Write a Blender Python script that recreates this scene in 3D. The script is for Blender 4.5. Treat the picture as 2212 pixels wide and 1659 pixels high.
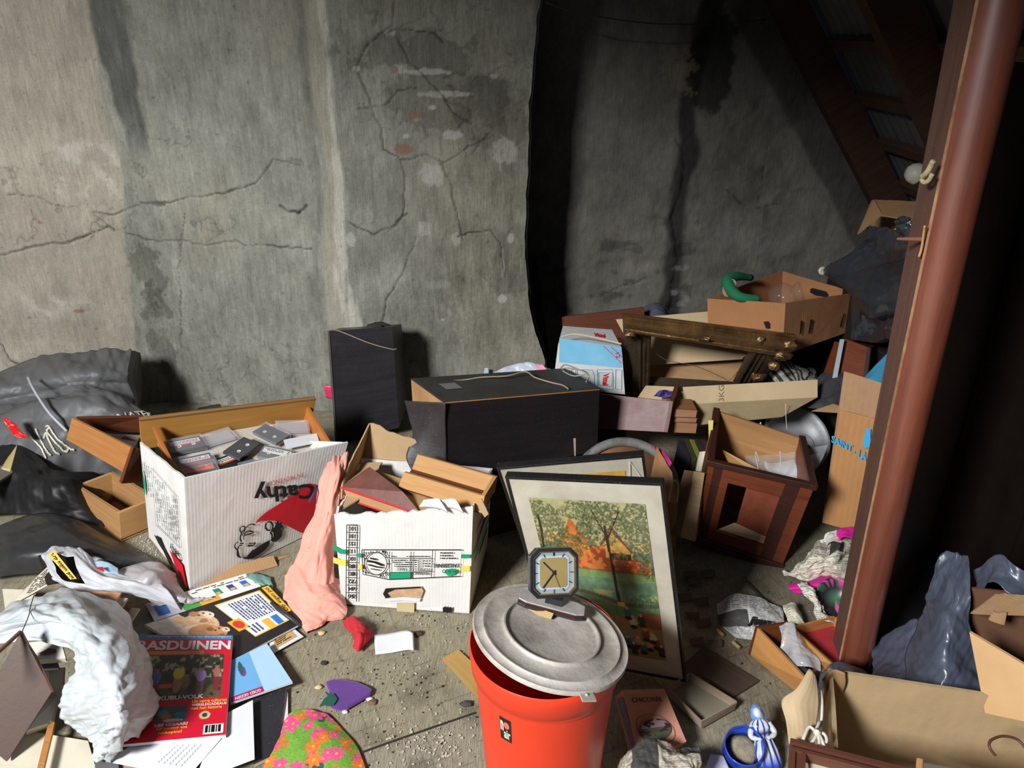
import bpy, math, random
import numpy as np
random.seed(4)
for _o in list(bpy.data.objects): bpy.data.objects.remove(_o)
SC=bpy.context.scene; COL=SC.collection
# ------------------------------------------------ camera, world, daylight, exposure
F=1640.0; PITCH=math.radians(25); CAMZ=1.5
cam=bpy.data.objects.new('camera',bpy.data.cameras.new('camera')); COL.objects.link(cam); SC.camera=cam
cam.location=(0,0,CAMZ); cam.rotation_euler=(math.radians(90)-PITCH,0,0)
cam.data.sensor_width=36; cam.data.lens=36*F/2212; cam.data.clip_start=.02
W=bpy.data.worlds.new('world'); SC.world=W; W.use_nodes=True
W.node_tree.nodes['Background'].inputs[0].default_value=(.62,.74,.95,1); W.node_tree.nodes['Background'].inputs[1].default_value=.068
def area(name,loc,target,sx,sy,power,col,spread=180):
    l=bpy.data.lights.new(name,'AREA'); l.shape='RECTANGLE'; l.size=sx; l.size_y=sy; l.energy=power; l.color=col; l.spread=math.radians(spread)
    o=bpy.data.objects.new(name,l); COL.objects.link(o); o.location=loc
    from mathutils import Vector
    o.rotation_euler=(Vector(target)-Vector(loc)).to_track_quat('-Z','Y').to_euler(); return o
area('skylight_daylight',(-2.1,-1.4,2.9),(-.1,2.1,.1),.72,.72,205,(.975,.985,1.0),150)
SC.view_settings.view_transform='Standard'; SC.view_settings.look='None'; SC.view_settings.gamma=1; SC.view_settings.use_curve_mapping=False
SC.view_settings.exposure=.2
# ------------------------------------------------ geometry helpers
_Fw=np.array([0,math.cos(PITCH),-math.sin(PITCH)]); _U=np.array([0,math.sin(PITCH),math.cos(PITCH)]); _C=np.array([0,0,CAMZ])
def ray(px,py): return _Fw+np.array([1.,0,0])*(px-1106)/F+_U*(829.5-py)/F
def Z(px,py,z=0.): d=ray(px,py); return _C+d*((z-CAMZ)/d[2])      # a point at height z
def Y(px,py,y): d=ray(px,py); return _C+d*(y/d[1])                 # a point at distance y
def A(*p): return np.array(p,float)
def nrm(v): return v/(np.linalg.norm(v)+1e-12)
def rotv(w):
    w=A(*w); a=np.linalg.norm(w)
    if a<1e-9: return np.eye(3)
    k=w/a; K=A([0,-k[2],k[1]],[k[2],0,-k[0]],[-k[1],k[0],0]); return np.eye(3)+math.sin(a)*K+(1-math.cos(a))*K@K
def fitted(pos,rv,dims,snap={}):
    M=rotv(rv); c={}
    for i in (0,1):
        for j in (0,1):
            for k in (0,1):
                q=M@A(i*dims[0],j*dims[1],k*dims[2])+A(*pos); key=f'{i}{j}{k}'
                c[key]=Y(*snap[key],q[1]) if key in snap else q
    return c
# noise (numpy)
def _h(ix,iy,s):
    n=(ix.astype(np.int64)*374761393+iy.astype(np.int64)*668265263+int(s)*1442695041)&0x7fffffff
    n=((n^(n>>13))*1274126177)&0x7fffffff; n=((n^(n>>16))*974634777)&0x7fffffff
    return ((n^(n>>15))&0xffffff)/float(0xffffff)
def vn(x,y,s=0):
    x=np.asarray(x,float); y=np.asarray(y,float); ix=np.floor(x); iy=np.floor(y); fx=x-ix; fy=y-iy; fx=fx*fx*(3-2*fx); fy=fy*fy*(3-2*fy)
    a=_h(ix,iy,s); b=_h(ix+1,iy,s); c=_h(ix,iy+1,s); d=_h(ix+1,iy+1,s)
    return (a*(1-fx)+b*fx)*(1-fy)+(c*(1-fx)+d*fx)*fy
def fbm(x,y,s=0,o=4,g=.5):
    t=0;a=1;n=0
    for k in range(o): t=t+a*vn(x*2**k+k*17.3,y*2**k-k*9.1,s+k); n+=a; a*=g
    return t/n
def worley(x,y,s=0):
    x=np.asarray(x,float); y=np.asarray(y,float); ix=np.floor(x); iy=np.floor(y); best=np.full(np.broadcast(x,y).shape,9.)
    for dx in(-1,0,1):
        for dy in(-1,0,1):
            jx=ix+dx; jy=iy+dy; px=jx+_h(jx,jy,s); py=jy+_h(jx,jy,s+7); best=np.minimum(best,np.hypot(x-px,y-py))
    return best
def tri(t): return np.abs((t-np.floor(t))-.5)*2
def crump(x,y,s=0):
    '''faceted creases: folded planes in scattered directions'''
    r=random.Random(s*13+1); wx=x+.55*fbm(x*.6,y*.6,s,2); wy=y+.55*fbm(x*.6+9,y*.6,s+1,2); h=0
    for k,(f,a) in enumerate(((.30,1.0),(.42,.8),(.6,.6),(.85,.42),(1.2,.26),(1.7,.15),(2.4,.08))):
        t=r.uniform(0,3.14159); h=h+a*(tri(f*(wx*math.cos(t)+wy*math.sin(t))+r.random())-.5)*(.25+1.2*vn(x*.8+k*5,y*.8-k*3,s+k))
    return h*.9+.04*worley(x*3,y*3,s+5)
def sstep(a,b,x): t=np.clip((x-a)/(b-a),0,1); return t*t*(3-2*t)
def seg_dist(px,py,pts):
    d=np.full(px.shape,1e9)
    for (x0,y0),(x1,y1) in zip(pts[:-1],pts[1:]):
        dx,dy=x1-x0,y1-y0; t=np.clip(((px-x0)*dx+(py-y0)*dy)/(dx*dx+dy*dy+1e-12),0,1); d=np.minimum(d,np.hypot(px-x0-t*dx,py-y0-t*dy))
    return d
class MB:
    def __init__(s): s.v=[]; s.f=[]; s.uv=[]; s.col=None
    def add(s,vs,fs,uvs=None):
        b=len(s.v); s.v+= [tuple(map(float,q)) for q in vs]
        for i,f in enumerate(fs):
            s.f.append(tuple(b+k for k in f)); s.uv.append([(0.,0.)]*len(f) if uvs is None else [tuple(uvs[k]) for k in f])
        return b
    def fadd(s,vs,fs,fuv):
        b=len(s.v); s.v+=[tuple(map(float,q)) for q in vs]
        for f,u in zip(fs,fuv): s.f.append(tuple(b+k for k in f)); s.uv.append(list(u))
def slab(m,q,t,nx=1,ny=1,tear=0,tearf=40,wave=0,wf=6,seed=0,toward=None,flip=False):
    """board with front face q=[bl,br,tr,tl], thickness t away from the viewer (or towards a point)"""
    bl,br,tr,tl=[A(*p) for p in q]; n=nrm(np.cross(br-bl,tl-bl)); c=(bl+br+tr+tl)/4
    ref=(toward-c) if toward is not None else (c-_C)
    if np.dot(n,ref)<0: n=-n
    if flip: n=-n
    Lx=np.linalg.norm(br-bl); Ly=np.linalg.norm(tl-bl); u=np.linspace(0,1,nx+1); v=np.linspace(0,1,ny+1)
    vs=[];uv=[]
    for j,b in enumerate(v):
        for i,a in enumerate(u):
            bb=b
            if tear and j==ny: bb=b+tear*(float(fbm(a*Lx*tearf,seed*3.1,seed))-.6)*2
            p=(bl*(1-a)+br*a)*(1-bb)+(tl*(1-a)+tr*a)*bb
            if wave: p=p+n*wave*(float(fbm(a*Lx*wf,bb*Ly*wf,seed+5))-.5)*2*min(1,4*min(a,1-a)+.2)
            vs.append(p); uv.append((a*Lx,bb*Ly))
    N=len(vs); vs2=[p+n*t for p in vs]; fs=[];fu=[]
    W_=nx+1
    for j in range(ny):
        for i in range(nx):
            k=j*W_+i; f=(k,k+1,k+W_+1,k+W_); fs.append(f); fu.append([uv[z] for z in f]); g=(k+N,k+W_+N,k+W_+1+N,k+1+N); fs.append(g); fu.append([uv[z-N] for z in g])
    def edge(ks):
        for a,b in zip(ks[:-1],ks[1:]):
            fs.append((b,a,a+N,b+N)); ua,ub=uv[a],uv[b]; fu.append([ub,ua,(ua[0]+t,ua[1]+t),(ub[0]+t,ub[1]+t)])
    edge([i for i in range(W_)]); edge([ny*W_+i for i in range(W_)][::-1]); edge([j*W_ for j in range(ny+1)][::-1]); edge([j*W_+nx for j in range(ny+1)])
    m.fadd(vs+vs2,fs,fu); return m
def hexa(m,c):
    """solid from 8 corners keyed by bits"""
    K=['000','100','110','010','001','101','111','011']; vs=[c[k] for k in K]
    dx=np.linalg.norm(vs[1]-vs[0]); dy=np.linalg.norm(vs[3]-vs[0]); dz=np.linalg.norm(vs[4]-vs[0])
    L=[((0,3,2,1),(dx,dy),0),((4,5,6,7),(dx,dy),1),((0,1,5,4),(dx,dz),2),((2,3,7,6),(dx,dz),3),((1,2,6,5),(dy,dz),4),((3,0,4,7),(dy,dz),5)]
    for f,(a,b),k in L:
        u=[(0,0),(a,0),(a,b),(0,b)] if k not in(0,) else [(0,0),(0,b),(a,b),(a,0)]
        m.fadd([vs[i] for i in f],[(0,1,2,3)],[[(x+k*.37,y+k*.21) for x,y in u]])
    return m
def boxm(m,c,s,R=None):
    """box with centre c, full size s, rotation R"""
    R=np.eye(3) if R is None else R; c=A(*c)
    cc={f'{i}{j}{k}':c+R@A((i-.5)*s[0],(j-.5)*s[1],(k-.5)*s[2]) for i in(0,1) for j in(0,1) for k in(0,1)}
    return hexa(m,cc)
def tube(m,pts,r,n=8,closed=False):
    pts=[A(*p) for p in pts]; rs=r if hasattr(r,'__len__') else [r]*len(pts); L=len(pts); up=A(0.13,.21,1); vs=[];fs=[];uv=[]; d=0
    for i,p in enumerate(pts):
        t=nrm((pts[min(i+1,L-1)]-pts[max(i-1,0)]) if not closed else pts[(i+1)%L]-pts[i-1]); a=nrm(np.cross(t,up)); b=np.cross(t,a)
        if i: d+=np.linalg.norm(p-pts[i-1])
        for k in range(n):
            th=2*math.pi*k/n; vs.append(p+(a*math.cos(th)+b*math.sin(th))*rs[i]); uv.append((d,k/n*6.28*rs[i]))
    for i in range(L if closed else L-1):
        for k in range(n): j=(i+1)%L; fs.append((i*n+k,i*n+(k+1)%n,j*n+(k+1)%n,j*n+k))
    if not closed: fs.append(tuple(range(n))[::-1]); fs.append(tuple((L-1)*n+k for k in range(n)))
    m.add(vs,fs,uv); return m
def curve(pts,n=8):
    """Catmull-Rom through pts"""
    P=[A(*p) for p in pts]; P=[2*P[0]-P[1]]+P+[2*P[-1]-P[-2]]; out=[]
    for i in range(1,len(P)-2):
        for k in range(n):
            t=k/n; out.append(.5*((2*P[i])+(P[i+1]-P[i-1])*t+(2*P[i-1]-5*P[i]+4*P[i+1]-P[i+2])*t*t+(3*P[i]-P[i-1]-3*P[i+1]+P[i+2])*t**3))
    out.append(P[-2]); return out
def lathe(m,prof,c=(0,0,0),R=None,n=48,wob=0,seed=0):
    R=np.eye(3) if R is None else R; c=A(*c); vs=[];uv=[];fs=[]; d=0
    for i,(r,z) in enumerate(prof):
        if i: d+=math.hypot(r-prof[i-1][0],z-prof[i-1][1])
        for k in range(n):
            th=2*math.pi*k/n; rr=r*(1+wob*(float(fbm(math.cos(th)*2+5,math.sin(th)*2+z*9,seed))-.5)); vs.append(c+R@A(rr*math.cos(th),rr*math.sin(th),z)); uv.append((th*max(r,.02),d))
    for i in range(len(prof)-1):
        for k in range(n): fs.append((i*n+k,i*n+(k+1)%n,(i+1)*n+(k+1)%n,(i+1)*n+k))
    if prof[0][0]>1e-6: fs.append(tuple(range(n))[::-1])
    if prof[-1][0]>1e-6: fs.append(tuple((len(prof)-1)*n+k for k in range(n)))
    m.add(vs,fs,uv); return m
class Sheet:
    """smooth surface through a grid of points (rows x cols), crumpled"""
    def __init__(s,ctrl,amp=.01,freq=12,seed=0,kind='crump',fine=0,edge=1):
        s.C=np.array([[A(*p) for p in r] for r in ctrl]); s.amp=amp; s.freq=freq; s.seed=seed; s.kind=kind; s.fine=fine
        s.Lx=np.linalg.norm(np.diff(s.C,axis=1),axis=2).sum(1).mean(); s.Ly=np.linalg.norm(np.diff(s.C,axis=0),axis=2).sum(0).mean()
    def _cr(s,P,t,ax):
        P=np.moveaxis(P,ax,0); n=P.shape[0]; P=np.concatenate([2*P[:1]-P[1:2],P,2*P[-1:]-P[-2:-1]]); t=np.clip(t,0,1)*(n-1); i=np.minimum(t.astype(int),n-2); f=(t-i); i=i+1
        return P,i,f
    def base(s,u,v):
        """u,v 1d arrays of the same length"""
        C=s.C; nr,nc=C.shape[:2]; Cp=np.concatenate([2*C[:1]-C[1:2],C,2*C[-1:]-C[-2:-1]],0); Cp=np.concatenate([2*Cp[:,:1]-Cp[:,1:2],Cp,2*Cp[:,-1:]-Cp[:,-2:-1]],1)
        def w(t,n):
            t=np.clip(t,0,1)*(n-1); i=np.minimum(t.astype(int),n-2); f=t-i
            return i,np.stack([-.5*f+f*f-.5*f**3,1-2.5*f*f+1.5*f**3,.5*f+2*f*f-1.5*f**3,-.5*f*f+.5*f**3],-1)
        iu,wu=w(u,nc); iv,wv=w(v,nr); out=np.zeros((len(u),3))
        for a in range(4):
            for b in range(4): out+=Cp[iv+a,iu+b]*(wv[:,a]*wu[:,b])[:,None]
        return out
    def at(s,u,v,off=0):
        u=np.asarray(u,float).ravel(); v=np.asarray(v,float).ravel(); e=1e-3
        p=s.base(u,v); du=s.base(np.minimum(u+e,1),v)-s.base(np.maximum(u-e,0),v); dv=s.base(u,np.minimum(v+e,1))-s.base(u,np.maximum(v-e,0))
        n=np.cross(du,dv); n/=np.linalg.norm(n,axis=1)[:,None]+1e-12
        n*=np.where((n*(p-_C)).sum(1)>0,-1,1)[:,None]
        x=u*s.Lx*s.freq; y=v*s.Ly*s.freq
        if s.kind=='crump': d=crump(x,y,s.seed)
        elif s.kind=='fold': d=fbm(x,y*.25,s.seed,3)*2-1+.5*(np.abs(np.sin(x*1.7+2*fbm(x*.5,y*.4,s.seed+2)))-.5)
        elif s.kind=='foldy': d=fbm(x*.25,y,s.seed,3)*2-1+.5*(np.abs(np.sin(y*1.7+2*fbm(x*.4,y*.5,s.seed+2)))-.5)
        else: d=fbm(x,y,s.seed,3)*2-1
        if s.fine: d=d+s.fine*(crump(x*3.3,y*3.3,s.seed+11))
        return p+n*(d*s.amp+off)[:,None]
    def mesh(s,m,nu=60,nv=60,mask=None):
        U,V=np.meshgrid(np.linspace(0,1,nu+1),np.linspace(0,1,nv+1)); p=s.at(U,V); W_=nu+1
        keep=np.ones((nv,nu),bool)
        if mask is not None: keep=mask((U[:-1,:-1]+U[1:,1:])/2,(V[:-1,:-1]+V[1:,1:])/2)
        uv=np.stack([U.ravel()*s.Lx,V.ravel()*s.Ly],1); fs=[]
        for j,i in zip(*np.nonzero(keep)): k=int(j)*W_+int(i); fs.append((k,k+1,k+W_+1,k+W_))
        used=sorted({k for f in fs for k in f}); mp={k:i for i,k in enumerate(used)}
        m.add(p[used],[tuple(mp[k] for k in f) for f in fs],uv[used]); s.cuv=(U.ravel()[used],V.ravel()[used]); return m
def build(name,m,mat,parent=None,smooth=False,solid=0,col=None,bevel=0,base=None,sub=0):
    me=bpy.data.meshes.new(name); v=np.array(m.v,float)
    if parent is None:
        org=A((v[:,0].min()+v[:,0].max())/2,(v[:,1].min()+v[:,1].max())/2,v[:,2].min()) if base is None else A(*base)
    else: org=np.zeros(3)
    me.from_pydata((v-org).tolist(),[],m.f)
    ul=me.uv_layers.new(name='UVMap'); ul.data.foreach_set('uv',np.array([c for f in m.uv for c in f],float).ravel())
    if col is not None:
        ca=me.color_attributes.new('Col','FLOAT_COLOR','POINT'); cc=np.ones((len(m.v),4),np.float32); cc[:,:3]=col; ca.data.foreach_set('color',cc.ravel())
    if smooth: me.polygons.foreach_set('use_smooth',[True]*len(me.polygons))
    me.materials.append(mat); me.update(); me.validate()
    o=bpy.data.objects.new(name,me); COL.objects.link(o)
    if parent is None: o.location=org
    else:
        o.parent=parent
        if parent.type=='EMPTY' and parent.parent is None: o.location=-A(*parent.location)
        elif parent.parent is None and parent.type=='MESH': o.location=-A(*parent.location)
    if bevel:
        b=o.modifiers.new('bevel','BEVEL'); b.width=bevel; b.segments=2; b.limit_method='ANGLE'; b.angle_limit=.6
    if sub:
        b=o.modifiers.new('sub','SUBSURF'); b.levels=sub; b.render_levels=sub
    if solid:
        b=o.modifiers.new('solid','SOLIDIFY'); b.thickness=solid; b.offset=0
    return o
def tag(o,label,cat,group=None,kind=None):
    if label: o['label']=label
    if cat: o['category']=cat
    if group: o['group']=group
    if kind: o['kind']=kind
    return o
def thing(name,label,cat,loc,group=None):
    o=bpy.data.objects.new(name,None); COL.objects.link(o); o.location=A(*loc); o.empty_display_size=.05; return tag(o,label,cat,group)
# ------------------------------------------------ printing on faces
def qmap(q,off=.0012):
    bl,br,tr,tl=[A(*p) for p in q]; n=nrm(np.cross(br-bl,tl-bl)); c=(bl+br+tr+tl)/4
    if np.dot(n,_C-c)<0: n=-n
    return lambda u,v:((bl*(1-u)+br*u)*(1-v)+(tl*(1-u)+tr*u)*v)+n*off
def project(p):
    d=A(*p)-_C; z=d@_Fw; return A(1106+F*d[0]/z,829.5-F*(d@_U)/z)
def pxuv(q,px,py):
    '''where on face q a point seen at (px,py) lies'''
    bl,br,tr,tl=[A(*p) for p in q]; f=lambda u,v:project((bl*(1-u)+br*u)*(1-v)+(tl*(1-u)+tr*u)*v); x=A(.5,.5)
    for _ in range(12):
        r=f(*x)-A(px,py); e=1e-4; J=np.stack([(f(x[0]+e,x[1])-f(*x))/e,(f(x[0],x[1]+e)-f(*x))/e],1); x=x-np.linalg.solve(J,r)
    return tuple(x)
class Face:
    '''printing on face q: points read off a crop of the photograph'''
    def __init__(s,q,off,crop=(0,0,1)): s.q=q; s.fn=qmap(q,off); s.c=crop; s.asp=np.linalg.norm(A(*q[1])-A(*q[0]))/np.linalg.norm(A(*q[3])-A(*q[0]))
    def uv(s,x,y): return pxuv(s.q,s.c[0]+x/s.c[2],s.c[1]+y/s.c[2])
    def poly(s,m,pts): put_poly(m,s.fn,[s.uv(*p) for p in pts])
    def line(s,m,pts,w,closed=False): put_line(m,s.fn,[s.uv(*p) for p in pts],w,s.asp,closed)
    def text(s,m,t,tl,tr,bl,**k):
        '''upright reading box given by three of its corners as they lie in the picture'''
        a,b,c=A(*s.uv(*tl)),A(*s.uv(*tr)),A(*s.uv(*bl)); f=lambda u,v:s.fn(*(c+(b-a)*u+(a-c)*v)); put_text(m,f,t,0,0,1,1,**k)
_TC={}
def textgeo(s,bold=0,spacing=1.0):
    k=(s,bold,spacing)
    if k not in _TC:
        cu=bpy.data.curves.new('t','FONT'); cu.body=s; cu.size=1; cu.offset=bold; cu.resolution_u=3; cu.space_character=spacing
        o=bpy.data.objects.new('t',cu); COL.objects.link(o); dg=bpy.context.evaluated_depsgraph_get(); dg.update(); e=o.evaluated_get(dg); me=e.to_mesh()
        vs=np.array([v.co[:2] for v in me.vertices]).reshape(-1,2); fs=[tuple(p.vertices) for p in me.polygons]; e.to_mesh_clear(); bpy.data.objects.remove(o); bpy.data.curves.remove(cu); _TC[k]=(vs,fs)
    return _TC[k]
def put_text(m,fn,s,u0,v0,u1,v1,bold=0,flip=False,aspect=None,shear=0,spacing=1.0,vert=False):
    """text filling the rectangle u0..u1 x v0..v1 of the face map fn; flip = upside down"""
    vs,fs=textgeo(s,bold,spacing); mn=vs.min(0); mx=vs.max(0); t=(vs-mn)/(mx-mn+1e-9); t[:,0]+=shear*t[:,1]
    if flip: t=1-t
    if vert: t=np.stack([1-t[:,1],t[:,0]],1)
    m.add([fn(u0+(u1-u0)*a,v0+(v1-v0)*b) for a,b in t],fs)
def put_poly(m,fn,pts): m.add([fn(a,b) for a,b in pts],[tuple(range(len(pts)))])
def put_rect(m,fn,u0,v0,u1,v1,n=4):
    us=np.linspace(u0,u1,n+1)
    for a,b in zip(us[:-1],us[1:]): put_poly(m,fn,[(a,v0),(b,v0),(b,v1),(a,v1)])
def put_line(m,fn,pts,w,asp=1.0,closed=False):
    """stroke; w in units of v, asp = width/height of the face"""
    P=[(a*asp,b) for a,b in pts]; 
    if closed: P=P+[P[0]]
    L=[];R_=[]
    for i,(x,y) in enumerate(P):
        a=P[max(i-1,0)]; b=P[min(i+1,len(P)-1)]; dx,dy=b[0]-a[0],b[1]-a[1]; l=math.hypot(dx,dy)+1e-9; nx,ny=-dy/l*w/2,dx/l*w/2
        L.append(fn((x+nx)/asp,y+ny)); R_.append(fn((x-nx)/asp,y-ny))
    n=len(P); m.add(L+R_,[(i,i+1,n+i+1,n+i) for i in range(n-1)])
def arc(cx,cy,rx,ry,a0,a1,n=14,rot=0):
    o=[]
    for k in range(n+1):
        t=math.radians(a0+(a1-a0)*k/n); x,y=rx*math.cos(t),ry*math.sin(t); c,s=math.cos(math.radians(rot)),math.sin(math.radians(rot)); o.append((cx+x*c-y*s,cy+x*s+y*c))
    return o
def para(m,fn,u0,v0,u1,v1,rows,seed=0,dens=.8,vert=False,th=.45):
    """rows of illegible small print as word bars"""
    r=random.Random(seed)
    for k in range(rows):
        a=0
        while a<1:
            w=r.uniform(.04,.14); e=min(a+w,1)
            lo=(k+.5-th/2)/rows; hi=(k+.5+th/2)/rows
            if r.random()<dens:
                if vert: put_poly(m,fn,[(u0+(u1-u0)*lo,v0+(v1-v0)*a),(u0+(u1-u0)*hi,v0+(v1-v0)*a),(u0+(u1-u0)*hi,v0+(v1-v0)*e),(u0+(u1-u0)*lo,v0+(v1-v0)*e)])
                else: put_poly(m,fn,[(u0+(u1-u0)*a,v0+(v1-v0)*lo),(u0+(u1-u0)*e,v0+(v1-v0)*lo),(u0+(u1-u0)*e,v0+(v1-v0)*hi),(u0+(u1-u0)*a,v0+(v1-v0)*hi)])
            a=e+.02
def painted(q,nx,ny,fn,off=.0015):
    """grid on face q coloured by fn(U,V)->(N,3)"""
    m=MB(); f=qmap(q,off); U,V=np.meshgrid(np.linspace(0,1,nx+1),np.linspace(0,1,ny+1)); U=U.ravel(); V=V.ravel(); W_=nx+1
    bl,br,tr,tl=[A(*p) for p in q]; n=nrm(np.cross(br-bl,tl-bl)); c=(bl+br+tr+tl)/4
    if np.dot(n,_C-c)<0: n=-n
    u=U[:,None]; v=V[:,None]; P=(bl*(1-u)+br*u)*(1-v)+(tl*(1-u)+tr*u)*v+n*off
    m.add(P,[(j*W_+i,j*W_+i+1,(j+1)*W_+i+1,(j+1)*W_+i) for j in range(ny) for i in range(nx)],np.stack([U,V],1)); return m,fn(U,V)
# ------------------------------------------------ materials
def lin(c): 
    c=A(*c)/255.; return tuple(np.where(c<=.04045,c/12.92,((c+.055)/1.055)**2.4))
_M={}
def mat(name,col,rough=.6,metal=0.,var=.18,vs=9,bump=.15,bs=60,attr=False,wood=0,col2=None,corr=0,trans=0,alpha=1,coat=0,speck=0,sc=(.55,.52,.47),spec=.5,dirt=0,dc=(.09,.075,.06),uvn=False,ior=1.45,sheen=0,spb=420,bdist=.004,streak=0):
    if name in _M: return _M[name]
    M=bpy.data.materials.new(name); M.use_nodes=True; nt=M.node_tree; N=nt.nodes; L=nt.links; b=N['Principled BSDF']; _M[name]=M
    tc=N.new('ShaderNodeTexCoord'); co=tc.outputs['UV'] if (uvn or wood) else tc.outputs['Object']
    def noise(scale,detail=5,rough_=.6,vec=None,dist=0):
        n=N.new('ShaderNodeTexNoise'); n.inputs['Scale'].default_value=scale; n.inputs['Detail'].default_value=detail; n.inputs['Roughness'].default_value=rough_; n.inputs['Distortion'].default_value=dist; L.new(vec or co,n.inputs['Vector']); return n.outputs['Fac']
    def ramp(f,a,b_,c0=(0,0,0),c1=(1,1,1)):
        r=N.new('ShaderNodeValToRGB'); r.color_ramp.elements[0].position=a; r.color_ramp.elements[1].position=b_; r.color_ramp.elements[0].color=(*c0,1); r.color_ramp.elements[1].color=(*c1,1); L.new(f,r.inputs[0]); return r.outputs[0]
    def mix(f,a,b_,t='MIX'):
        x=N.new('ShaderNodeMix'); x.data_type='RGBA'; x.blend_type=t
        for s_,v_ in ((0,f),(6,a),(7,b_)):
            if hasattr(v_,'links'): L.new(v_,x.inputs[s_])
            else: x.inputs[s_].default_value=v_ if s_==0 else (*v_,1)
        return x.outputs[2]
    base=None
    if attr:
        a=N.new('ShaderNodeVertexColor'); a.layer_name='Col'; base=a.outputs[0]
    c2=col2 if col2 is not None else tuple(x*.55 for x in col)
    if wood:
        mp=N.new('ShaderNodeMapping'); mp.inputs['Scale'].default_value=(1.6,22,1); L.new(co,mp.inputs[0])
        g=noise(wood,6,.65,mp.outputs[0],1.2); mp2=N.new('ShaderNodeMapping'); mp2.inputs['Scale'].default_value=(6,160,1); L.new(co,mp2.inputs[0]); g2=noise(2,3,.5,mp2.outputs[0])
        base=mix(ramp(g,.35,.66),c2,col); base=mix(ramp(g2,.3,.62),tuple(x*.72 for x in col),base); 
        base=mix(.78,base,base) if False else base
        hgt=g
    else:
        n1=noise(vs,6,.6)
        if base is None: base=mix(ramp(n1,.25,.75),tuple(x*(1-var) for x in col),tuple(min(1,x*(1+var*.6)) for x in col))
        else: base=mix(var,base,mix(ramp(n1,.3,.7),(.35,.34,.33),(1,1,1)),'MULTIPLY')
        hgt=noise(bs,5,.65)
    if streak:
        mp=N.new('ShaderNodeMapping'); mp.inputs['Scale'].default_value=(130,130,16); mp.inputs['Rotation'].default_value=(0,.12,0); L.new(co,mp.inputs[0]); s_=noise(1,4,.7,mp.outputs[0],.6); g_=noise(150,4,.7); base=mix(streak,base,mix(.5,ramp(s_,.32,.66,(.45,.45,.45)),ramp(g_,.3,.7,(.5,.5,.5))),'MULTIPLY'); hgt=mix(.5,hgt,s_)
    if dirt:
        base=mix(mix(1.,ramp(noise(4.5,7,.7),.5,.72),(dirt,dirt,dirt),'MULTIPLY'),base,dc)
    if speck:
        s1=noise(spb,2,.5); base=mix(ramp(s1,.74-speck*.07,.79-speck*.07),base,sc)
    L.new(base,b.inputs['Base Color'])
    b.inputs['Roughness'].default_value=rough; b.inputs['Metallic'].default_value=metal; b.inputs['Specular IOR Level'].default_value=spec; b.inputs['Transmission Weight'].default_value=trans; b.inputs['Alpha'].default_value=alpha; b.inputs['Coat Weight'].default_value=coat; b.inputs['Coat Roughness'].default_value=.15 if coat<.9 else .33; b.inputs['IOR'].default_value=ior
    if sheen: b.inputs['Sheen Weight'].default_value=sheen
    if rough>.15 and rough<.9 and not trans:
        mr=N.new('ShaderNodeMapRange'); mr.inputs['To Min'].default_value=max(rough-.12,.05); mr.inputs['To Max'].default_value=min(rough+.15,1); L.new(noise(14,4),mr.inputs[0]); L.new(mr.outputs[0],b.inputs['Roughness'])
    last=None
    if bump:
        bp=N.new('ShaderNodeBump'); bp.inputs['Strength'].default_value=bump; bp.inputs['Distance'].default_value=bdist; L.new(hgt,bp.inputs['Height']); last=bp
    if corr:
        wv=N.new('ShaderNodeTexWave'); wv.wave_type='BANDS'; wv.bands_direction='X'; wv.inputs['Scale'].default_value=corr*1.7; wv.inputs['Distortion'].default_value=.4; wv.inputs['Detail'].default_value=1; L.new(tc.outputs['UV'],wv.inputs['Vector'])
        bp=N.new('ShaderNodeBump'); bp.inputs['Strength'].default_value=.13; bp.inputs['Distance'].default_value=.0018; L.new(wv.outputs['Fac'],bp.inputs['Height'])
        if last: L.new(last.outputs[0],bp.inputs['Normal'])
        last=bp
    if last: L.new(last.outputs[0],b.inputs['Normal'])
    return M
CARD=mat('brown_cardboard',lin((168,132,92)),.85,var=.15,bump=.25,bs=35,corr=22,dirt=.45)
CARD2=mat('pale_cardboard',lin((190,166,130)),.85,var=.12,bump=.25,bs=30,corr=26,dirt=.3)
CARD3=mat('dull_cardboard',lin((150,118,82)),.85,var=.15,bump=.2,bs=40,corr=20,dirt=.5)
WHITEC=mat('white_coated_cardboard',lin((222,220,214)),.55,var=.08,bump=.2,bs=25,corr=20,dirt=.35,dc=lin((150,130,100)))
WOOD=mat('orange_pine',lin((196,136,78)),.5,wood=1.1,col2=lin((150,92,48)),bump=.12)
WOODL=mat('pale_pine',lin((206,160,104)),.6,wood=1.0,col2=lin((168,118,68)),bump=.12)
WOODD=mat('brown_varnished_wood',lin((112,62,36)),.4,wood=1.3,col2=lin((62,30,18)),bump=.12)
WOODM=mat('mahogany_wood',lin((126,64,38)),.38,wood=1.2,col2=lin((76,34,20)),bump=.12,speck=.15)
WOODK=mat('dark_mahogany_band',lin((70,38,28)),.4,wood=1.2,col2=lin((40,20,15)),bump=.1,speck=.2)
WORN=mat('worn_edge_wood',lin((122,84,62)),.75,wood=2,col2=lin((92,62,48)),bump=.3)
BLK=mat('black_printing_ink',lin((28,26,26)),.6,var=.1,bump=0)
REDI=mat('red_printing_ink',lin((205,28,44)),.5,var=.1,bump=0,corr=20)
WHI=mat('white_paper',lin((216,218,222)),.6,var=.06,bump=.1,bs=20,dirt=.12)
PAP=mat('yellowed_paper',lin((206,198,176)),.75,var=.1,bump=.2,bs=20,dirt=.3)
YEL=mat('yellow_printing_ink',lin((226,186,50)),.5,var=.1,bump=0)
BLU=mat('blue_printing_ink',lin((60,150,190)),.5,var=.1,bump=0)
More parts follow.
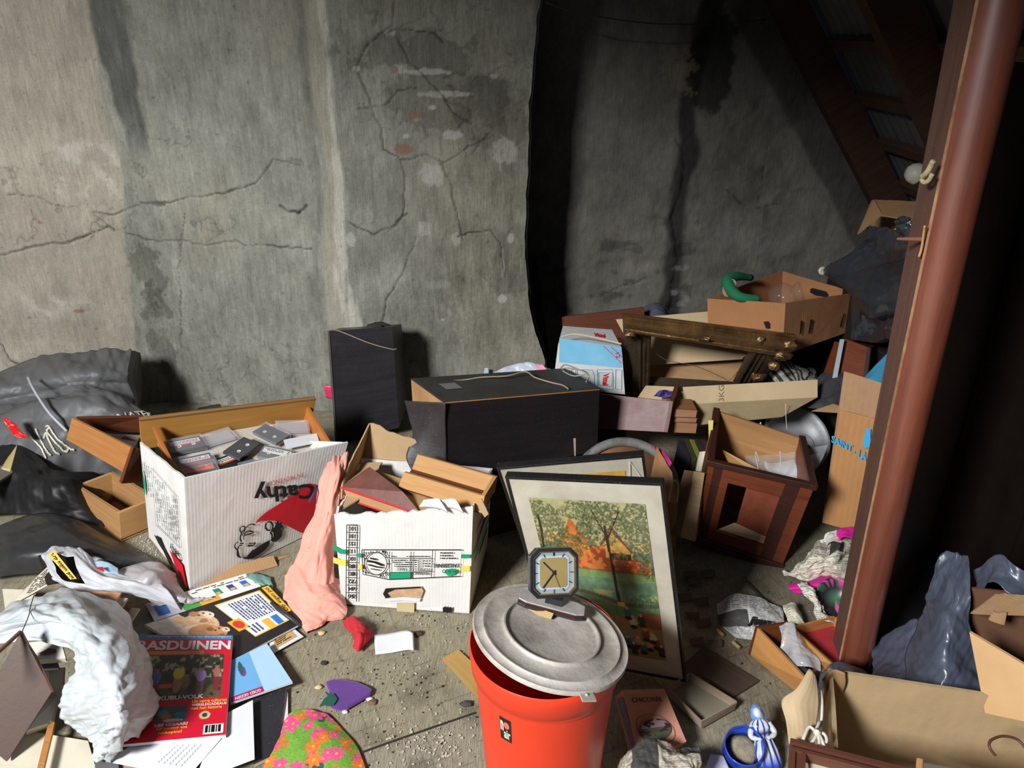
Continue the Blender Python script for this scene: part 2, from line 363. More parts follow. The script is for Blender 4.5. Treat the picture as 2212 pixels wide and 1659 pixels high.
GRN=mat('green_printing_ink',lin((20,150,104)),.5,var=.1,bump=0)
ATTR=mat('printed_picture',(1,1,1),.45,attr=True,var=.12,vs=30,bump=.03)
GLOSS=mat('glossy_magazine_print',(1,1,1),.3,attr=True,var=.1,vs=8,bump=.04,bs=8)
# ------------------------------------------------ structure
def wallmat(name,bump=.5):
    return mat(name,(1,1,1),.88,attr=True,var=.32,vs=7,bump=bump,bs=26,spec=.2,bdist=.012,streak=.75)
WALLM=wallmat('stained_cement_plaster',.55)
YC=3.0; YB=3.45
def wallpx(pts,y=YC):
    return [tuple(Y(px,py,y)[[0,2]]) for px,py in pts]
def make_wall(name,plan,z1,step,colfn,edge=None,rough=.006,xclip=None):
    """plan: list of (x,y) of the foot line left to right"""
    plan=[A(*p) for p in plan]; L=[0]
    for a,b in zip(plan[:-1],plan[1:]): L.append(L[-1]+np.linalg.norm(b-a))
    nx=int(L[-1]/step); nz=int(z1/step); s=np.linspace(0,L[-1],nx+1); zz=np.linspace(0,z1,nz+1)
    X=np.interp(s,L,[p[0] for p in plan]); Yy=np.interp(s,L,[p[1] for p in plan])
    k=int(.06/step)|1; ker=np.ones(k)/k; Ys=np.convolve(np.pad(Yy,k//2,'edge'),ker,'valid'); Xs=np.convolve(np.pad(X,k//2,'edge'),ker,'valid')
    XX,ZZ=np.meshgrid(Xs,zz); YY=np.tile(Ys,(nz+1,1))
    if edge is not None:
        t=(XX-plan[0][0])/(plan[-1][0]-plan[0][0]); xe=edge(ZZ); XX=XX+(xe-plan[-1][0])*sstep(.75,1,t)
    d=rough*((fbm(XX*3,ZZ*3,1,4)-.5)*3.2+(fbm(XX*14,ZZ*10,2,4)-.5)*1.1+(fbm(XX*60,ZZ*45,3,3)-.5)*.35)
    col,dd=colfn(XX,ZZ); YY=YY-d+dd
    m=MB(); W_=nx+1; keep=np.ones((nz,nx),bool)
    if xclip is not None: keep=(XX<xclip(ZZ))[:-1,:-1]
    jj,ii=np.nonzero(keep); K=jj*W_+ii; fs=np.stack([K,K+1,K+W_+1,K+W_],1)
    m.v=np.stack([XX.ravel(),YY.ravel(),ZZ.ravel()],1); m.f=fs.tolist(); UV=np.stack([XX.ravel(),ZZ.ravel()],1); m.uv=UV[fs].tolist() if False else [[(0,0)]*4]*0
    me=bpy.data.meshes.new(name); me.from_pydata(m.v,[],m.f); 
    ca=me.color_attributes.new('Col','FLOAT_COLOR','POINT'); cc=np.ones((len(m.v),4),np.float32); cc[:,:3]=np.clip(col.reshape(-1,3),0,1); ca.data.foreach_set('color',cc.ravel())
    me.polygons.foreach_set('use_smooth',[True]*len(me.polygons)); me.materials.append(WALLM); me.update()
    o=bpy.data.objects.new(name,me); COL.objects.link(o); o['kind']='structure'; return o
def blob(X,Zz,cx,cz,rx,rz,seed=0,rag=.5):
    d=np.hypot((X-cx)/rx,(Zz-cz)/rz)+rag*((fbm(X*16,Zz*16,seed,4)-.5)*2.2+(fbm(X*70,Zz*70,seed+3,3)-.5)*1.2); return 1-sstep(.85,1.1,d)
def crackset(X,Zz,cracks,y):
    dk=np.zeros(X.shape); ds=np.zeros(X.shape)
    wx=X+.012*(fbm(X*18,Zz*18,31,3)-.5)*2; wz=Zz+.012*(fbm(X*18,Zz*18,37,3)-.5)*2
    for pts,w in cracks:
        P=wallpx(pts,y); xs=[p[0] for p in P]; zs=[p[1] for p in P]
        bb=(X>min(xs)-.05)&(X<max(xs)+.05)&(Zz>min(zs)-.05)&(Zz<max(zs)+.05)
        if not bb.any(): continue
        d=seg_dist(wx[bb],wz[bb],P); ww=w*(.35+1.1*vn(X[bb]*30,Zz[bb]*30,5)); a=1-sstep(ww*.2,ww*.75+.0015,d); dk[bb]=np.maximum(dk[bb],a*(.85 if w<.005 else 1.)*(.4+.8*vn(X[bb]*12,Zz[bb]*12,9))); ds[bb]=np.maximum(ds[bb],a*.008)
    return dk,ds
CR=[([(200,455),(240,463),(265,458),(300,445),(350,440),(395,428),(480,418),(560,395),(600,340),(660,352)],.004),
 ([(270,505),(300,520),(345,525),(400,522),(445,530),(515,520),(530,528),(600,526),(685,530)],.004),
 ([(-60,548),(0,542),(60,533),(110,525),(150,518),(200,505),(235,490)],.006),([(0,700),(40,725),(55,755),(95,775)],.005),
 ([(40,415),(90,418),(130,438),(150,445)],.003),([(200,455),(215,470),(245,500)],.003),([(300,440),(352,444)],.01),
 ([(855,5),(855,50),(840,65),(800,95),(775,150),(810,240),(825,280),(830,320),(870,335)],.004),
 ([(840,60),(890,62),(940,75),(960,90)],.003),([(860,70),(890,130),(940,190),(960,215),(985,245),(1020,270)],.003),
 ([(780,235),(830,225),(860,195),(900,190)],.003),([(872,340),(876,440),(872,470),(845,500)],.0035),([(955,350),(975,400),(985,450),(1000,520)],.004),
 ([(870,340),(920,330),(960,350),(1010,320),(1060,300)],.003),([(900,510),(870,590),(840,640),(825,700)],.003),([(990,510),(1060,495),(1080,530),(1090,600)],.003),
 ([(400,460),(385,590),(388,760)],.0025),([(610,440),(650,458),(670,440)],.008),([(1020,330),(1060,290)],.002),([(760,470),(810,500),(850,490),(880,460)],.004)]
def col_chimney(X,Zz):
    n=fbm(X*2.2,Zz*2.2,11,5); n2=fbm(X*9,Zz*7,12,4); n3=fbm(X*30,Zz*9,13,3)
    g=A(*lin((134,133,122))); c=np.ones(X.shape+(3,))*g
    n4=fbm(X*90,Zz*14,14,3); n5=fbm(X*110,Zz*110,16,2); c*= 1.3*(.70+.55*n+.30*(n2-.5)+.34*(n3-.5)+.34*(n4-.5)+.22*(n5-.5))[...,None]; sc_=sstep(.60,.68,fbm(X*60+Zz*40,Zz*22-X*14,17,3))*sstep(.45,.6,n2)*.25; c=c*(1-sc_[...,None])+sc_[...,None]*.42
    warm=sstep(.5,.75,fbm(X*1.4+3,Zz*1.4,15,3)); c*=(1+warm[...,None]*A(.06,.01,-.06))
    # warm whitewashed strip left of the paint edge
    P=wallpx([(188,0),(200,150),(225,260),(262,400),(262,500),(278,600),(292,760),(300,900)]); zz=[p[1] for p in P][::-1]; xx=[p[0] for p in P][::-1]
    ex=np.interp(Zz,zz,xx)+.03*(fbm(X*9,Zz*12,21,4)-.5)
    L_=1-sstep(-.006,.008,X-ex); wc=A(*lin((176,168,152)))*(.78+.34*fbm(X*4,Zz*4,22,5)+.18*(fbm(X*35,Zz*6,24,3)-.3)+.2*(fbm(X*110,Zz*16,25,2)-.5))[...,None]
    c=c*(1-L_[...,None])+wc*L_[...,None]
    sc=sstep(.56,.66,fbm(X*20+Zz*14,Zz*16-X*8,26,4))*L_*sstep(.45,.6,fbm(X*3,Zz*3,28,2)); c=c*(1-.6*sc[...,None])+.6*sc[...,None]*A(*lin((205,200,186)))
    # dark bluish stain
    P=wallpx([(215,-60),(228,40),(245,120),(262,200),(285,270),(300,330)]); zz=[p[1] for p in P][::-1]; xx=[p[0] for p in P][::-1]
    cx=np.interp(Zz,zz,xx); top=wallpx([(0,330)])[0][1]
    hw=.075-.03*sstep(0,.5,1.62-Zz)
    st=(1-sstep(.7,1.15,np.abs(X-cx)/hw+.7*(fbm(X*14,Zz*9,33,4)-.5)))*sstep(top-.05,top+.12,Zz+.1*(fbm(X*40,Zz*8,34,3)-.5)); st*=(.7+.3*fbm(X*50,Zz*7,35,3))
    c=c*(1-.82*st[...,None])+.82*st[...,None]*A(*lin((66,68,68)))
    # second, weaker stain edge lower
    for (a,b,rx,rz,s) in ((315,600,.07,.12,.35),(330,660,.05,.1,.4),(345,760,.06,.12,.35),(1060,250,.15,.12,.25),(980,220,.25,.1,.3),(1110,560,.1,.15,.2),(900,120,.25,.07,.35)):
        x,z=wallpx([(a,b)])[0]; k=blob(X,Zz,x,z,rx,rz,a,.6)*s; c*=(1-k[...,None])
    # pale lime run along the corner
    P=wallpx([(672,-60),(690,0),(700,120),(712,260),(725,380),(728,500),(730,580),(742,660),(762,730)]); zz=[p[1] for p in P][::-1]; xx=[p[0] for p in P][::-1]
    cx=np.interp(Zz,zz,xx)+.012*(fbm(Zz*8,X*0,41,3)-.5); w=.045+.03*sstep(.9,.45,Zz)
    dx=(X-cx)/w; rag=(fbm(X*30,Zz*7,42,4)-.5); k=(1-sstep(.55,1.0,np.abs(dx)+rag*1.3)); c=c*(1-.75*k[...,None])+.75*k[...,None]*A(*lin((178,172,154)))
    k2=(1-sstep(.1,.5,np.abs(dx-.55)+rag*1.3)); c=c*(1-.55*k2[...,None])+.55*k2[...,None]*A(*lin((222,218,204)))
    k3=(1-sstep(.0,.5,np.abs(dx+1.15)+rag*.9))*.5; c*=(1-k3*.5)[...,None]
    # bare patches
    for (a,b,rx,rz,w) in ((938,376,.055,.04,1),(1092,325,.045,.045,.8),(975,290,.035,.018,.9),(920,155,.1,.012,.9),(955,203,.1,.010,.8),(856,150,.022,.018,.8),(852,72,.011,.01,1),(774,147,.011,.01,1),(935,232,.013,.01,1),(880,292,.014,.008,1),(918,488,.025,.03,.6),(985,515,.02,.03,.6),(764,508,.016,.024,1),(1104,515,.015,.02,.8),(1085,648,.018,.018,1),(958,686,.009,.006,1),(1068,165,.018,.01,.8),(1145,30,.01,.03,.5),(1080,360,.008,.02,.6),(940,610,.05,.02,.25),(1085,570,.008,.06,.4)):
        x,z=wallpx([(a,b)])[0]; k=blob(X,Zz,x,z,rx,rz,a,.55)*w; c=c*(1-.8*k[...,None])+.8*k[...,None]*A(*lin((190,188,178)))
    for (a,b,rx,rz) in ((898,246,.03,.014),(878,320,.045,.018),(856,150,.014,.012),(180,665,.02,.008),(215,705,.012,.006),(100,475,.01,.01)):
        x,z=wallpx([(a,b)])[0]; k=blob(X,Zz,x,z,rx,rz,a+3,.5); c=c*(1-.8*k[...,None])+.8*k[...,None]*A(*lin((150,118,96)))
    ck,cd=crackset(X,Zz,CR,YC)
    hair=(1-sstep(.0,.012,np.abs(fbm(X*5,Zz*5,51,5)-.5)))*sstep(.5,.6,fbm(X*2,Zz*2,53,2))*.45; 
    dots=sstep(.84,.88,fbm(X*70,Zz*55,55,2))*.4; ck=np.maximum(ck,np.maximum(hair,dots))
    c=c*(1-.85*ck[...,None])+.85*ck[...,None]*A(.02,.018,.014)
    return c,cd+hair*.002
Pe=wallpx([(1178,-90),(1172,0),(1163,60),(1150,200),(1146,300),(1143,400),(1137,540),(1142,600),(1150,680),(1168,740),(1182,790),(1184,900)])
def edge(Zz): return np.interp(Zz,[p[1] for p in Pe][::-1],[p[0] for p in Pe][::-1])+.008*(vn(Zz*24,Zz*0,3)-.5)
make_wall('wall_center',[(-2.75,2.72),(-1.52,3.03),(-.72,2.93),(.09,3.02)],2.0,.005,col_chimney,edge)
# chimney flank running back into the recess
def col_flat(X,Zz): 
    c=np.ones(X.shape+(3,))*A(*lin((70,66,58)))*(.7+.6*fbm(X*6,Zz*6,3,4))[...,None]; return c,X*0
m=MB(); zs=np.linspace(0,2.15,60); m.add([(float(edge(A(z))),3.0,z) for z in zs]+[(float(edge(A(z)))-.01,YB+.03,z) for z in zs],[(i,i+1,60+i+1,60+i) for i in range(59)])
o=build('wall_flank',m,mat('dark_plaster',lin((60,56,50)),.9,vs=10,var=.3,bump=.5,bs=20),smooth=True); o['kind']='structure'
SX=.8214
def xr(z): return 1.24*SX+(CAMZ+.13*SX-z)*.722           # roof line in plan x at height z
CB=[([(1460,560),(1455,600),(1450,640),(1440,680)],.012),([(1460,300),(1480,340),(1470,400),(1450,470),(1462,560)],.008),([(1570,410),(1600,440),(1640,450),(1690,440)],.003),([(1655,310),(1650,380),(1640,440)],.003),([(1300,640),(1340,620),(1400,600)],.004)]
def col_back(X,Zz):
    n=fbm(X*3,Zz*3,61,5); n2=fbm(X*14,Zz*10,62,4); c=np.ones(X.shape+(3,))*A(*lin((132,128,119)))*(.60+.6*n+.4*(n2-.5)+.3*(fbm(X*60,Zz*40,64,3)-.5))[...,None]
    P=wallpx([(1560,-40),(1520,60),(1480,250),(1488,330),(1465,430),(1462,500),(1455,600),(1440,690)],YB); zz=[p[1] for p in P][::-1]; xx=[p[0] for p in P][::-1]
    cx=np.interp(Zz,zz,xx); k=(1-sstep(.5,1.2,np.abs(X-cx)/.05+.9*(fbm(X*14,Zz*10,63,4)-.5)))*.75; c*=(1-k)[...,None]
    x,z=wallpx([(1540,140)],YB)[0]; k=blob(X,Zz,x,z,.1,.19,5,.25)*.8; c=c*(1-k[...,None])+k[...,None]*A(*lin((34,34,34)))
    x,z=wallpx([(1470,160)],YB)[0]; k=blob(X,Zz,x,z,.06,.07,7,.9)*.5; c=c*(1-k[...,None])+k[...,None]*A(*lin((150,140,118)))
    # old brick patches showing
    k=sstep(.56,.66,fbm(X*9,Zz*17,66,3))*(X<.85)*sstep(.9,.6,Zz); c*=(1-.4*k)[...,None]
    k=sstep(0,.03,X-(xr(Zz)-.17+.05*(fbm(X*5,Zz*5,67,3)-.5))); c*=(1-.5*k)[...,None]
    for (a,b) in ((1458,580),(1474,578),(1452,632),(1475,645),(1465,657)):
        x,z=wallpx([(a,b)],YB)[0]; c*=(1-.85*blob(X,Zz,x,z,.011,.011,a,.3))[...,None]; k=blob(X,Zz,x+.012,z,.02,.014,a+1,.6)*.4; c=c*(1-k[...,None])+k[...,None]*.4
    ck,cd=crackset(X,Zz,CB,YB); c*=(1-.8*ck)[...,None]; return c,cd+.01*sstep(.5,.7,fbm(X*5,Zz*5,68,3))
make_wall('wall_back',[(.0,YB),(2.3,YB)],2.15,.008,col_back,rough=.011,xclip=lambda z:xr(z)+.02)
# floor
FM=bpy.data.materials.new('worn_patterned_lino'); FM.use_nodes=True
def floor_mat(M):
    nt=M.node_tree; N=nt.nodes; L=nt.links; b=N['Principled BSDF']; tc=N.new('ShaderNodeTexCoord')
    def mapn(rot,sc=(1,1,1)):
        m=N.new('ShaderNodeMapping'); m.inputs['Rotation'].default_value=(0,0,rot); m.inputs['Scale'].default_value=sc; L.new(tc.outputs['Object'],m.inputs[0]); return m.outputs[0]
    def noise(s,v,d=4): n=N.new('ShaderNodeTexNoise'); n.inputs['Scale'].default_value=s; n.inputs['Detail'].default_value=d; L.new(v,n.inputs[0]); return n.outputs['Fac']
    def ramp(f,a,b_,c0=(0,0,0,1),c1=(1,1,1,1)): r=N.new('ShaderNodeValToRGB'); r.color_ramp.elements[0].position=a; r.color_ramp.elements[1].position=b_; r.color_ramp.elements[0].color=c0; r.color_ramp.elements[1].color=c1; L.new(f,r.inputs[0]); return r.outputs[0]
    def mix(f,a,b_,t='MIX'):
        x=N.new('ShaderNodeMix'); x.data_type='RGBA'; x.blend_type=t
        for s_,v_ in ((0,f),(6,a),(7,b_)):
            if hasattr(v_,'links'): L.new(v_,x.inputs[s_])
            else: x.inputs[s_].default_value=v_ if s_==0 else (*v_,1)
        return x.outputs[2]
    vc=N.new('ShaderNodeVertexColor'); vc.layer_name='Col'
    R0=math.radians(24); v=mapn(-R0)
    ribs=noise(1.0,mapn(-R0,(420,26,1)),2); base=mix(ramp(ribs,.35,.65),lin((120,113,92)),lin((152,146,124)))
    def bars(rot,sc,thr,cc,off):
        br=N.new('ShaderNodeTexBrick'); br.inputs['Scale'].default_value=1; br.inputs['Mortar Size'].default_value=.0028; br.inputs['Mortar Smooth'].default_value=.3; br.inputs['Brick Width'].default_value=sc[0]; br.inputs['Row Height'].default_value=sc[1]; br.offset=.37; br.squash_frequency=3; br.squash=.6
        L.new(mapn(rot),br.inputs[0]); msk=ramp(noise(11+off,mapn(rot,(1,1,1)),1),thr,thr+.02); return mix(1.,br.outputs['Fac'],msk,'MULTIPLY'),cc
    for f,cc in (bars(-R0,(.33,.047),.50,lin((104,100,84)),0),bars(-R0+1.5708,(.29,.061),.52,lin((104,102,88)),1.3),bars(-R0+.02,(.25,.13),.60,lin((122,88,76)),2.3),bars(-R0-.01,(.36,.17),.60,lin((92,106,84)),5.1)):
        base=mix(mix(1.,f,(.55,.55,.55),'MULTIPLY'),base,cc)
    base=mix(1.,base,vc.outputs[0],'MULTIPLY')
    dirt=noise(7,tc.outputs['Object'],8); base=mix(mix(1.,ramp(dirt,.52,.70),(.6,.6,.6),'MULTIPLY'),base,lin((66,58,46)))
    sp=noise(190,tc.outputs['Object'],2); base=mix(ramp(sp,.70,.74),base,lin((190,184,168))); sp2=noise(150,v,2); base=mix(ramp(sp2,.71,.74),base,lin((40,34,28)))
    L.new(base,b.inputs['Base Color']); b.inputs['Roughness'].default_value=.8
    bp=N.new('ShaderNodeBump'); bp.inputs['Strength'].default_value=.35; bp.inputs['Distance'].default_value=.002; L.new(mix(.5,ribs,noise(60,tc.outputs['Object'],5)),bp.inputs['Height']); L.new(bp.outputs[0],b.inputs['Normal'])
floor_mat(FM)
m=MB(); gx=np.linspace(-3.3,2.7,301); gy=np.linspace(-.9,3.6,226); GX,GY=np.meshgrid(gx,gy); GZ=.004*(fbm(GX*3,GY*3,4,3)-1)
m.add(np.stack([GX.ravel(),GY.ravel(),GZ.ravel()],1),[(j*301+i,j*301+i+1,(j+1)*301+i+1,(j+1)*301+i) for j in range(225) for i in range(300)])
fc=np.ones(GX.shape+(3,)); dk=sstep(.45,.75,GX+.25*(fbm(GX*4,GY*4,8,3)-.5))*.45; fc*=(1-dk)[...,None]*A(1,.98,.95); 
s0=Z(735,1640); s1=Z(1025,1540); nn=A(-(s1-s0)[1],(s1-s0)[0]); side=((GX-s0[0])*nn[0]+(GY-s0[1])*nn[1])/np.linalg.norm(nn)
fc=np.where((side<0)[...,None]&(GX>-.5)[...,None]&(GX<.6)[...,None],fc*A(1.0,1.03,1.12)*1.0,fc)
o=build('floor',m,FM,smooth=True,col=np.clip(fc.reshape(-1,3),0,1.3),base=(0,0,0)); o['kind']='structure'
# lino seam edge
sm=MB(); pts=[Z(700,1656,.003),Z(790,1622,.003),Z(900,1583,.0035),Z(1025,1540,.003)]; tube(sm,curve(pts,4),.0022,5)
o=build('trim_1',sm,mat('seam_dirt',lin((46,40,34)),.9)); o['kind']='structure'
# roof slope: corrugated sheets, rafters, battens
def roofp(y,z,d=0):   # d = distance outside the rafter underside plane
    return A(xr(z)+d*.81,y,z+d*.585)
m=MB(); ys=np.arange(.2,YB+.05,.0125); zz=np.linspace(-.05,2.3,30); ny=len(ys)
m.add([roofp(y,z,.17+.012*math.sin(y*2*math.pi/.076)) for z in zz for y in ys],[(j*ny+i,j*ny+i+1,(j+1)*ny+i+1,(j+1)*ny+i) for j in range(29) for i in range(ny-1)])
o=build('ceiling',m,mat('weathered_corrugated_sheet',lin((92,92,94)),.7,var=.4,vs=5,bump=.2,dirt=.6),smooth=True); o['kind']='structure'
RAF=mat('old_rafter_wood',lin((78,50,34)),.8,wood=1.5,col2=lin((44,28,20)),bump=.3); BAT=mat('batten_wood',lin((104,72,52)),.8,wood=1.5,col2=lin((64,42,30)),bump=.3)
k=1
for y in (YB-.04,2.53,1.63,.75):
    k+=1; m=MB(); c={}
    for i,yy in ((0,y-.035),(1,y+.035)):
        for j,d in ((0,0),(1,.13)):
            for q,z in ((0,-.02),(1,2.25)): c[f'{i}{j}{q}']=roofp(yy,z,d)
    hexa(m,c); o=build(f'trim_{k}',m,RAF); o['kind']='structure'
for z in (.66,.80,.98,1.16,1.37,1.60,1.85):
    k+=1; m=MB(); c={}
    for i,yy in ((0,.3),(1,YB)):
        for j,d in ((0,.125),(1,.155)):
            for q,dz in ((0,-.018),(1,.018)): c[f'{i}{j}{q}']=roofp(yy,z+dz,d)
    hexa(m,c); o=build(f'trim_{k}',m,BAT); o['kind']='structure'
# dark brown boarding right of the post, shade put into its near-black colour
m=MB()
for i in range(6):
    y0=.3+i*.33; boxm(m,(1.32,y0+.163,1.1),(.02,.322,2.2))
o=build('wall_right',m,mat('shade_dark_boards',lin((22,15,12)),.9,var=.3,bump=.3,spec=.05)); o['kind']='structure'

# unseen blocker added near the skylight, its lower edge shaped to shade the upper walls
BR=[(-2.9,2.95),(-2.06,2.55),(-1.44,2.27),(-1.0,2.17),(-.1,1.95)]; m=MB(); n_=len(BR)
vs=[A(x,y,z+dz) for y in (.2,.26) for dz in (0,.8) for x,z in BR]; fs=[]
for k in range(n_-1):
    for a_,b_ in ((0,1),(1,3),(3,2),(2,0)): fs.append((a_*n_+k,a_*n_+k+1,b_*n_+k+1,b_*n_+k))
fs+=[(0,n_,3*n_,2*n_),(n_-1,2*n_-1,4*n_-1,3*n_-1)]; m.add(vs,fs); o=build('trim_20',m,RAF); o['kind']='structure'  # trim_20 is the added unseen light blocker, not a real trim
# ------------------------------------------------ large boxes
K8=lambda c,ks:[c[k] for k in ks]
def ctr(c): return sum(c.values())/8
def shell(c,t,sides='fblrB',tear={},nx=12,wave=.003,seed=1,tearf=40):
    """walls of an open box as one mesh; f front b back l left r right B bottom"""
    m=MB(); cc=ctr(c); Q={'f':('000','100','101','001'),'b':('010','110','111','011'),'l':('000','010','011','001'),'r':('100','110','111','101'),'B':('000','100','110','010')}
    for s in sides: slab(m,K8(c,Q[s]),t,nx if s!='B' else 1,8 if s!='B' else 1,tear=tear.get(s,0),wave=wave if s!='B' else 0,seed=seed+ord(s),toward=cc,tearf=tearf)
    return m
def base_of(c): q=(c['000']+c['110'])/2; return A(q[0],q[1],min(p[2] for p in c.values()))
def face(c,s): return K8(c,{'f':('000','100','101','001'),'l':('010','000','001','011'),'r':('100','110','111','101'),'t':('001','101','111','011')}[s])
LINER=mat('plain_cardboard_inside',lin((176,146,108)),.85,var=.12,bump=.2,bs=40,corr=20,dirt=.35)
# --- Cathy box
c=fitted([-0.946,1.768,0.0],[0,0,0.744],[0.479,0.326,0.342],{'000':(407,1258),'001':(398,1033),'101':(752,955),'010':(322,1163),'011':(302,955),'100':(706,1165)})
c['000'][2]=.004;c['100'][2]=max(.002,c['100'][2]); c['011']=c['011']+A(0,0,.0); cathy=c
t=thing('cardboard_box','white printed apple box with a red fan and black script, holding a drawer of cassettes','cardboard box',base_of(c))
cl={**c,'011':c['010']*.42+c['011']*.58,'111':c['110']*.42+c['111']*.58}; m=shell(c,.006,'fl',{'f':.006,'l':.01},14,.004,3); m2=shell({**cl,'101':c['101']},.006,'br',{},14,.004,3); m.fadd(m2.v,m2.f,m2.uv); body=build('body',m,WHITEC,t)
lw=slab(MB(),K8(c,('000','100','110','010')),.005,1,1,toward=ctr(c)); build('base',lw,CARD3,t)
FC=Face(face(c,'f'),.0055,(480,960,5.925))
m=MB(); FC.poly(m,[(410,1000),(440,955),(490,905),(560,850),(640,800),(760,725),(860,660),(960,600),(1020,540),(1080,490),(1130,490),(1190,520),(1235,580),(1250,650),(1250,760),(1235,860),(1200,980),(1150,1090),(1110,1140),(1060,1138),(980,1110),(880,1060),(780,1010),(690,975),(600,960),(500,965)]); build('red_fan_print',m,REDI,t)
FC=Face(face(c,'f'),.0072,(480,960,5.925)); m=MB()
FC.text(m,'Cathy',(1165,640),(400,770),(1165,420) ,bold=.03) if 0 else FC.text(m,'Cathy',(1165,670),(400,745),(1165,430),bold=.03,shear=0)
build('lettering',m,BLK,t); m=MB(); FC.text(m,'EN PROVENCE',(1018,400),(595,520),(1018,347)); build('lettering',m,REDI,t)
m=MB()
for p,w in (([(410,1015),(370,1005),(330,1015),(285,1050),(240,1105),(220,1150),(215,1195),(232,1230)],.011),([(232,1120),(212,1085),(215,1050),(240,1032),(270,1035),(280,1065),(262,1110),(235,1150)],.010),([(600,1085),(560,1080),(540,1050),(545,1000),(575,975),(610,980),(632,1015),(630,1065),(605,1110),(625,1150),(620,1190)],.014),([(265,1140),(290,1105),(330,1092),(365,1098),(388,1118),(350,1130),(300,1140),(262,1148)],.012),([(370,1160),(395,1140)],.008),([(250,1150),(262,1160),(258,1200)],.007),([(320,1275),(345,1285),(380,1278),(412,1245)],.014),([(310,1280),(340,1282),(370,1275)],.016),([(330,1245),(350,1255),(385,1248),(412,1242)],.010),([(190,1240),(178,1235),(150,1265),(145,1300),(180,1335)],.010),([(210,1255),(260,1250)],.012),([(190,1300),(205,1280),(245,1275)],.010),([(195,1290),(180,1340),(178,1400),(200,1425),(232,1430)],.012),([(300,1420),(340,1380),(365,1350),(385,1330)],.009),([(745,1015),(765,1050),(760,1090),(735,1110)],.010)):
    FC.line(m,p,w)
FC.poly(m,[(240,1430),(300,1425),(370,1350),(450,1290),(520,1245),(600,1205),(590,1270),(540,1330),(470,1385),(390,1440),(320,1455),(265,1450)])
FC.poly(m,[(600,1210),(640,1165),(640,1120),(615,1095),(655,1040),(680,990),(695,955),(712,990),(745,985),(750,1040),(735,1075),(755,1110),(750,1160),(715,1200),(670,1232),(630,1232)])
FC.poly(m,[(170,1345),(195,1340),(205,1390),(215,1425),(190,1425),(172,1390)])
build('woman_profile_print',m,BLK,t)
fl=qmap(face(c,'l'),.0065); m=MB()
for p in ([(.30,.30),(.86,.34),(.86,.80),(.30,.86)],): put_line(m,fl,p,.006,.9,True)
put_line(m,fl,[(.58,.32),(.58,.83)],.005,.9); put_line(m,fl,[(.12,.5),(.12,.86)],.005,.9); para(m,fl,.62,.36,.84,.78,7,3,.65,True,.28); para(m,fl,.33,.36,.56,.80,6,4,.5,True,.25); para(m,fl,.06,.55,.26,.84,4,5,.6,True,.25)
put_text(m,fl,'Cathy',.62,.20,.86,.29,bold=.02,flip=True); build('label_print',m,BLK,t)
m=MB(); put_poly(m,fl,[(.60,.20),(.90,.20),(.98,.02),(.86,.03),(.72,.10)]); build('red_fan_print',m,REDI,t)
m=MB(); put_poly(m,fl,arc(.04,.62,.06,.13,-80,80,10)); build('green_print',m,GRN,t)
m=MB(); put_poly(m,fl,[(.22,.16),(.36,.20),(.46,.14),(.58,.10),(.66,.05),(.56,.04),(.44,.10),(.32,.12)]); build('torn_hole',m,mat('dark_hole',(.01,.009,.008),.95,bump=0),t)
# cardboard strip below it
m=MB(); slab(m,[Z(425,1275,.002),Z(625,1200,.002),Z(560,1205,.008),Z(420,1262,.008)],.004); slab(m,[Z(440,1266,.003),Z(600,1222,.003),Z(590,1200,.02),Z(430,1240,.02)],.004)
tag(build('cardboard_strip',m,CARD),'torn brown cardboard strip under the front edge of the fan-printed box','cardboard')
m=MB(); S=Sheet([[Z(530,1245,.006),Z(555,1240,.008),Z(585,1250,.004)],[Z(540,1262,.01),Z(560,1262,.012),Z(592,1275,.006)]],.006,30,4); S.mesh(m,14,10)
tag(build('scouring_pad',m,mat('teal_fibre',lin((120,160,150)),.95,bump=.8,bs=120),smooth=True,solid=.006),'flattened teal fibre scouring pad on the lino beside the advert pages','pad')
# --- l'arlesienne box
c=fitted([-0.487,1.712,0.0],[0,0,-0.099],[0.379,0.297,0.316],{'000':(738,1305),'001':(722,1112),'101':(1022,1094),'100':(1014,1326),'111':(1064,1012),'110':(1052,1180)})
for k in('000','100','110','010'): c[k][2]=max(c[k][2],.002)
apple=c
t=thing('cardboard_box','torn white fruit box with a green and yellow stripe and a column of numbers','cardboard box',base_of(c))
build('body',shell(c,.006,'flbrB',{'f':.035,'r':.02,'l':.05},26,.007,9,60),WHITEC,t)
bl=c['011']; lf=[c['001']*.0+bl*1.0+(c['001']-bl)*.75,bl,bl+A(.03,.02,.11),bl+(c['001']-bl)*.55+A(-.01,0,.035)]
m=MB(); slab(m,lf,.005,12,6,tear=.08,seed=3); slab(m,[bl,bl+(c['111']-bl)*.5,bl+(c['111']-bl)*.42+A(0,.01,.07),bl+A(.03,.02,.11)],.005,14,6,tear=.12,seed=8); build('flap',m,LINER,t)
m=MB(); slab(m,[c['001']+A(.01,.04,-.01),c['001']+(bl-c['001'])*.9,c['001']+(bl-c['001'])*.8+A(.075,0,.02),c['001']+A(.07,.09,.005)],.004,8,4,tear=.1); build('flap',m,LINER,t)
m=MB(); slab(m,[c['101']+A(.012,.01,-.01),c['101']+A(.03,.0,-.035),c['101']+A(.04,-.006,-.02),c['101']+A(.022,.01,.02)],.003,6,5,tear=.2,seed=4); build('torn_paper_flap',m,LINER,t)
AC=(600,680,2.514); FA=Face(face(c,'f'),.0085,AC)
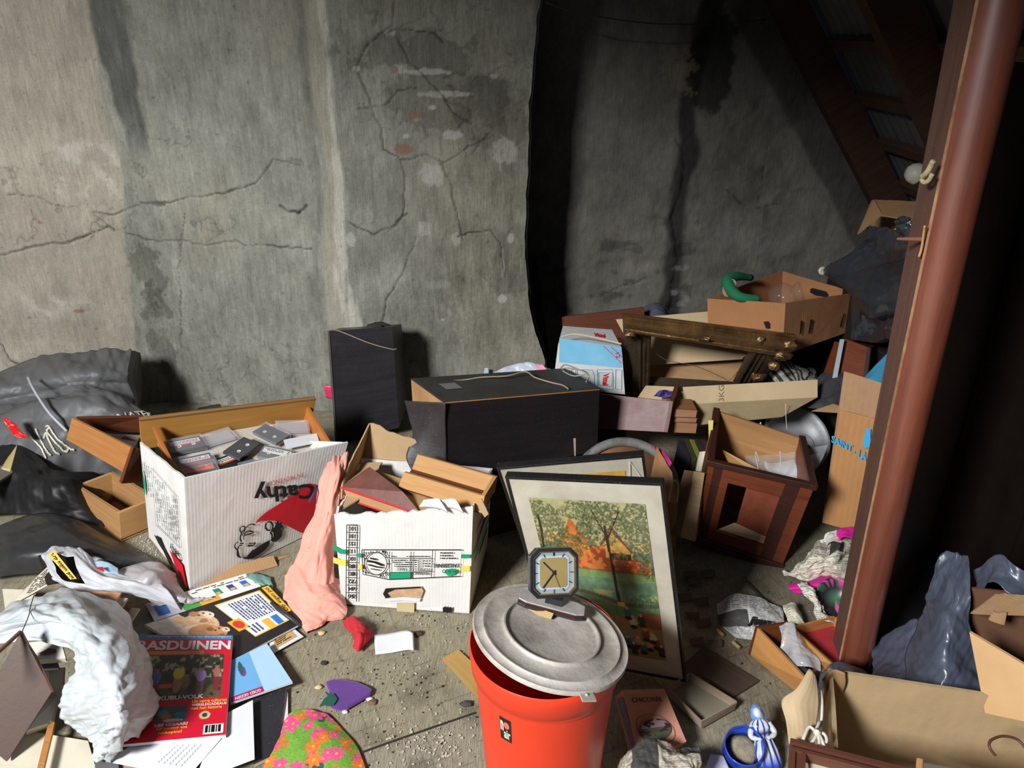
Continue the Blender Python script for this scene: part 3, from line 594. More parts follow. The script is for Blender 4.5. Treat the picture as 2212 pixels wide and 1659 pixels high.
for p in ([(303,1240),(345,1262),(383,1266),(383,1290),(345,1288),(303,1262)],[(440,1285),(464,1286),(464,1308),(440,1308)],[(1000,1290),(1046,1290),(1046,1310),(1000,1312)],[(610,1388),(726,1388),(726,1420),(610,1424)]): m=MB(); FA.poly(m,p); build('green_stripe',m,GRN,t)
YS=mat('yellow_stripe_ink',lin((226,206,90)),.6,bump=0)
for p in ([(306,1305),(345,1318),(383,1320),(383,1355),(345,1350),(306,1336)],[(440,1345),(466,1345),(466,1370),(440,1370)],[(998,1352),(1046,1352),(1046,1382),(998,1382)]): m=MB(); FA.poly(m,p); build('yellow_stripe',m,YS,t)
fr=qmap(face(c,'r'),.009); m=MB(); put_rect(m,fr,.0,.50,.8,.55,4); build('green_stripe',m,GRN,t)
for v in (.42,.62): m=MB(); put_rect(m,fr,.25,v,.7,v+.06,4); build('dark_print',m,BLK,t)
FA=Face(face(c,'f'),.0092,AC); m=MB(); nums=['150','138','125','113','100','88','80','72','64','56']; n=10
for k,s_ in enumerate(nums):
    y0=1130+(1538-1130)*k/n; y1=y0+(1538-1130)/n; x0=381-.5*k
    FA.text(m,s_,(x0+48,y1-9),(x0+10,y1-9),(x0+48,y0+9),bold=.03); FA.line(m,[(x0,y0),(x0+58,y0)],.007)
FA.line(m,[(380,1130),(438,1134),(433,1545),(376,1536)],.008,True)
FA.line(m,[(462,1265),(1001,1265),(995,1408),(605,1426),(468,1398)],.009,True)
for p in ([(612,1275),(612,1422)],[(845,1268),(838,1415)],[(728,1275),(726,1420)],[(612,1310),(842,1312)],[(612,1388),(838,1382)]): FA.line(m,p,.006)
FA.text(m,"L'ARLESIENNE",(990,1362),(850,1362),(990,1340),bold=.03); FA.text(m,'PROVENCE',(825,1400),(735,1400),(825,1386),bold=.02); FA.text(m,'POMMES DE TABLE',(830,1380),(652,1378),(830,1364))
u0,v0=FA.uv(985,1318); u1,v1=FA.uv(885,1275); para(m,FA.fn,u1,v0,u0,v1,3,3); u0,v0=FA.uv(760,1362); u1,v1=FA.uv(625,1316); para(m,FA.fn,u1,v0,u0,v1,4,8,.9); u0,v0=FA.uv(835,1360); u1,v1=FA.uv(792,1318); para(m,FA.fn,u1,v0,u0,v1,3,9); u0,v0=FA.uv(830,1306); u1,v1=FA.uv(620,1296); para(m,FA.fn,u1,v0,u0,v1,1,5)
for y in (1318,1330,1342,1354): FA.line(m,[(770,y),(780,y),(780,y+9),(770,y+9)],.004,True)
rr=random.Random(3)
for k in range(150):
    a,b=rr.uniform(470,604),rr.uniform(1272,1418)
    if math.hypot(a-537,b-1340)>66 and b<1396+(a-468)*.2-6: FA.poly(m,[(a+4.5*math.cos(z),b+4.5*math.sin(z)) for z in (0,1.2,2.4,3.7,5)])
FA.line(m,[(537+61*math.cos(z*.25),1340+61*math.sin(z*.25)) for z in range(25)],.008,True)
for p,w in (([(490,1325),(530,1332),(575,1350)],.022),([(495,1345),(540,1358),(575,1362)],.014),([(505,1310),(540,1318)],.016),([(510,1368),(560,1376)],.010)): FA.line(m,p,w)
build('black_print',m,BLK,t)
m=MB(); FA.text(m,'FRUICO',(986,1392),(896,1392),(986,1370),bold=.03); build('lettering',m,mat('dark_green_ink',lin((10,110,60)),.6,bump=0),t)
m=MB(); FA.poly(m,[(905,1385),(925,1370),(955,1366),(980,1380),(960,1400),(930,1408)]); build('green_leaf_print',m,GRN,t)
HOLE=mat('dark_hole',(.01,.009,.008),.95,bump=0); HK=mat('kraft_inner_liner',lin((196,160,120)),.85,var=.3,vs=60,bump=.4,bs=90)
FH=Face(face(c,'f'),.0075,AC); m=MB(); FH.poly(m,[(590,1475),(680,1470),(780,1465),(795,1490),(780,1530),(680,1520),(590,1530),(575,1505)]); build('hand_hole',m,HK,t)
FH=Face(face(c,'f'),.0085,AC); m=MB(); FH.poly(m,[(590,1475),(575,1505),(590,1530),(618,1522),(600,1500),(640,1482),(780,1474),(780,1465),(680,1470)]); build('hole_shadow_gap',m,HOLE,t)
m=MB(); FH.poly(m,[(898,1580),(912,1572),(930,1580),(946,1575),(950,1600),(938,1608),(920,1602),(900,1606)]); build('torn_hole',m,HOLE,t)
m=MB(); FH.poly(m,[(590,1530),(680,1522),(780,1530),(775,1546),(680,1540),(600,1545)]); build('torn_white_liner',m,WHI,t)
m=MB(); FH.poly(m,[(650,1552),(745,1552),(745,1615),(650,1612)]); build('packing_tape',m,mat('aged_tape',lin((200,184,140)),.35,bump=.05),t)
# things in it
q=[Z(735,1052,.33),Z(912,1112,.325),Z(870,1062,.36),Z(798,1008,.36)]
t=thing('book','thick red-edged book lying open side down in the torn white fruit box','book',Z(820,1070,.28))
m=slab(MB(),q,.004,flip=False); build('cover',m,mat('worn_red_brown_cover',lin((120,72,62)),.5,var=.4,vs=20,dirt=.6),t)
d=A(0,.0,-.032); m=slab(MB(),[q[0]+d,q[1]+d,q[1],q[0]],.12,toward=q[3]+d); build('page_block',m,mat('cream_page_edges',lin((196,160,110)),.8,wood=2,col2=lin((170,130,84))),t)
for dz in (0,-.032):
    m=tube(MB(),[q[0]+A(0,-.002,dz),q[1]+A(0,-.002,dz)],.003,5); build('red_edge',m,REDI,t)
t=thing('drawer','small plain wooden drawer wedged in the torn white fruit box','drawer',Z(950,1090,.30))
a,b,c2_,d2=Z(872,1020,.385),Z(1047,1072,.375),Z(1040,1108,.33),Z(860,1052,.34)
build('side_panel',slab(MB(),[d2,c2_,b,a],.012),WOODL,t,bevel=.001); e=A(.03,.08,.01)
build('side_panel',slab(MB(),[d2+e,c2_+e,b+e,a+e],.01),WOODL,t); build('end_panel',slab(MB(),[c2_,c2_+e,b+e,b],.01),WOODL,t); build('bottom_panel',slab(MB(),[d2,c2_,c2_+e,d2+e],.004),WOODD,t)
for i,(px,lab) in enumerate(((0,'folded white paper slip on the red book in the fruit box'),(34,'loose white paper slip beside the small drawer in the fruit box'))):
    m=MB(); Sheet([[Z(905+px,1095,.36),Z(945+px,1098,.36),Z(968+px,1108,.355)],[Z(915+px,1080,.385),Z(945+px,1076,.392),Z(955+px,1085,.385)]],.003,20,i).mesh(m,10,6); tag(build('paper_slip',m,WHI,smooth=True,solid=.001),lab,'paper')
# --- upright black speaker cabinet
SPK=mat('black_wood_veneer',lin((44,42,46)),.38,wood=1.0,col2=lin((30,28,30)),bump=.1,speck=.55,sc=lin((150,145,140)))
c=fitted([-0.707,2.66,0.004],[-0.022,0.021,0.05],[0.259,0.20,0.456],{'000':(725,957),'001':(708,715),'101':(847,706),'100':(862,924)})
c['100'][2]=max(c['100'][2],.004)
up=(c['001']-c['000']); dpt=A(.015,.2,.012); 
for k in ('01','11'): pass
c['010']=c['000']+dpt; c['110']=c['100']+dpt; c['011']=c['001']+A(.012,.15,-.045); c['111']=c['101']+A(.012,.15,-.045)
t=thing('speaker_cabinet','black veneered cabinet standing upright against the cracked wall','cabinet',base_of(c))
ce=ctr(c); build('cabinet_body',hexa(MB(),c),SPK,t,bevel=.003)
f=[c['000'],c['000']+(c['100']-c['000'])*.03,c['001']+(c['101']-c['001'])*.03,c['001']]
build('edge_strip',slab(MB(),[p+A(0,-.004,0) for p in f],.004),mat('grey_edge_strip',lin((78,72,68)),.6),t)
m=MB(); tube(m,curve([c['001']+A(-.02,-.01,.004),c['001']+A(.03,-.004,.006),c['001']+A(.15,-.006,-.045),c['101']+A(-.01,-.012,-.085),c['101']+A(.012,-.005,-.088)],6),.0022,6)
tag(build('twine',m,mat('hemp_twine',lin((150,132,110)),.9,bump=.5),smooth=True),'thin hemp twine tied across the top of the upright black cabinet','twine')
m=MB(); S=Sheet([[Y(790,708,2.72),Y(815,706,2.72),Y(845,708,2.72)],[Y(795,700,2.8),Y(818,697,2.8),Y(842,701,2.8)]],.01,30,5); S.mesh(m,14,10); tag(build('plastic_scrap',m,mat('black_plastic_film',lin((26,26,30)),.3,bump=.2),smooth=True,solid=.001),'scrap of black plastic film on top of the upright black cabinet','scrap')
# --- lying black cabinet
c=fitted([-0.207,1.963,0.279],[-0.158,0.072,0.434],[0.543,0.274,0.228],{'001':(960,871),'101':(1295,842),'000':(966,1030),'100':(1290,975),'011':(888,819),'111':(1220,797)})
t=thing('speaker_cabinet','long black cabinet lying on its side with a torn-off end sheet','cabinet',base_of(c)); chest=c
e=(c['011']-c['001']); rw=c['101']-c['001']
c0={k:(v+ (rw*.004 if k[0]=='0' else 0)) for k,v in c.items()}
build('cabinet_body',hexa(MB(),c0),mat('black_vinyl_veneer',lin((34,30,32)),.36,wood=1.0,col2=lin((26,22,24)),bump=.08,speck=.35,sc=lin((140,135,130))),t,bevel=.001)
build('top_panel',slab(MB(),[p+A(0,0,.003) for p in (c['001'],c['101'],c['111'],c['011'])],.004,toward=ctr(c)),mat('dusty_black_top',lin((56,54,48)),.7,var=.5,vs=6,speck=.4,bump=.1),t)
m=tube(MB(),[c['001']+A(0,-.001,.001),c['101']+A(0,-.001,.001)],.0018,5); build('bare_wood_edge',m,WOOD,t)
build('end_panel',slab(MB(),[c['010']*1.0,c['000'],c['001'],c['011']],.004),mat('bare_chipboard_end',lin((176,132,88)),.85,var=.3,bump=.3,speck=.3),t)
# torn end sheet hanging from the front left edge
r0=[Y(873,866,2.06),Y(905,868,2.03),Y(962,871,1.985)]; r1=[Y(884,905,2.05),Y(915,905,2.02),Y(962,910,1.985)]; r2=[Y(892,940,2.02),Y(915,945,2.0),Y(964,960,1.975)]; r3=[Y(878,985,1.99),Y(915,995,1.975),Y(964,1000,1.965)]; r4=[Y(890,1018,1.97),Y(920,1024,1.965),Y(965,1031,1.96)]
m=MB(); Sheet([r0,r1,r2,r3,r4],.004,8,5,'n').mesh(m,24,36); build('torn_end_sheet',m,mat('creased_black_vinyl',lin((52,46,46)),.42,var=.4,vs=20,bump=.2,speck=.35),t,smooth=True,solid=.003)
m=MB(); put_rect(m,qmap([c['001'],c['101'],c['111'],c['011']],.006),.10,.42,.20,.66,3); build('paper_label',m,mat('grey_label',lin((120,120,116)),.7),t)
m=MB(); S=Sheet([[Y(1238,943,2.02)-A(0,.01,0),Y(1243,943,2.02)-A(0,.01,0)],[Y(1240,985,2.02)-A(0,.012,0),Y(1243,985,2.02)-A(0,.012,0)]],.002,40,2); S.mesh(m,3,14)
build('frayed_thread_tuft',m,mat('hemp_twine',lin((150,132,110)),.9),t,solid=.002)
m=MB(); pp=lambda px,py,dz=.008:Z(px,py,c['001'][2]*.5+c['111'][2]*.5+dz)
T=curve([pp(925,822),pp(990,822),pp(1040,815),pp(1095,812),pp(1135,803),pp(1155,815),pp(1190,826),pp(1215,832),pp(1228,840)],6); tube(m,T,.0026,6)
tag(build('twine',m,mat('hemp_twine',lin((150,132,110)),.9,bump=.5),smooth=True),'frayed hemp twine trailing along the lying black cabinet top','twine')
m=MB(); tube(m,curve([pp(1212,794),pp(1222,788,.03),pp(1250,798,.04),pp(1268,806,.02),pp(1240,812),pp(1215,800),pp(1225,795,.03),pp(1262,802,.03),pp(1272,815),pp(1266,825)],8),.0024,6)
tag(build('shoelace',m,mat('flat_beige_lace',lin((150,142,124)),.9),smooth=True),'beige lace looped in a bow at the right end of the lying black cabinet','lace')
# prop under the lying cabinet
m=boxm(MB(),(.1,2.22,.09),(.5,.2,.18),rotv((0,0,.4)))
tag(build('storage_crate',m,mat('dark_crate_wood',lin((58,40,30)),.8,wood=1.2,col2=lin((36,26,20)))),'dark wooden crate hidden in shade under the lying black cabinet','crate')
# --- post
WP=mat('varnished_red_brown_post',lin((128,64,40)),.46,wood=1.1,col2=lin((92,44,30)),bump=.04,coat=1.0,spec=1.0)
p0=A(.884,1.475,0.0); p1=A(.825,1.4505,1.875); ax=nrm(p1-p0); ex=nrm(np.cross(A(0,1,0),ax)); ey=np.cross(ax,ex)
prof=[(-.050,.075),(-.0490,-.008),(-.0478,-.014)]+[(.0495*math.sin(math.radians(a)),-.0485*math.cos(math.radians(a))) for a in range(-70,92,8)]+[(.050,.075)]
t=thing('wooden_post','dark red varnished wooden post with one rounded face standing right of centre','post',p0)
def sweep(pr,z0=0,z1=1,n=26):
    m=MB(); N=len(pr); vs=[];uv=[]; per=np.cumsum([0]+[math.dist(pr[i],pr[(i+1)%N]) for i in range(N)])
    for j in range(n+1):
        f=z0+(z1-z0)*j/n; o=p0*(1-f)+p1*f
        tw=-math.radians(8*(1-min(f*1.1,1))); ct,st_=math.cos(tw),math.sin(tw)
        for k,(x,y) in enumerate(pr): vs.append(o+(ex*(x*ct-y*st_)+ey*(x*st_+y*ct))*(.78+.11*min(f*1.144,1))); uv.append((f*1.88,per[k]*1.0))
    fs=[(j*N+k,j*N+(k+1)%N,(j+1)*N+(k+1)%N,(j+1)*N+k) for j in range(n) for k in range(N-1)]+[tuple(range(N))[::-1],tuple(n*N+k for k in range(N))]+[(j*N+N-1,j*N,(j+1)*N,(j+1)*N+N-1) for j in range(n)]
    m.add(vs,fs,uv); return m
build('post_body',sweep(prof),WP,t,smooth=False,base=p0).modifiers.new('wn','WEIGHTED_NORMAL')
o=[x for x in t.children][0]; o.data.polygons.foreach_set('use_smooth',[True]*len(o.data.polygons))
build('worn_left_face',sweep([(-.0515,.075),(-.0504,-.0075),(-.0490,-.0075),(-.050,.075)]),mat('scuffed_brown_paint',lin((104,74,62)),.5,wood=1.5,col2=lin((80,54,44)),speck=.5),t)
build('pale_edge_line',sweep([(-.0512,-.0070),(-.0492,-.0145),(-.0470,-.0140),(-.049,-.0068)]),mat('pale_scratched_edge',lin((170,130,96)),.6,var=.4,vs=30,dirt=.9,dc=lin((100,58,40))),t)
# ------------------------------------------------ pail, lid, clock
RED=mat('orange_red_plastic',lin((222,62,34)),.38,var=.06,bump=.04,bs=20,spec=.5,speck=.12,sc=lin((120,30,20)),spb=160)
PC=A(.066,1.135,0)
t=thing('pail','orange-red plastic pail with a ribbed rim standing on the lino','pail',PC)
prof=[(.0,.006),(.112,.006),(.113,.0),(.117,.003),(.124,.10),(.131,.22),(.1385,.335),(.1395,.350),(.1425,.352),(.1435,.362),(.147,.366),(.150,.400),(.1505,.416),(.1475,.420),(.1445,.416),(.1385,.38),(.133,.30),(.118,.02),(0,.014)]
build('body',lathe(MB(),prof,PC,n=96),RED,t,smooth=True).modifiers.new('e','EDGE_SPLIT').split_angle=.7
def cyl_fn(r0,z0,th0,w,h):
    return lambda u,v:PC+A(math.cos(th0+(u-.5)*w/r0)*(r0+(v*h)*.065),math.sin(th0+(u-.5)*w/r0)*(r0+(v*h)*.065),z0+v*h)
rl=.1347; th=math.atan2(-.86,-.60); 
fn=cyl_fn(rl,.272,th,.026,.062); m=MB(); put_rect(m,fn,0,0,1,1,6); build('label_sticker',m,mat('black_sticker',lin((30,28,26)),.3,bump=0),t)
fn=cyl_fn(rl+.0008,.272,th,.026,.062); m=MB(); put_text(m,fn,'n',.08,.42,.36,.86,bold=.05); put_text(m,fn,'air',.36,.12,.92,.52,bold=.03); build('lettering',m,PAP,t)
m=MB(); put_poly(m,fn,arc(.62,.72,.24,.15,0,340,16)); build('red_dot_print',m,mat('coral_ink',lin((230,110,90)),.4,bump=0),t)
# tin lid
LID=mat('weathered_zinc_lid',lin((176,168,158)),.55,metal=.12,var=.5,vs=22,bump=.3,bs=90,dirt=.8,dc=lin((206,200,190)),speck=.5,sc=lin((220,216,208)),spb=260)
LC=Z(1191,1366,.460); LR=rotv((math.radians(-5),math.radians(13),0))
t=thing('pan_lid','dull grey tin lid with raised rings lying tilted on the orange-red pail','lid',LC)
prof=[(0,.0035),(.086,.0030),(.0895,.0045),(.0915,.0095),(.0945,.0095),(.0965,.005),(.10,.0035),(.128,.002),(.131,.004),(.134,.004),(.137,.0),(.147,-.002),(.1505,-.001),(.1520,-.004),(.1518,-.010),(.149,-.011),(.1485,-.006),(.13,-.0025),(0,-.0015)]
build('lid_body',lathe(MB(),prof,LC,LR,n=96),LID,t,smooth=True).modifiers.new('e','EDGE_SPLIT').split_angle=.8
a=LC+LR@A(.055,-.140,-.002); m=boxm(MB(),a+A(.0,-.004,-.004),(.026,.030,.003),LR@rotv((0,0,.25))); build('handle_tab',m,mat('pale_tin_tab',lin((186,180,168)),.5,metal=.3,var=.3,bump=.2),t,bevel=.002)
build('tab_rivet',lathe(MB(),[(0,.003),(.0025,.002),(.003,0)],a+A(0,-.006,-.002),LR,n=10),LID,t)
# clock
CK=LC+LR@A(-.012,.035,.012)
base_px=Z(1192,1312,.475)
R_=rotv((0,0,math.radians(-9))); B0=base_px+A(0,.01,.0)
t=thing('alarm_clock','octagonal silver faced quartz clock tilted on its wooden foot on the tin lid','clock',B0-A(0,0,.012))
RB=rotv((0,math.radians(11),0))@R_
MET=mat('tarnished_dark_metal',lin((84,84,90)),.3,metal=.8,var=.3,vs=30,bump=.1); CHR=mat('brushed_steel',lin((170,172,176)),.28,metal=.9,var=.2,bump=.05)
def octo(w,h,k): return [(-w+k,-h),(w-k,-h),(w,-h+k),(w,h-k),(w-k,h),(-w+k,h),(-w,h-k),(-w,-h+k)]
def prism(m,poly,z0,z1,c,R):
    n=len(poly); vs=[A(*c)+R@A(x,y,z0) for x,y in poly]+[A(*c)+R@A(x,y,z1) for x,y in poly]
    m.add(vs,[tuple(range(n))[::-1],tuple(range(n,2*n))]+[(i,(i+1)%n,n+(i+1)%n,n+i) for i in range(n)],[(p[0],p[1]) for p in poly]*2); return m
def ring(m,po,pi,z0,z1,c,R):
    n=len(po); f=lambda P,z:[A(*c)+R@A(x,y,z) for x,y in P]; vs=f(po,z0)+f(po,z1)+f(pi,z1)+f(pi,z0); fs=[]
    for i in range(n):
        j=(i+1)%n
        for k in range(4): a,b=k*n,((k+1)%4)*n; fs.append((a+i,a+j,b+j,b+i))
    m.add(vs,fs); return m
foot=[(-.066,-.012),(-.05,-.018),(.05,-.018),(.066,-.012),(.066,.012),(.05,.018),(-.05,.018),(-.066,.012)]
build('foot_plate',prism(MB(),foot,-.012,-.006,B0,RB),MET,t,bevel=.001)
build('foot_wood_layer',prism(MB(),[(x*.985,y*.96) for x,y in foot],-.006,.001,B0,RB),WOODK,t)
build('foot_plate',prism(MB(),foot,.001,.005,B0,RB),mat('satin_steel',lin((176,172,168)),.4,metal=.3,var=.3,vs=40),t,bevel=.001)
build('stem',boxm(MB(),B0+RB@A(.003,.0,.011),(.034,.016,.016),RB),MET,t,bevel=.002)
CC=Y(1196,1237,B0[1]+.004); RC=rotv((0,0,math.radians(10)))@rotv((0,math.radians(5),0))@rotv((math.radians(62),0,0))
fo=lambda s:[(x*s,y*s) for x,y in octo(.0485,.0475,.0145)]
build('case',prism(MB(),fo(.97),-.018,-.002,CC,RC),MET,t,bevel=.001)
build('bezel',ring(MB(),fo(1.0),fo(.87),-.012,.006,CC,RC),MET,t,bevel=.0012)
build('inner_rim',ring(MB(),fo(.875),fo(.83),-.004,.004,CC,RC),mat('brass_rim',lin((180,160,110)),.3,metal=.8),t)
build('dial',prism(MB(),fo(.86),-.004,-.0015,CC,RC),mat('silver_dial',lin((176,182,188)),.35,metal=.4,var=.15,bump=.02),t)
sq=[(x*.0275,y*.0285) for x,y in octo(1,1,.15)]; build('blue_border',prism(MB(),[(x*1.12,y*1.12) for x,y in sq],-.001,-.0006,CC,RC),mat('pale_blue_border',lin((168,186,202)),.4),t)
build('centre_panel',prism(MB(),sq,-.0005,.0,CC,RC),mat('gold_dial_centre',lin((196,172,112)),.35,metal=.5,var=.2),t)
fnc=lambda u,v:CC+RC@A(u,v,.0012)
for h in range(12):
    a=math.radians(90-30*h); r0,r1=.032,(.0385 if h%3 else .0395); k=max(abs(math.cos(a)),abs(math.sin(a)))**.5
    m=MB(); put_line(m,fnc,[(r0*math.cos(a)/k,r0*math.sin(a)/k),(r1*math.cos(a)/k,r1*math.sin(a)/k)],.0014 if h else .0024); build('hour_mark',m,BLK,t)
for a,l,w in ((135,.030,.0022),(232,.036,.0028),(-68,.032,.0008)):
    m=MB(); r=math.radians(a); put_line(m,lambda u,v:CC+RC@A(u,v,.002),[(-.006*math.cos(r),-.006*math.sin(r)),(l*math.cos(r),l*math.sin(r))],w); build('hand',m,BLK,t)
build('hand_hub',lathe(MB(),[(0,.0035),(.003,.003),(.003,.0005)],CC,RC,n=14),BLK,t)
m=slab(MB(),[Z(1130,1318,.466),Z(1190,1338,.466),Z(1196,1325,.472),Z(1140,1305,.472)],.001); tag(build('paper_scrap',m,mat('tan_paper',lin((178,150,100)),.8)),'scrap of tan paper trapped under the clock foot on the tin lid','paper')
# ------------------------------------------------ framed pictures
def art_main(U,V):
    n=fbm(U*6,V*9,1,4); n2=fbm(U*30,V*40,2,3); c=np.zeros((len(U),3)); c[:]=A(*lin((168,164,118)))
    def L(mask,col,k=1.): 
        mask=np.clip(mask,0,1)[:,None]*k; c[:]=c*(1-mask)+mask*A(*lin(col))
    L(sstep(.76,.70,V+.04*n),(92,120,98)); L(sstep(.70,.62,V+.05*n),(60,84,58)); L(sstep(.60,.55,V),(110,84,52))
    # barns
    def gable(x0,x1,y0,y1,ap,col,roof):
        mx=(x0+x1)/2; top=y1+(ap-y1)*(1-np.abs((U-mx)/((x1-x0)/2))); L((U>x0)&(U<x1)&(V>y0)&(V<top),roof); L((U>x0+.02)&(U<x1-.02)&(V>y0)&(V<y1+(ap-y1)*.75*(1-np.abs((U-mx)/((x1-x0)/2)))),col)
    gable(.16,.50,.60,.70,.90,(196,116,50),(176,100,44)); gable(.50,.86,.62,.68,.87,(190,150,80),(122,64,44)); L((U>.10)&(U<.98)&(V>.585)&(V<.665+.01*n),(172,82,44)); L((U>.46)&(U<.60)&(V>.60)&(V<.735),(150,70,40)); L((U>.62)&(U<.82)&(V>.66)&(V<.70),(60,48,36))
    L((n2>.55)&(V>.585)&(V<.80)&(c[:,0]>.25),(220,140,70),.5)
    L(sstep(.585,.57,V)*sstep(.20,.24,V),(124,150,92)); L((V<.50+.05*n)&(V>.36),(96,128,104),.8); L((V<.45)&(V>.41)&(n>.45),(170,170,110),.7); L(sstep(.36,.34,V+.03*(n-.5)),(92,136,96),.9); L(sstep(.30,.26,V+.06*(n-.5)),(150,128,66),.85)
    L((np.abs(V-.395+.10*(U-.4)*(U>.4)*0-.03*np.sin(U*6))<.012),(92,74,48),.8); L((U>.80)&(V>.22)&(V<.33),(140,76,50),.9); L((U>.62)&(U<.72)&(V<.18)&(V>.1),(110,150,140),.6)
    # little figures as plain coloured dabs
    rr=random.Random(9)
    for (x,y) in ((.74,.25),(.82,.27),(.70,.31),(.66,.10),(.76,.11),(.86,.10),(.93,.12),(.80,.07),(.71,.06),(.90,.16),(.97,.07),(.84,.17)):
        col=rr.choice([(150,60,50),(180,150,90),(70,110,110),(200,190,160),(60,60,50)]); L(((U-x)/.035)**2+((V-y)/.032)**2<1,col); L(((U-x)/.035)**2+((V-y+.035)/.015)**2<1,(50,44,34)); L(((U-x)/.014)**2+((V-y-.035)/.012)**2<1,(206,160,120))
    # foliage and trees
    def fol(cx,cy,rx,ry,s,thr=.5,col=(52,66,40)):
        k=(((U-cx)/rx)**2+((V-cy)/ry)**2)+1.2*(fbm(U*14,V*20,s,4)-.5); m_=(k<1)&(fbm(U*75,V*105,s+3,2)>thr-.12); L(m_,col,.75); L(m_&(fbm(U*80,V*120,s+5,2)>.56),(132,136,88),.5)
    fol(.08,.80,.22,.20,21); fol(.28,.72,.13,.10,22,.52,(74,78,40)); fol(.52,.94,.30,.07,23,.55); fol(.62,.86,.20,.12,24,.58,(60,70,46)); fol(.93,.82,.16,.18,25,.5,(46,66,50)); fol(.95,.62,.08,.07,26); fol(.70,.66,.09,.06,27,.55,(110,78,48)); fol(.9,.40,.14,.05,28,.5,(58,96,70)); fol(.45,.80,.10,.09,29)
    L((np.abs(U-.635-.03*(.6-V))<.016*(1.1-V*.5))&(V>.37)&(V<.86),(58,44,32)); L((np.abs(U-.03-.02*np.sin(V*9))<.010)&(V>.45)&(V<.9),(50,42,32)); L((np.abs(U-.655)<.035)&(np.abs(V-.365)<.015),(200,170,110)); L((np.abs(U-.635+(V-.78)*.6)<.006)&(V>.78)&(V<.95),(58,44,32)); L((np.abs(U-.635-(V-.78)*.8)<.006)&(V>.78)&(V<.95),(58,44,32))
    return c*(.72+.5*n2)[:,None]
def picture(name,label,c,art,box,fw=.0065,fd=.02):
    t=thing(name,label,'picture',base_of(c)); q=face(c,'f'); fn=qmap(q,0); ww=np.linalg.norm(q[1]-q[0]); hh=np.linalg.norm(q[3]-q[0]); a=fw/ww; b=fw/hh
    P=lambda u,v:fn(u,v)
    for nm,k in (('frame_rail',[P(0,0),P(1,0),P(1,b),P(0,b)]),('frame_rail',[P(0,1-b),P(1,1-b),P(1,1),P(0,1)]),('frame_rail',[P(0,b),P(a,b),P(a,1-b),P(0,1-b)]),('frame_rail',[P(1-a,b),P(1,b),P(1,1-b),P(1-a,1-b)])):
        build(nm,slab(MB(),k,fd),mat('black_frame_wood',lin((28,26,26)),.35,var=.3,bump=.1,speck=.2),t,bevel=.0015)
    n=nrm(np.cross(q[1]-q[0],q[3]-q[0])); n=n if np.dot(n,_C-q[0])<0 else -n
    g=[P(a,b),P(1-a,b),P(1-a,1-b),P(a,1-b)]; build('mount',slab(MB(),[p+n*.004 for p in g],.003),mat('foxed_cream_mount',lin((186,180,162)),.55,var=.22,vs=12,bump=.03,dirt=.45,dc=lin((150,138,112)),coat=.3),t)
    u0,v0,u1,v1=box; qa=[P(u0,v0)+n*.0035,P(u1,v0)+n*.0035,P(u1,v1)+n*.0035,P(u0,v1)+n*.0035]; m,col=painted(qa,150,210,art,.0008); build('printed_picture',m,ATTR,t,col=np.clip(col,0,1)); return t
c=fitted([0.106,1.509,0.0],[0.148,-0.171,-0.309],[0.348,0.02,0.647],{'001':(1090,1030),'101':(1432,1045),'100':(1482,1475)})
pic=c
picture('framed_picture','large framed country scene of trees and orange barns leaning behind the pail','x' and c,art_main,(.125,.105,.875,.905))
c=fitted([0.065,1.832,0.0],[0.278,-0.184,-0.094],[0.376,0.02,0.531],{'001':(1072,1012),'101':(1391,984),'100':(1425,1250)}); pic2=c
def art2(U,V): return A(*lin((206,160,70)))*(.75+.5*fbm(U*14,V*14,4,4))[:,None]
t=picture('framed_picture','second black framed picture, only its cream mount and yellow print showing above the first',c,art2,(.12,.10,.86,.90))
m=MB(); f=qmap(face(c,'f'),.001); put_line(m,f,[(.865,.70),(.90,.97),(.985,.80)],.006,.7); build('mount_corner_fold',m,WHI,t)
# ------------------------------------------------ small wooden cabinet with a square hole
c=fitted([0.558,1.969,0.015],[-0.032,0.144,-0.277],[0.298,0.30,0.294],{'001':(1532,997),'101':(1760,1050),'100':(1688,1226),'000':(1499,1163),'011':(1546,885),'111':(1735,946)}); cab=c
t=thing('wooden_cabinet','small inlaid mahogany cabinet, open on top, with a square hole in its front','cabinet',base_of(c))
q=face(c,'f'); fn=qmap(q,0); P=lambda u,v:fn(u,v); T_=.012
parts=[('front_frame_rail',(0,0,1,.18),WOODM),('front_frame_rail',(0,.80,1,1),WOODM),('front_frame_stile',(0,.18,.055,.80),WOODM),('dark_inlay_band',(.055,.18,.14,.80),WOODK),('front_frame_stile',(.14,.18,.22,.80),WOODM),('dark_inlay_band',(.74,.18,.88,.80),WOODK),('front_frame_stile',(.88,.18,1,.80),WOODM)]
for nm,(u0,v0,u1,v1),mm in parts: build(nm,slab(MB(),[P(u0,v0),P(u1,v0),P(u1,v1),P(u0,v1)],T_),mm,t)
parts=[('dark_inlay_band',(.055,0,.14,.18)),('dark_inlay_band',(.74,0,.88,.18)),('dark_inlay_band',(.74,.80,.88,.985)),('dark_inlay_band',(.055,.80,.14,.985))]
f2=qmap(q,.0012)
for nm,(u0,v0,u1,v1) in parts: m=MB(); put_rect(m,f2,u0,v0,u1,v1,1); build(nm,m,WOODK,t)
cc=ctr(c)
for s_,k in (('side_panel',('000','010','011','001')),('side_panel',('100','110','111','101'))): build(s_,slab(MB(),K8(c,k),T_,toward=cc),WOODM,t)
bp=K8(c,('010','110','111','011')); up=nrm(c['011']-c['010']); build('back_panel',slab(MB(),bp,.010,toward=cc),mat('bare_plywood',lin((178,132,82)),.6,wood=.7,col2=lin((150,104,60)),bump=.1),t)
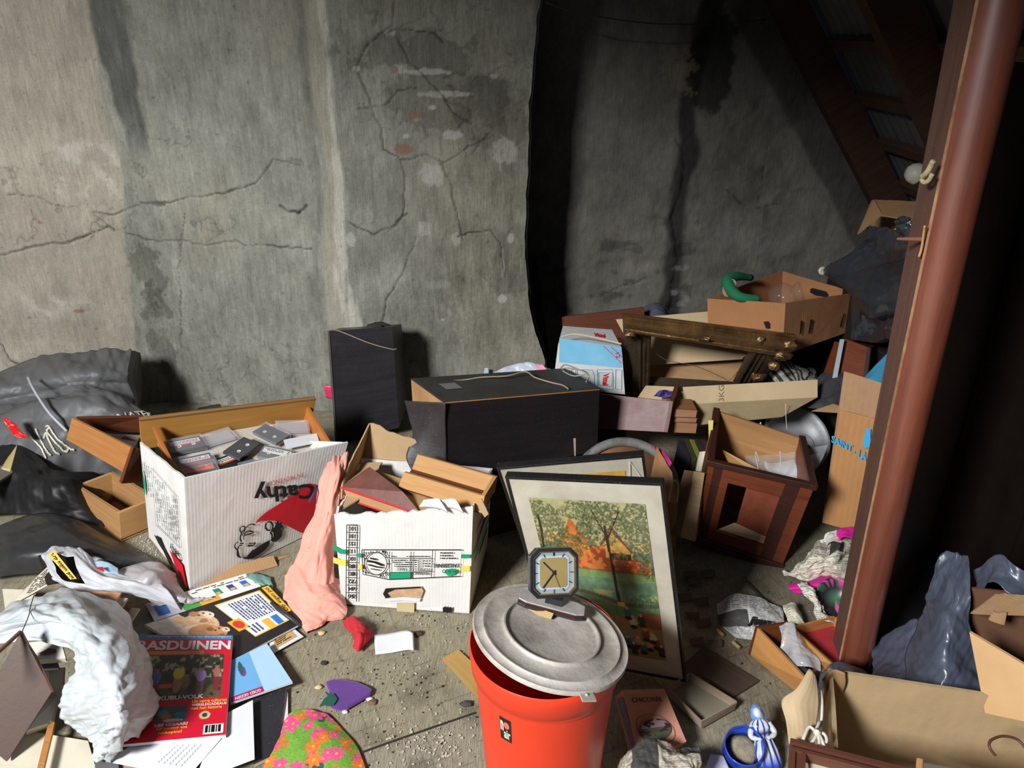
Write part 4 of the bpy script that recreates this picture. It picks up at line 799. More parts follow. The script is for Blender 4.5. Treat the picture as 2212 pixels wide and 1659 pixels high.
for s_ in (0,1):
    pass
for a_,b_ in (('001','101'),('001','011'),('101','111')):
    d=nrm(c[b_]-c[a_]); m=MB(); o1=c[a_]-d*.008; o2=c[b_]+d*.006
    side=nrm(np.cross(d,up)); side=side if np.dot(side,cc-c[a_])<0 else -side
    slab(m,[o1+side*.008-up*.012,o2+side*.008-up*.012,o2+side*.008+up*.006,o1+side*.008+up*.006],.022,toward=cc); build('top_moulding',m,WOODK,t,bevel=.003)
for a_,b_ in (('000','100'),('000','010')):
    d=nrm(c[b_]-c[a_]); side=nrm(np.cross(d,up)); side=side if np.dot(side,cc-c[a_])<0 else -side; o1=c[a_]-d*.006;o2=c[b_]+d*.006
    m=slab(MB(),[o1+side*.008-up*.012,o2+side*.008-up*.012,o2+side*.008+up*.014,o1+side*.008+up*.014],.02,toward=cc); build('base_moulding',m,WOODK,t,bevel=.003)
o=c['100']-up*.02-(c['100']-c['000'])*.1; build('foot',boxm(MB(),c['100']*.82+cc*.18-up*.13*0+A(.0,-.02,-.112)*0+A(0,-.018,-.008)*0,(.03,.03,.02)),WOODK,t)
inn=[P(.345,.16),P(.72,.16),P(.72,.84),P(.345,.84)]; nn=nrm(np.cross(q[1]-q[0],q[3]-q[0])); nn=nn if np.dot(nn,_C-q[0])<0 else -nn
qq=[P(.42,.08)+nn*.045,P(.90,.08)+nn*.045,P(.90,.88)+nn*.045,P(.42,.88)+nn*.045]; build('inner_red_board',slab(MB(),qq,.006),mat('red_brown_hardboard',lin((134,66,44)),.7,var=.25,vs=40,bump=.2,bs=200),t)
m=slab(MB(),[P(.24,.185)+nn*.013,P(.74,.185)+nn*.013,P(.80,.20)+nn*.044,P(.40,.26)+nn*.044],.003); build('inner_ledge',m,mat('pale_raw_ledge',lin((200,176,140)),.7,var=.3,dirt=.6),t)
m=slab(MB(),K8(c,('000','100','110','010')),.008,toward=cc); build('bottom_panel',m,WOODD,t)
# content: plastic bag with a white leaflet, slat, strings
m=slab(MB(),[Y(1565,980,2.06),Y(1660,1025,2.08),Y(1655,1035,2.08),Y(1572,998,2.05)],.006); tag(build('lath',slab(MB(),[Y(1562,972,2.10),Y(1655,1022,2.06),Y(1652,1040,2.05),Y(1575,998,2.07)],.006),WOODL),'thin pale wooden slat inside the mahogany cabinet','slat')
PLA=mat('clear_plastic_film',(.9,.92,.94),.12,trans=0,alpha=.28,var=.05,bump=.5,bs=30,spec=.9)
c_=[[Y(1608,982,2.20),Y(1660,985,2.19),Y(1720,975,2.18),Y(1788,962,2.2)],[Y(1615,1000,2.14),Y(1670,1005,2.12),Y(1722,1002,2.1),Y(1775,995,2.13)],[Y(1640,1020,2.06),Y(1675,1035,2.02),Y(1710,1043,2.02),Y(1745,1040,2.06)]]
tag(build('plastic_sleeve',Sheet(c_,.008,14,3).mesh(MB(),30,20),PLA,smooth=True),'clear plastic sleeve sticking out of the open mahogany cabinet','plastic sleeve')
c_=[[Y(1650,995,2.19),Y(1672,1000,2.18),Y(1720,990,2.17),Y(1772,978,2.19)],[Y(1655,1014,2.13),Y(1680,1012,2.11),Y(1725,1005,2.1),Y(1762,998,2.13)],[Y(1672,1022,2.07),Y(1690,1032,2.04),Y(1715,1038,2.03),Y(1738,1036,2.06)]]
tag(build('leaflet',Sheet(c_,.003,10,4).mesh(MB(),16,12),WHI,smooth=True,solid=.001),'white leaflet inside the clear plastic sleeve in the mahogany cabinet','leaflet')
STR=mat('white_string',lin((216,210,200)),.8)
for i,(p,l) in enumerate((([(1643,912),(1632,935),(1622,955),(1612,985)],'left strand of white string hanging inside the mahogany cabinet back'),([(1643,912),(1648,940),(1655,960),(1660,980)],'right strand of white string hanging inside the mahogany cabinet back'),([(1642,1030),(1632,985),(1634,978),(1640,1000)],'short white string loop over the clear plastic sleeve'),([(1685,975),(1686,1000),(1682,1022)],'straight white string over the leaflet sleeve'),([(1697,872),(1698,905),(1700,930)],'white string in front of the aluminium basin'))):
    y=(2.26,2.25,2.02,2.0,2.36)[i]
    tag(build('string',tube(MB(),curve([Y(a,b,y-.002*k) for k,(a,b) in enumerate(p)],5),.0013,5),STR,smooth=True),l,'string')
# ------------------------------------------------ cassette drawer in the Cathy box
c=fitted([-0.986,1.89,0.269],[0.133,0.16,0.582],[0.478,0.252,0.065],{'011':(328,920),'111':(668,877),'101':(716,956),'001':(383,1030)}); dr=c
OR=mat('orange_drawer_wood',lin((206,128,58)),.5,wood=.8,col2=lin((166,94,38)),bump=.08)
t=thing('drawer','large orange wooden drawer full of cassettes on top of the fan-printed box','drawer',base_of(c)); cc=ctr(c)
build('side_panel',slab(MB(),K8(c,('000','010','011','001')),.010,toward=cc),OR,t,bevel=.001)
build('side_panel',slab(MB(),K8(c,('100','110','111','101')),.010,toward=cc),OR,t,bevel=.001)
build('rear_panel',slab(MB(),[c['000'],c['100'],c['100']*.6+c['101']*.4,c['000']*.6+c['001']*.4],.008,toward=cc),OR,t)
dx=nrm(c['110']-c['010']); up=nrm(c['011']-c['010']); dy=nrm(c['010']-c['000'])
f0=[Y(306,972,c['010'][1]-.0),Y(672,915,c['110'][1]),Y(683,862,c['111'][1]),Y(301,908,c['011'][1])]
build('front_panel',slab(MB(),[p+dy*.001 for p in f0],.018),mat('ochre_drawer_front',lin((176,128,58)),.55,wood=.6,col2=lin((140,96,42)),bump=.06),t,bevel=.002)
n_=nrm(np.cross(f0[1]-f0[0],f0[3]-f0[0])); n_=n_ if np.dot(n_,f0[0]-_C)>0 else -n_
m=MB(); slab(m,[f0[3]-n_*.001,f0[2]-n_*.001,f0[2]+n_*.021,f0[3]+n_*.021],.003); build('worn_top_edge',m,WORN,t)
bt=[c['000']+up*.006,c['100']+up*.006,c['110']+up*.006,c['010']+up*.006]; build('bottom_panel',slab(MB(),bt,.004,toward=cc-up),mat('dusty_white_bottom',lin((214,206,190)),.9,var=.3,bump=.5,bs=150,dirt=.4),t)
DU=bt[1]-bt[0]; DV=bt[3]-bt[0]; lu=np.linalg.norm(DU); lv=np.linalg.norm(DV); DU/=lu; DV/=lv; DN=nrm(np.cross(DU,DV)); DN=DN if DN[2]>0 else -DN
def dpos(px,py,h=0):
    o=bt[0]+DN*h; d=ray(px,py); return _C+d*(np.dot(o-_C,DN)/np.dot(d,DN))
CASE=mat('clear_cassette_case',(.75,.77,.8),.1,alpha=.16,var=.1,bump=.1,spec=.9); SHL=mat('smoke_grey_shell',lin((74,74,78)),.3,var=.3,bump=.1,spec=.6)
def cassette(px,py,h,ang,label,shell='dark',lab=(230,228,224),lab2=(200,40,50),tilt=0,case=True,reels=True):
    R=np.stack([DU,DV,DN],1)@rotv((tilt,0,0))@rotv((0,0,math.radians(ang))); o=dpos(px,py,h); t=thing('cassette',label,'cassette',o,'music cassettes in the orange drawer')
    sm={'dark':SHL,'grey':mat('grey_shell',lin((120,122,124)),.35,var=.2),'black':mat('black_shell',lin((34,34,36)),.3)}[shell]
    build('cassette_shell',boxm(MB(),o+R@A(0,0,.0055),(.100,.063,.009),R),sm,t,bevel=.0012)
    if lab:
        build('paper_label',boxm(MB(),o+R@A(0,.012,.0103),(.088,.022,.0006),R),mat(f'label_{lab[0]}_{lab[1]}',lin(lab),.5,bump=0),t)
        build('label_stripe',boxm(MB(),o+R@A(0,.0 if lab2 else 0,.0104),(.088,.007,.0006),R),mat(f'label_{lab2[0]}_{lab2[1]}',lin(lab2),.5,bump=0),t)
        m=MB(); r=random.Random(int(px)); fn=lambda u,v:o+R@A((u-.5)*.08,.006+v*.014,.0108); para(m,fn,0,0,1,1,2,int(px)); build('label_print',m,BLK,t)
    if reels:
        for x in (-.021,.021):
            m=MB(); lathe(m,[(.0035,.0),(.0045,.001),(.0062,.001),(.0062,0)],o+R@A(x,-.006,.0103),R,n=14); build('reel',m,mat('white_reel',lin((214,216,214)),.5,bump=0),t)
    if case: build('case',boxm(MB(),o+R@A(0,0,.008),(.109,.070,.016),R),CASE,t,bevel=.001)
    return t
cassette(402,965,.012,3,'dark cassette with white and red label at the left of the orange drawer',tilt=.0)
cassette(424,1003,.016,4,'cassette with black and red label below the first at the left of the drawer','black',(226,224,220),(190,30,40),case=True,reels=False)
cassette(430,1022,.02,2,'cassette with an orange label at the front left of the drawer','black',(232,100,40),(228,92,36),case=True,reels=False)
cassette(522,972,.02,36,'uncased smoke grey cassette with two white reels lying askew in the drawer middle','dark',None,None,case=False)
cassette(585,942,.016,-60,'clear cassette lying on end behind the askew smoke grey one','dark',None,None,case=True)
cassette(596,985,.012,-38,'grey cassette with a white strip at the front middle of the drawer','grey',(220,222,216),(220,222,216),case=False)
cassette(500,1000,.004,18,'black cassette half buried under the askew smoke grey one','black',(226,224,220),(220,90,40),case=False,reels=False)
cassette(560,1012,.004,8,'clear cased grey cassette along the front edge of the drawer','grey',None,None,case=True,reels=False)
def clearcase(px,py,h,ang,label):
    R=np.stack([DU,DV,DN],1)@rotv((0,0,math.radians(ang))); o=dpos(px,py,h); t=thing('cassette_case',label,'cassette case',o,'empty clear cassette cases in the orange drawer')
    build('case_body',boxm(MB(),o+R@A(0,0,.005),(.109,.070,.010),R),CASE,t,bevel=.001); build('case_lid',boxm(MB(),o+R@A(0,.004,.012),(.109,.062,.003),R),CASE,t); build('inlay_card',boxm(MB(),o+R@A(0,0,.004),(.100,.06,.0015),R),mat('greyish_inlay',lin((176,164,160)),.6),t)
clearcase(632,927,.008,-14,'empty clear case with grey inlay at the back right of the drawer'); clearcase(690,985,.012,10,'empty clear case at the front right of the drawer'); clearcase(470,950,.004,12,'empty clear case behind the leftmost cassettes')
m=slab(MB(),[dpos(618,970,.02),dpos(690,955,.02),dpos(684,936,.024),dpos(612,950,.024)],.001); tag(build('paper_inlay',m,WHI),'blank white paper card at the right of the orange drawer','paper')
m=slab(MB(),[Y(415,893,2.75),Y(478,878,2.75),Y(475,872,2.8),Y(430,880,2.8)],.006); tag(build('dark_board',m,SPK),'dark board edge showing behind the orange drawer','board')
# --- second drawer with tongue-and-groove side
t=thing('drawer','tilted small pine drawer with a grooved side, left of the fan-printed box',"drawer",Y(225,1040,2.15))
a,b,c2_,d2=Y(155,903,2.22),Y(292,972,2.06),Y(270,1023,2.06),Y(143,950,2.22)
mid1=(a*.58+d2*.42); mid2=(b*.58+c2_*.42)
build('side_panel',slab(MB(),[mid1*.99+d2*.01,mid2,b,a],.010),WOOD,t,bevel=.001); build('side_panel',slab(MB(),[d2,c2_,mid2,mid1],.011),WOOD,t,bevel=.0015)
build('front_panel',slab(MB(),[Y(262,1045,2.05),Y(308,1042,2.12),Y(308,975,2.12),Y(289,966,2.05)],.012),WOODM,t,bevel=.001)
build('rear_panel',slab(MB(),[Y(190,930,2.30),Y(310,935,2.38),Y(310,901,2.38),Y(165,905,2.26)],.010),WOODD,t)
build('bottom_panel',slab(MB(),[Y(270,1000,2.08),Y(150,940,2.24),Y(190,935,2.32),Y(305,940,2.36)],.004),mat('dusty_white_bottom',lin((214,206,190)),.9),t)
m=slab(MB(),[Y(262,945,2.3),Y(298,965,2.28),Y(298,945,2.3),Y(270,942,2.32)],.003); tag(build('tape_box',m,mat('mauve_card',lin((150,110,112)),.6)),'mauve card lying in the small grooved pine drawer','card')
# --- low pine box on the floor
t=thing('drawer','plain pine box drawer on the floor against the left face of the fan-printed box','drawer',Z(262,1171,0))
n1,n2,n3=Z(262,1171,.002),Z(345,1135,.002),Z(168,1108,.002); H=A(0,0,.115)
T1=Y(257,1109,n1[1]+.0); h=T1[2]-n1[2]; H=A(T1[0]-n1[0],T1[1]-n1[1],h)
n4=n2+n3-n1
for nm,p,q_ in (('end_panel',n1,n2),('side_panel',n1,n3),('side_panel',n2,n4),('end_panel',n3,n4)): build(nm,slab(MB(),[p,q_,q_+H,p+H],.012,toward=(n1+n4)/2+H/2),WOODL if nm[0]=='e' else mat('knotty_pine',lin((196,150,98)),.6,wood=.5,col2=lin((140,96,54)),bump=.1),t,bevel=.001)
build('bottom_panel',slab(MB(),[n1+H*.1,n2+H*.1,n4+H*.1,n3+H*.1],.004),WOODD,t)
# ------------------------------------------------ left: grey sacks
SACK=mat('grey_plastic_sack',lin((92,92,92)),.5,var=.15,bump=.15,bs=14,spec=.5)
ctrl=[[Y(-80,815,2.72),Y(30,790,2.74),Y(130,765,2.76),Y(215,762,2.78),Y(285,757,2.8)],
[Y(-80,850,2.55),Y(20,835,2.56),Y(110,812,2.58),Y(200,800,2.6),Y(278,800,2.66)],
[Y(-80,880,2.52),Y(20,868,2.52),Y(115,845,2.54),Y(195,832,2.56),Y(280,835,2.64)],
[Y(-80,895,2.42),Y(20,885,2.42),Y(115,862,2.44),Y(215,845,2.48),Y(310,880,2.52)],
[Y(-80,950,2.34),Y(20,945,2.34),Y(110,915,2.36),Y(220,890,2.40),Y(335,925,2.46)],
[Y(-80,1010,2.28),Y(10,1000,2.28),Y(90,975,2.28),Y(190,960,2.32),Y(330,990,2.40)],
[Z(-80,1080,.03),Z(10,1078,.03),Z(100,1065,.03),Z(190,1050,.03),Z(300,1030,.03)]]
S=Sheet(ctrl,.026,8,7,'crump',.22)
t=thing('plastic_sack','large grey printed plastic sack slumped against the wall in the left corner','sack',Z(110,1060,0))
build('sack_body',S.mesh(MB(),110,110),SACK,t,smooth=True,solid=.002)
m=MB(); side=[[Y(285,757,2.8),Y(300,762,2.9)],[Y(278,800,2.66),Y(306,800,2.92)],[Y(280,835,2.64),Y(306,850,2.9)],[Y(290,870,2.54),Y(302,880,2.86)]]; Sheet(side,.01,14,3).mesh(m,14,24); build('folded_side',m,SACK,t,smooth=True,solid=.002)
SF=lambda off:(lambda u,v:S.at([u],[v],off)[0])
def spx(S_,px,py):
    best=None; U_,V_=np.meshgrid(np.linspace(0,1,60),np.linspace(0,1,60)); P=S_.base(U_.ravel(),V_.ravel()); d=P-_C; z=d@_Fw; X=1106+F*d[:,0]/z; Yp=829.5-F*(d@_U)/z; k=np.argmin((X-px)**2+(Yp-py)**2); return U_.ravel()[k],V_.ravel()[k]
INKW=mat('cream_printing_ink',lin((214,208,188)),.6,bump=0)
def sheet_text(S_,s,tl,tr,bl,mat_,parent,off=.004,bold=.03,wob=0):
    a,b,c3=A(*spx(S_,*tl)),A(*spx(S_,*tr)),A(*spx(S_,*bl)); m=MB(); f=lambda u,v:S_.at(*[[x] for x in (c3+(b-a)*u+(a-c3)*v+A(0,wob*math.sin(v*6+u*3)))],off)[0]; put_text(m,f,s,0,0,1,1,bold=bold); build('lettering',m,mat_,parent)
sheet_text(S,'NATED',(250,897),(318,888),(252,912),INKW,t,.006,.02)
GU,GV=np.meshgrid(np.linspace(0,1,260),np.linspace(0,1,260)); GP=S.base(GU.ravel(),GV.ravel()); gd=GP-_C; gz=gd@_Fw; GX_=1106+F*gd[:,0]/gz; GY_=829.5-F*(gd@_U)/gz
m=MB()
for st in ([(68,938),(78,952),(88,968),(98,990)],[(86,932),(92,955),(100,972),(108,984)],[(98,950),(104,938),(112,960),(118,976),(128,982)],[(112,928),(106,934),(116,948),(128,962),(136,974),(144,976),(148,968)],[(104,926),(110,925),(124,944),(138,958),(150,968),(160,972)]):
    pts=[]
    for q_ in curve([(a,b,0) for a,b in st],7):
        k=np.argmin((GX_-q_[0])**2+(GY_-q_[1])**2); pts.append(S.at([GU.ravel()[k]],[GV.ravel()[k]],.006)[0])
    tube(m,pts,.0034,5)
build('lettering',m,INKW,t)
m=tube(MB(),curve([Y(60,815,2.50),Y(75,845,2.42),Y(105,890,2.34),Y(145,932,2.30)],8),.0048,8); tag(build('plastic_tube',m,mat('pale_grey_tube',lin((176,176,182)),.3,coat=.4),smooth=True),'pale grey flexible tube lying over the grey sack','tube')
m=MB(); Sheet([[Y(3,905,2.28),Y(18,903,2.28)],[Y(20,930,2.26),Y(40,925,2.26)],[Y(38,945,2.24),Y(62,945,2.24)]],.012,50,3).mesh(m,18,26); tag(build('red_net_wrap',m,mat('red_foil',lin((214,32,28)),.25,bump=.4,spec=.8),smooth=True,solid=.001),'bright red crinkled wrapper on the grey sack at the left edge','wrapper')
m=MB(); Sheet([[Z(-70,1010,.14),Z(0,965,.17),Z(60,970,.18),Z(120,1010,.16),Z(215,1035,.06)],[Z(-70,1060,.11),Z(0,1020,.15),Z(70,1030,.16),Z(138,1060,.13),Z(228,1085,.04)],[Z(-70,1115,.02),Z(0,1110,.04),Z(70,1112,.05),Z(140,1122,.04),Z(225,1140,.02)]],.02,9,5,'crump',.2).mesh(m,80,50)  # black sack, spread wider so its colour stands for the shade here
tag(build('plastic_sack',m,mat('black_sack_and_shade',lin((22,21,22)),.5,bump=.15,bs=12),smooth=True,solid=.002),'black plastic sack widened to stand for the shade below the grey printed sack','sack')
m=MB(); Sheet([[Y(18,985,2.1),Y(38,960,2.12)],[Y(2,1012,2.05),Y(22,1020,2.05)]],.003,20,3).mesh(m,8,8); tag(build('tape_strip',m,mat('yellowish_tape',lin((160,146,96)),.35),smooth=True,solid=.001),'yellowish sticky tape strip on the black sack at the left edge','tape')
m=slab(MB(),[Z(-60,1075,.16),Z(28,1020,.16),Z(15,995,.17),Z(-60,1030,.17)],.008); tag(build('plank',m,mat('grey_weathered_wood',lin((120,112,100)),.85,wood=1.5,col2=lin((84,76,66)),bump=.4)),'grey weathered board end at the left edge below the sack','board')
m=MB(); S2=Sheet([[Z(-30,1150,.05),Z(40,1120,.09),Z(110,1108,.10),Z(180,1130,.08),Z(245,1165,.03)],[Z(-30,1180,.06),Z(50,1150,.10),Z(120,1150,.12),Z(205,1165,.09),Z(290,1190,.03)],[Z(-30,1215,.06),Z(50,1195,.10),Z(140,1190,.10),Z(235,1200,.08),Z(340,1215,.03)],[Z(-30,1250,.03),Z(60,1240,.04),Z(150,1240,.04),Z(250,1240,.04),Z(372,1240,.02)]],.008,9,8,'crump',.2); S2.mesh(m,80,50)
tag(build('film_or_shade_sheet',m,mat('smoky_grey_film',lin((52,52,53)),.3,bump=.2,bs=10,alpha=.75,spec=.7),smooth=True,solid=.001),'smoky grey plastic film spread on the floor before the low pine box','plastic film')
# white granules
rr=random.Random(5); m=MB()
for k in range(170):
    px=rr.gauss(325,18); py=rr.gauss(1185,22); 
    if px>395 or py<1130: continue
    o=Z(px,py,.002); s=rr.uniform(.0012,.0024); boxm(m,o,(s,s,s*.8),rotv((rr.random()*3,rr.random()*3,0)))
o=build('white_granules',m,WHI); tag(o,'white granules spilled on the floor left of the fan-printed box','granules',kind='stuff')
# ------------------------------------------------ pink cloth
PINK=mat('pink_cotton_jersey',lin((232,160,142)),.92,var=.1,bump=.3,bs=160,speck=.08,sc=lin((90,60,50)),spb=120,sheen=.2)
r=[[Z(706,1000,.36),Z(728,985,.375),Z(752,982,.37)],[Z(700,1022,.34),Z(722,1020,.37),Z(745,1015,.36)],[Z(690,1062,.28),Z(712,1065,.32),Z(733,1065,.31)],[Z(676,1110,.22),Z(705,1115,.27),Z(728,1110,.26)],[Z(655,1165,.14),Z(692,1165,.20),Z(724,1160,.18)],[Z(638,1225,.07),Z(682,1228,.12),Z(722,1215,.11)],[Z(636,1262,.03),Z(680,1270,.07),Z(724,1258,.07)]]
t=thing('pink_cloth','pink cotton cloth hanging and heaped between the two printed fruit boxes','cloth',Z(690,1290,0))
build('hanging_part',Sheet(r,.013,42,3,'fold',.0).mesh(MB(),40,100),PINK,t,smooth=True,solid=.003)
r=[[Z(612,1240,.05),Z(640,1225,.07),Z(680,1245,.08),Z(715,1245,.07),Z(738,1250,.04)],[Z(608,1288,.03),Z(640,1270,.065),Z(675,1278,.07),Z(712,1275,.07),Z(742,1285,.03)],[Z(618,1305,.02),Z(645,1305,.05),Z(680,1305,.055),Z(715,1300,.05),Z(748,1318,.02)],[Z(640,1330,.01),Z(655,1335,.03),Z(690,1330,.035),Z(720,1325,.03),Z(745,1328,.01)],[Z(662,1368,.004),Z(672,1362,.012),Z(690,1355,.012),Z(705,1348,.012),Z(722,1342,.004)]]
build('heaped_part',Sheet(r,.014,16,9,'crump',.2).mesh(MB(),80,70),PINK,t,smooth=True,solid=.003)
m=tube(MB(),curve([Z(668,1085,.28),Z(680,1062,.30),Z(684,1050,.30)],5),.004,6); tag(build('blue_white_trim',m,mat('navy_trim',lin((50,46,90)),.6),smooth=True),'short navy blue ribbon end sticking out of the pink cloth','ribbon')
# ------------------------------------------------ floor items centre
def cloth(name,label,cat,rows,amp,fr,mt,seed=1,nu=40,nv=40,solid=.002,kind='crump',fine=.2,mask=None,group=None):
    m=Sheet([[Z(*p) for p in r] for r in rows],amp,fr,seed,kind,fine).mesh(MB(),nu,nv,mask); return tag(build(name,m,mt,smooth=True,solid=solid),label,cat,group)
cloth('red_cloth','crumpled red cloth scrap on the lino before the torn white fruit box','cloth',[[(738,1340,.01),(755,1335,.02),(775,1345,.02),(785,1352,.01)],[(745,1358,.015),(765,1352,.04),(790,1358,.04),(806,1366,.01)],[(757,1376,.01),(772,1375,.04),(790,1380,.035),(804,1378,.01)],[(762,1398,.004),(770,1400,.012),(778,1402,.01),(782,1400,.004)]],.014,28,mat('red_felt',lin((190,40,48)),.9,bump=.4,bs=80),3,44,44)
m=MB(); Sheet([[Z(808,1372,.004),Z(840,1368,.008),Z(875,1362,.014),Z(890,1366,.02),Z(893,1372,.01)],[Z(811,1414,.004),Z(845,1410,.006),Z(880,1404,.01),Z(892,1405,.018),Z(895,1404,.006)]],.001,9).mesh(m,24,8); tag(build('white_card',m,WHI,smooth=True,solid=.001),'blank white card with a curled right edge on the lino','card')
m=slab(MB(),[Z(955,1423,.004),Z(1035,1510,.004),Z(1035,1445,.008),Z(990,1403,.008)],.006,6,6,wave=.003); tag(build('wood_splinter',m,mat('split_yellow_wood',lin((196,160,92)),.7,wood=2.,col2=lin((150,112,60)),bump=.5)),'split yellow wooden offcut on the lino left of the pail','wood offcut')
PURP=mat('purple_felt',lin((92,48,128)),.95,bump=.3,bs=120,sheen=.3,speck=.15,sc=lin((180,160,160)))
pts=[(704,1478),(722,1472),(745,1474),(770,1478),(795,1488),(806,1495),(802,1505),(785,1515),(768,1525),(752,1535),(732,1538),(716,1532),(708,1522),(722,1512),(712,1498)]
def flatshape(name,label,cat,pts,mt,z=.003,th=.006,bev=.0025,parent=None):
    P=[Z(x,y,z) for x,y in pts]; n=len(P); m=MB(); m.add([p for p in P]+[p+A(0,0,th) for p in P],[tuple(range(n))[::-1],tuple(range(n,2*n))]+[(i,(i+1)%n,n+(i+1)%n,n+i) for i in range(n)],[(p[0],p[1]) for p in P]*2)
    o=build(name,m,mt,parent,bevel=bev); 
    if label: tag(o,label,cat)
    return o
t=thing('felt_eggplant','purple felt aubergine shape with a green stalk on the lino','felt toy',Z(755,1505,.002))
flatshape('felt_body',None,None,pts,PURP,.003,.012,.005,t); flatshape('felt_stalk',None,None,[(690,1528),(700,1512),(708,1505),(702,1495),(712,1500),(722,1500),(730,1512),(722,1524),(710,1526),(700,1524)],mat('dark_green_felt',lin((30,84,70)),.95,bump=.2),.016,.004,.001,t)
# flowered fabric
def flow(P):
    n=len(P); x,y=P[:,0],P[:,1]; c=np.ones((n,3))*A(*lin((118,170,62))); c*=(.8+.4*fbm(x*40,y*40,3,3))[:,None]
    def L(m_,col): c[m_]=A(*lin(col))
    q=fbm(x*22,y*22,9,3); L(q>.60,(196,130,60)); L((fbm(x*18+7,y*18,12,3)>.60),(40,96,84)); rr=random.Random(2)
    for k in range(46):
        a,b=rr.uniform(x.min(),x.max()),rr.uniform(y.min(),y.max()); r=rr.uniform(.010,.020); d=np.hypot(x-a,y-b); th_=np.arctan2(y-b,x-a); L(d<r*(1+.25*np.sin(th_*6+k)),(238,84,140) if k%4 else (232,128,52)); L(d<r*.22,(232,170,80))
    return c*(.8+.35*vn(x*300,y*300,4))[:,None]
rows=[[(620,1545,.004),(640,1534,.006),(665,1533,.008),(690,1540,.006),(705,1545,.004)],[(600,1585,.006),(640,1570,.016),(680,1568,.018),(710,1570,.014),(738,1575,.004)],[(580,1630,.006),(640,1620,.02),(690,1615,.022),(735,1612,.018),(772,1618,.004)],[(560,1690,.006),(640,1685,.014),(700,1680,.016),(755,1675,.014),(795,1680,.004)]]
S=Sheet([[Z(*p) for p in r] for r in rows],.003,14,5,'n'); m=S.mesh(MB(),170,130); tag(build('floral_fabric',m,mat('printed_terry_fabric',(1,1,1),.95,attr=True,var=.1,bump=.6,bs=260),smooth=True,solid=.005,col=np.clip(flow(np.array(m.v)),0,1)),'round-edged fabric piece with pink flowers on green at the bottom edge','fabric')
# ------------------------------------------------ papers and magazines left
def sheetq(name,label,cat,q,th=.003,mt=WHI,group=None,z=None,wave=.0015):
    Q=[Z(*p) for p in q]; t=thing(name,label,cat,(Q[0]+Q[2])/2-A(0,0,th),group)
    build('page_block',slab(MB(),Q,th,12,12,wave=wave),mt,t,bevel=0); return t,Q
def col_fn(fs):
    def f(U,V):
        c=np.ones((len(U),3))*A(*lin(fs[0])); 
        for (m_,col) in fs[1]: c[m_(U,V)]=A(*lin(col))
        return c
    return f
R_=lambda u0,v0,u1,v1:(lambda U,V:(U>u0)&(U<u1)&(V>v0)&(V<v1))
El=lambda cx,cy,rx,ry:(lambda U,V:((U-cx)/rx)**2+((V-cy)/ry)**2<1)
# advert sheet (top)
t,Q=sheetq('advert_sheet','white advert leaflet with three small coloured packets, uppermost of the papers by the red magazine','leaflet',[(335,1345,.012),(575,1275,.012),(530,1240,.012),(315,1305,.012)],.002)
m,cl=painted(Q,90,40,col_fn(((232,230,222),[(R_(0,0,.3,.95),(214,208,220)),(R_(.05,.2,.16,.8),(70,120,190)),(R_(.42,.1,.62,.42),(232,166,50)),(El(.35,.3,.08,.35),(90,160,80)),(R_(.60,.42,.67,.72),(20,130,110)),(R_(.74,.42,.81,.72),(40,60,150)),(R_(.87,.42,.94,.72),(30,110,190)),(R_(.615,.44,.655,.54),(220,180,90)),(R_(.755,.44,.795,.54),(220,180,90)),(R_(.885,.44,.925,.54),(220,180,90))])),.0016); build('print',m,GLOSS,t,col=cl)
m=MB(); para(m,qmap(Q,.0022),.42,.76,.97,.93,2,5); build('small_print',m,BLK,t)
# puppy page
t,Q=sheetq('magazine','black advert page showing two light brown puppies beside a boxed text','magazine',[(470,1445,.020),(655,1345,.020),(578,1263,.020),(312,1350,.020)],.005)
def pup(U,V):
    c=np.ones((len(U),3))*A(*lin((38,34,34))); 
    def L(k,col): c[k]=A(*lin(col))
    L(R_(0,.72,.09,1)(U,V),(190,190,200)); L(R_(0,.55,.26,.99)(U,V)&(U<.26-.1*(1-V)),(214,206,190)); L(El(.22,.86,.05,.1)(U,V),(226,180,130))
    L(El(.30,.70,.13,.20)(U,V),(216,178,136)); L(El(.20,.62,.10,.12)(U,V),(236,214,186)); L(El(.17,.46,.10,.10)(U,V),(190,140,96)); L(El(.36,.82,.09,.10)(U,V),(222,188,150)); L(El(.25,.52,.12,.18)(U,V),(196,140,92)); L(El(.33,.48,.08,.11)(U,V),(206,150,104)); L(El(.42,.80,.035,.06)(U,V),(236,214,190)); L(El(.34,.90,.035,.05)(U,V),(180,130,86)); L(El(.345,.735,.035,.04)(U,V),(180,130,86)); L(El(.31,.56,.03,.035)(U,V),(150,98,60)); L(El(.32,.40,.035,.03)(U,V),(150,98,60)); L(El(.40,.46,.03,.05)(U,V),(230,200,170))
    for a,b in ((.36,.85),(.40,.86),(.33,.51),(.37,.52),(.43,.80),(.405,.46)): L(El(a,b,.008,.016)(U,V),(30,22,20))
    n=fbm(U*40,V*30,3,3); c*= (.75+.5*n)[:,None]
    L(R_(.52,.15,.91,.93)(U,V),(232,190,60)); L(R_(.53,.17,.90,.91)(U,V),(226,232,240)); L(R_(.46,.34,.58,.56)(U,V),(230,180,50)); L(El(.52,.45,.045,.08)(U,V),(206,60,50)); L(R_(.70,.17,.77,.36)(U,V),(232,180,60)); L(R_(.79,.17,.86,.36)(U,V),(60,120,190)); L(R_(.935,.30,1,.97)(U,V),(232,188,50)); return c
m,cl=painted(Q,150,110,pup,.0018); build('cover_print',m,GLOSS,t,col=np.clip(cl,0,1))
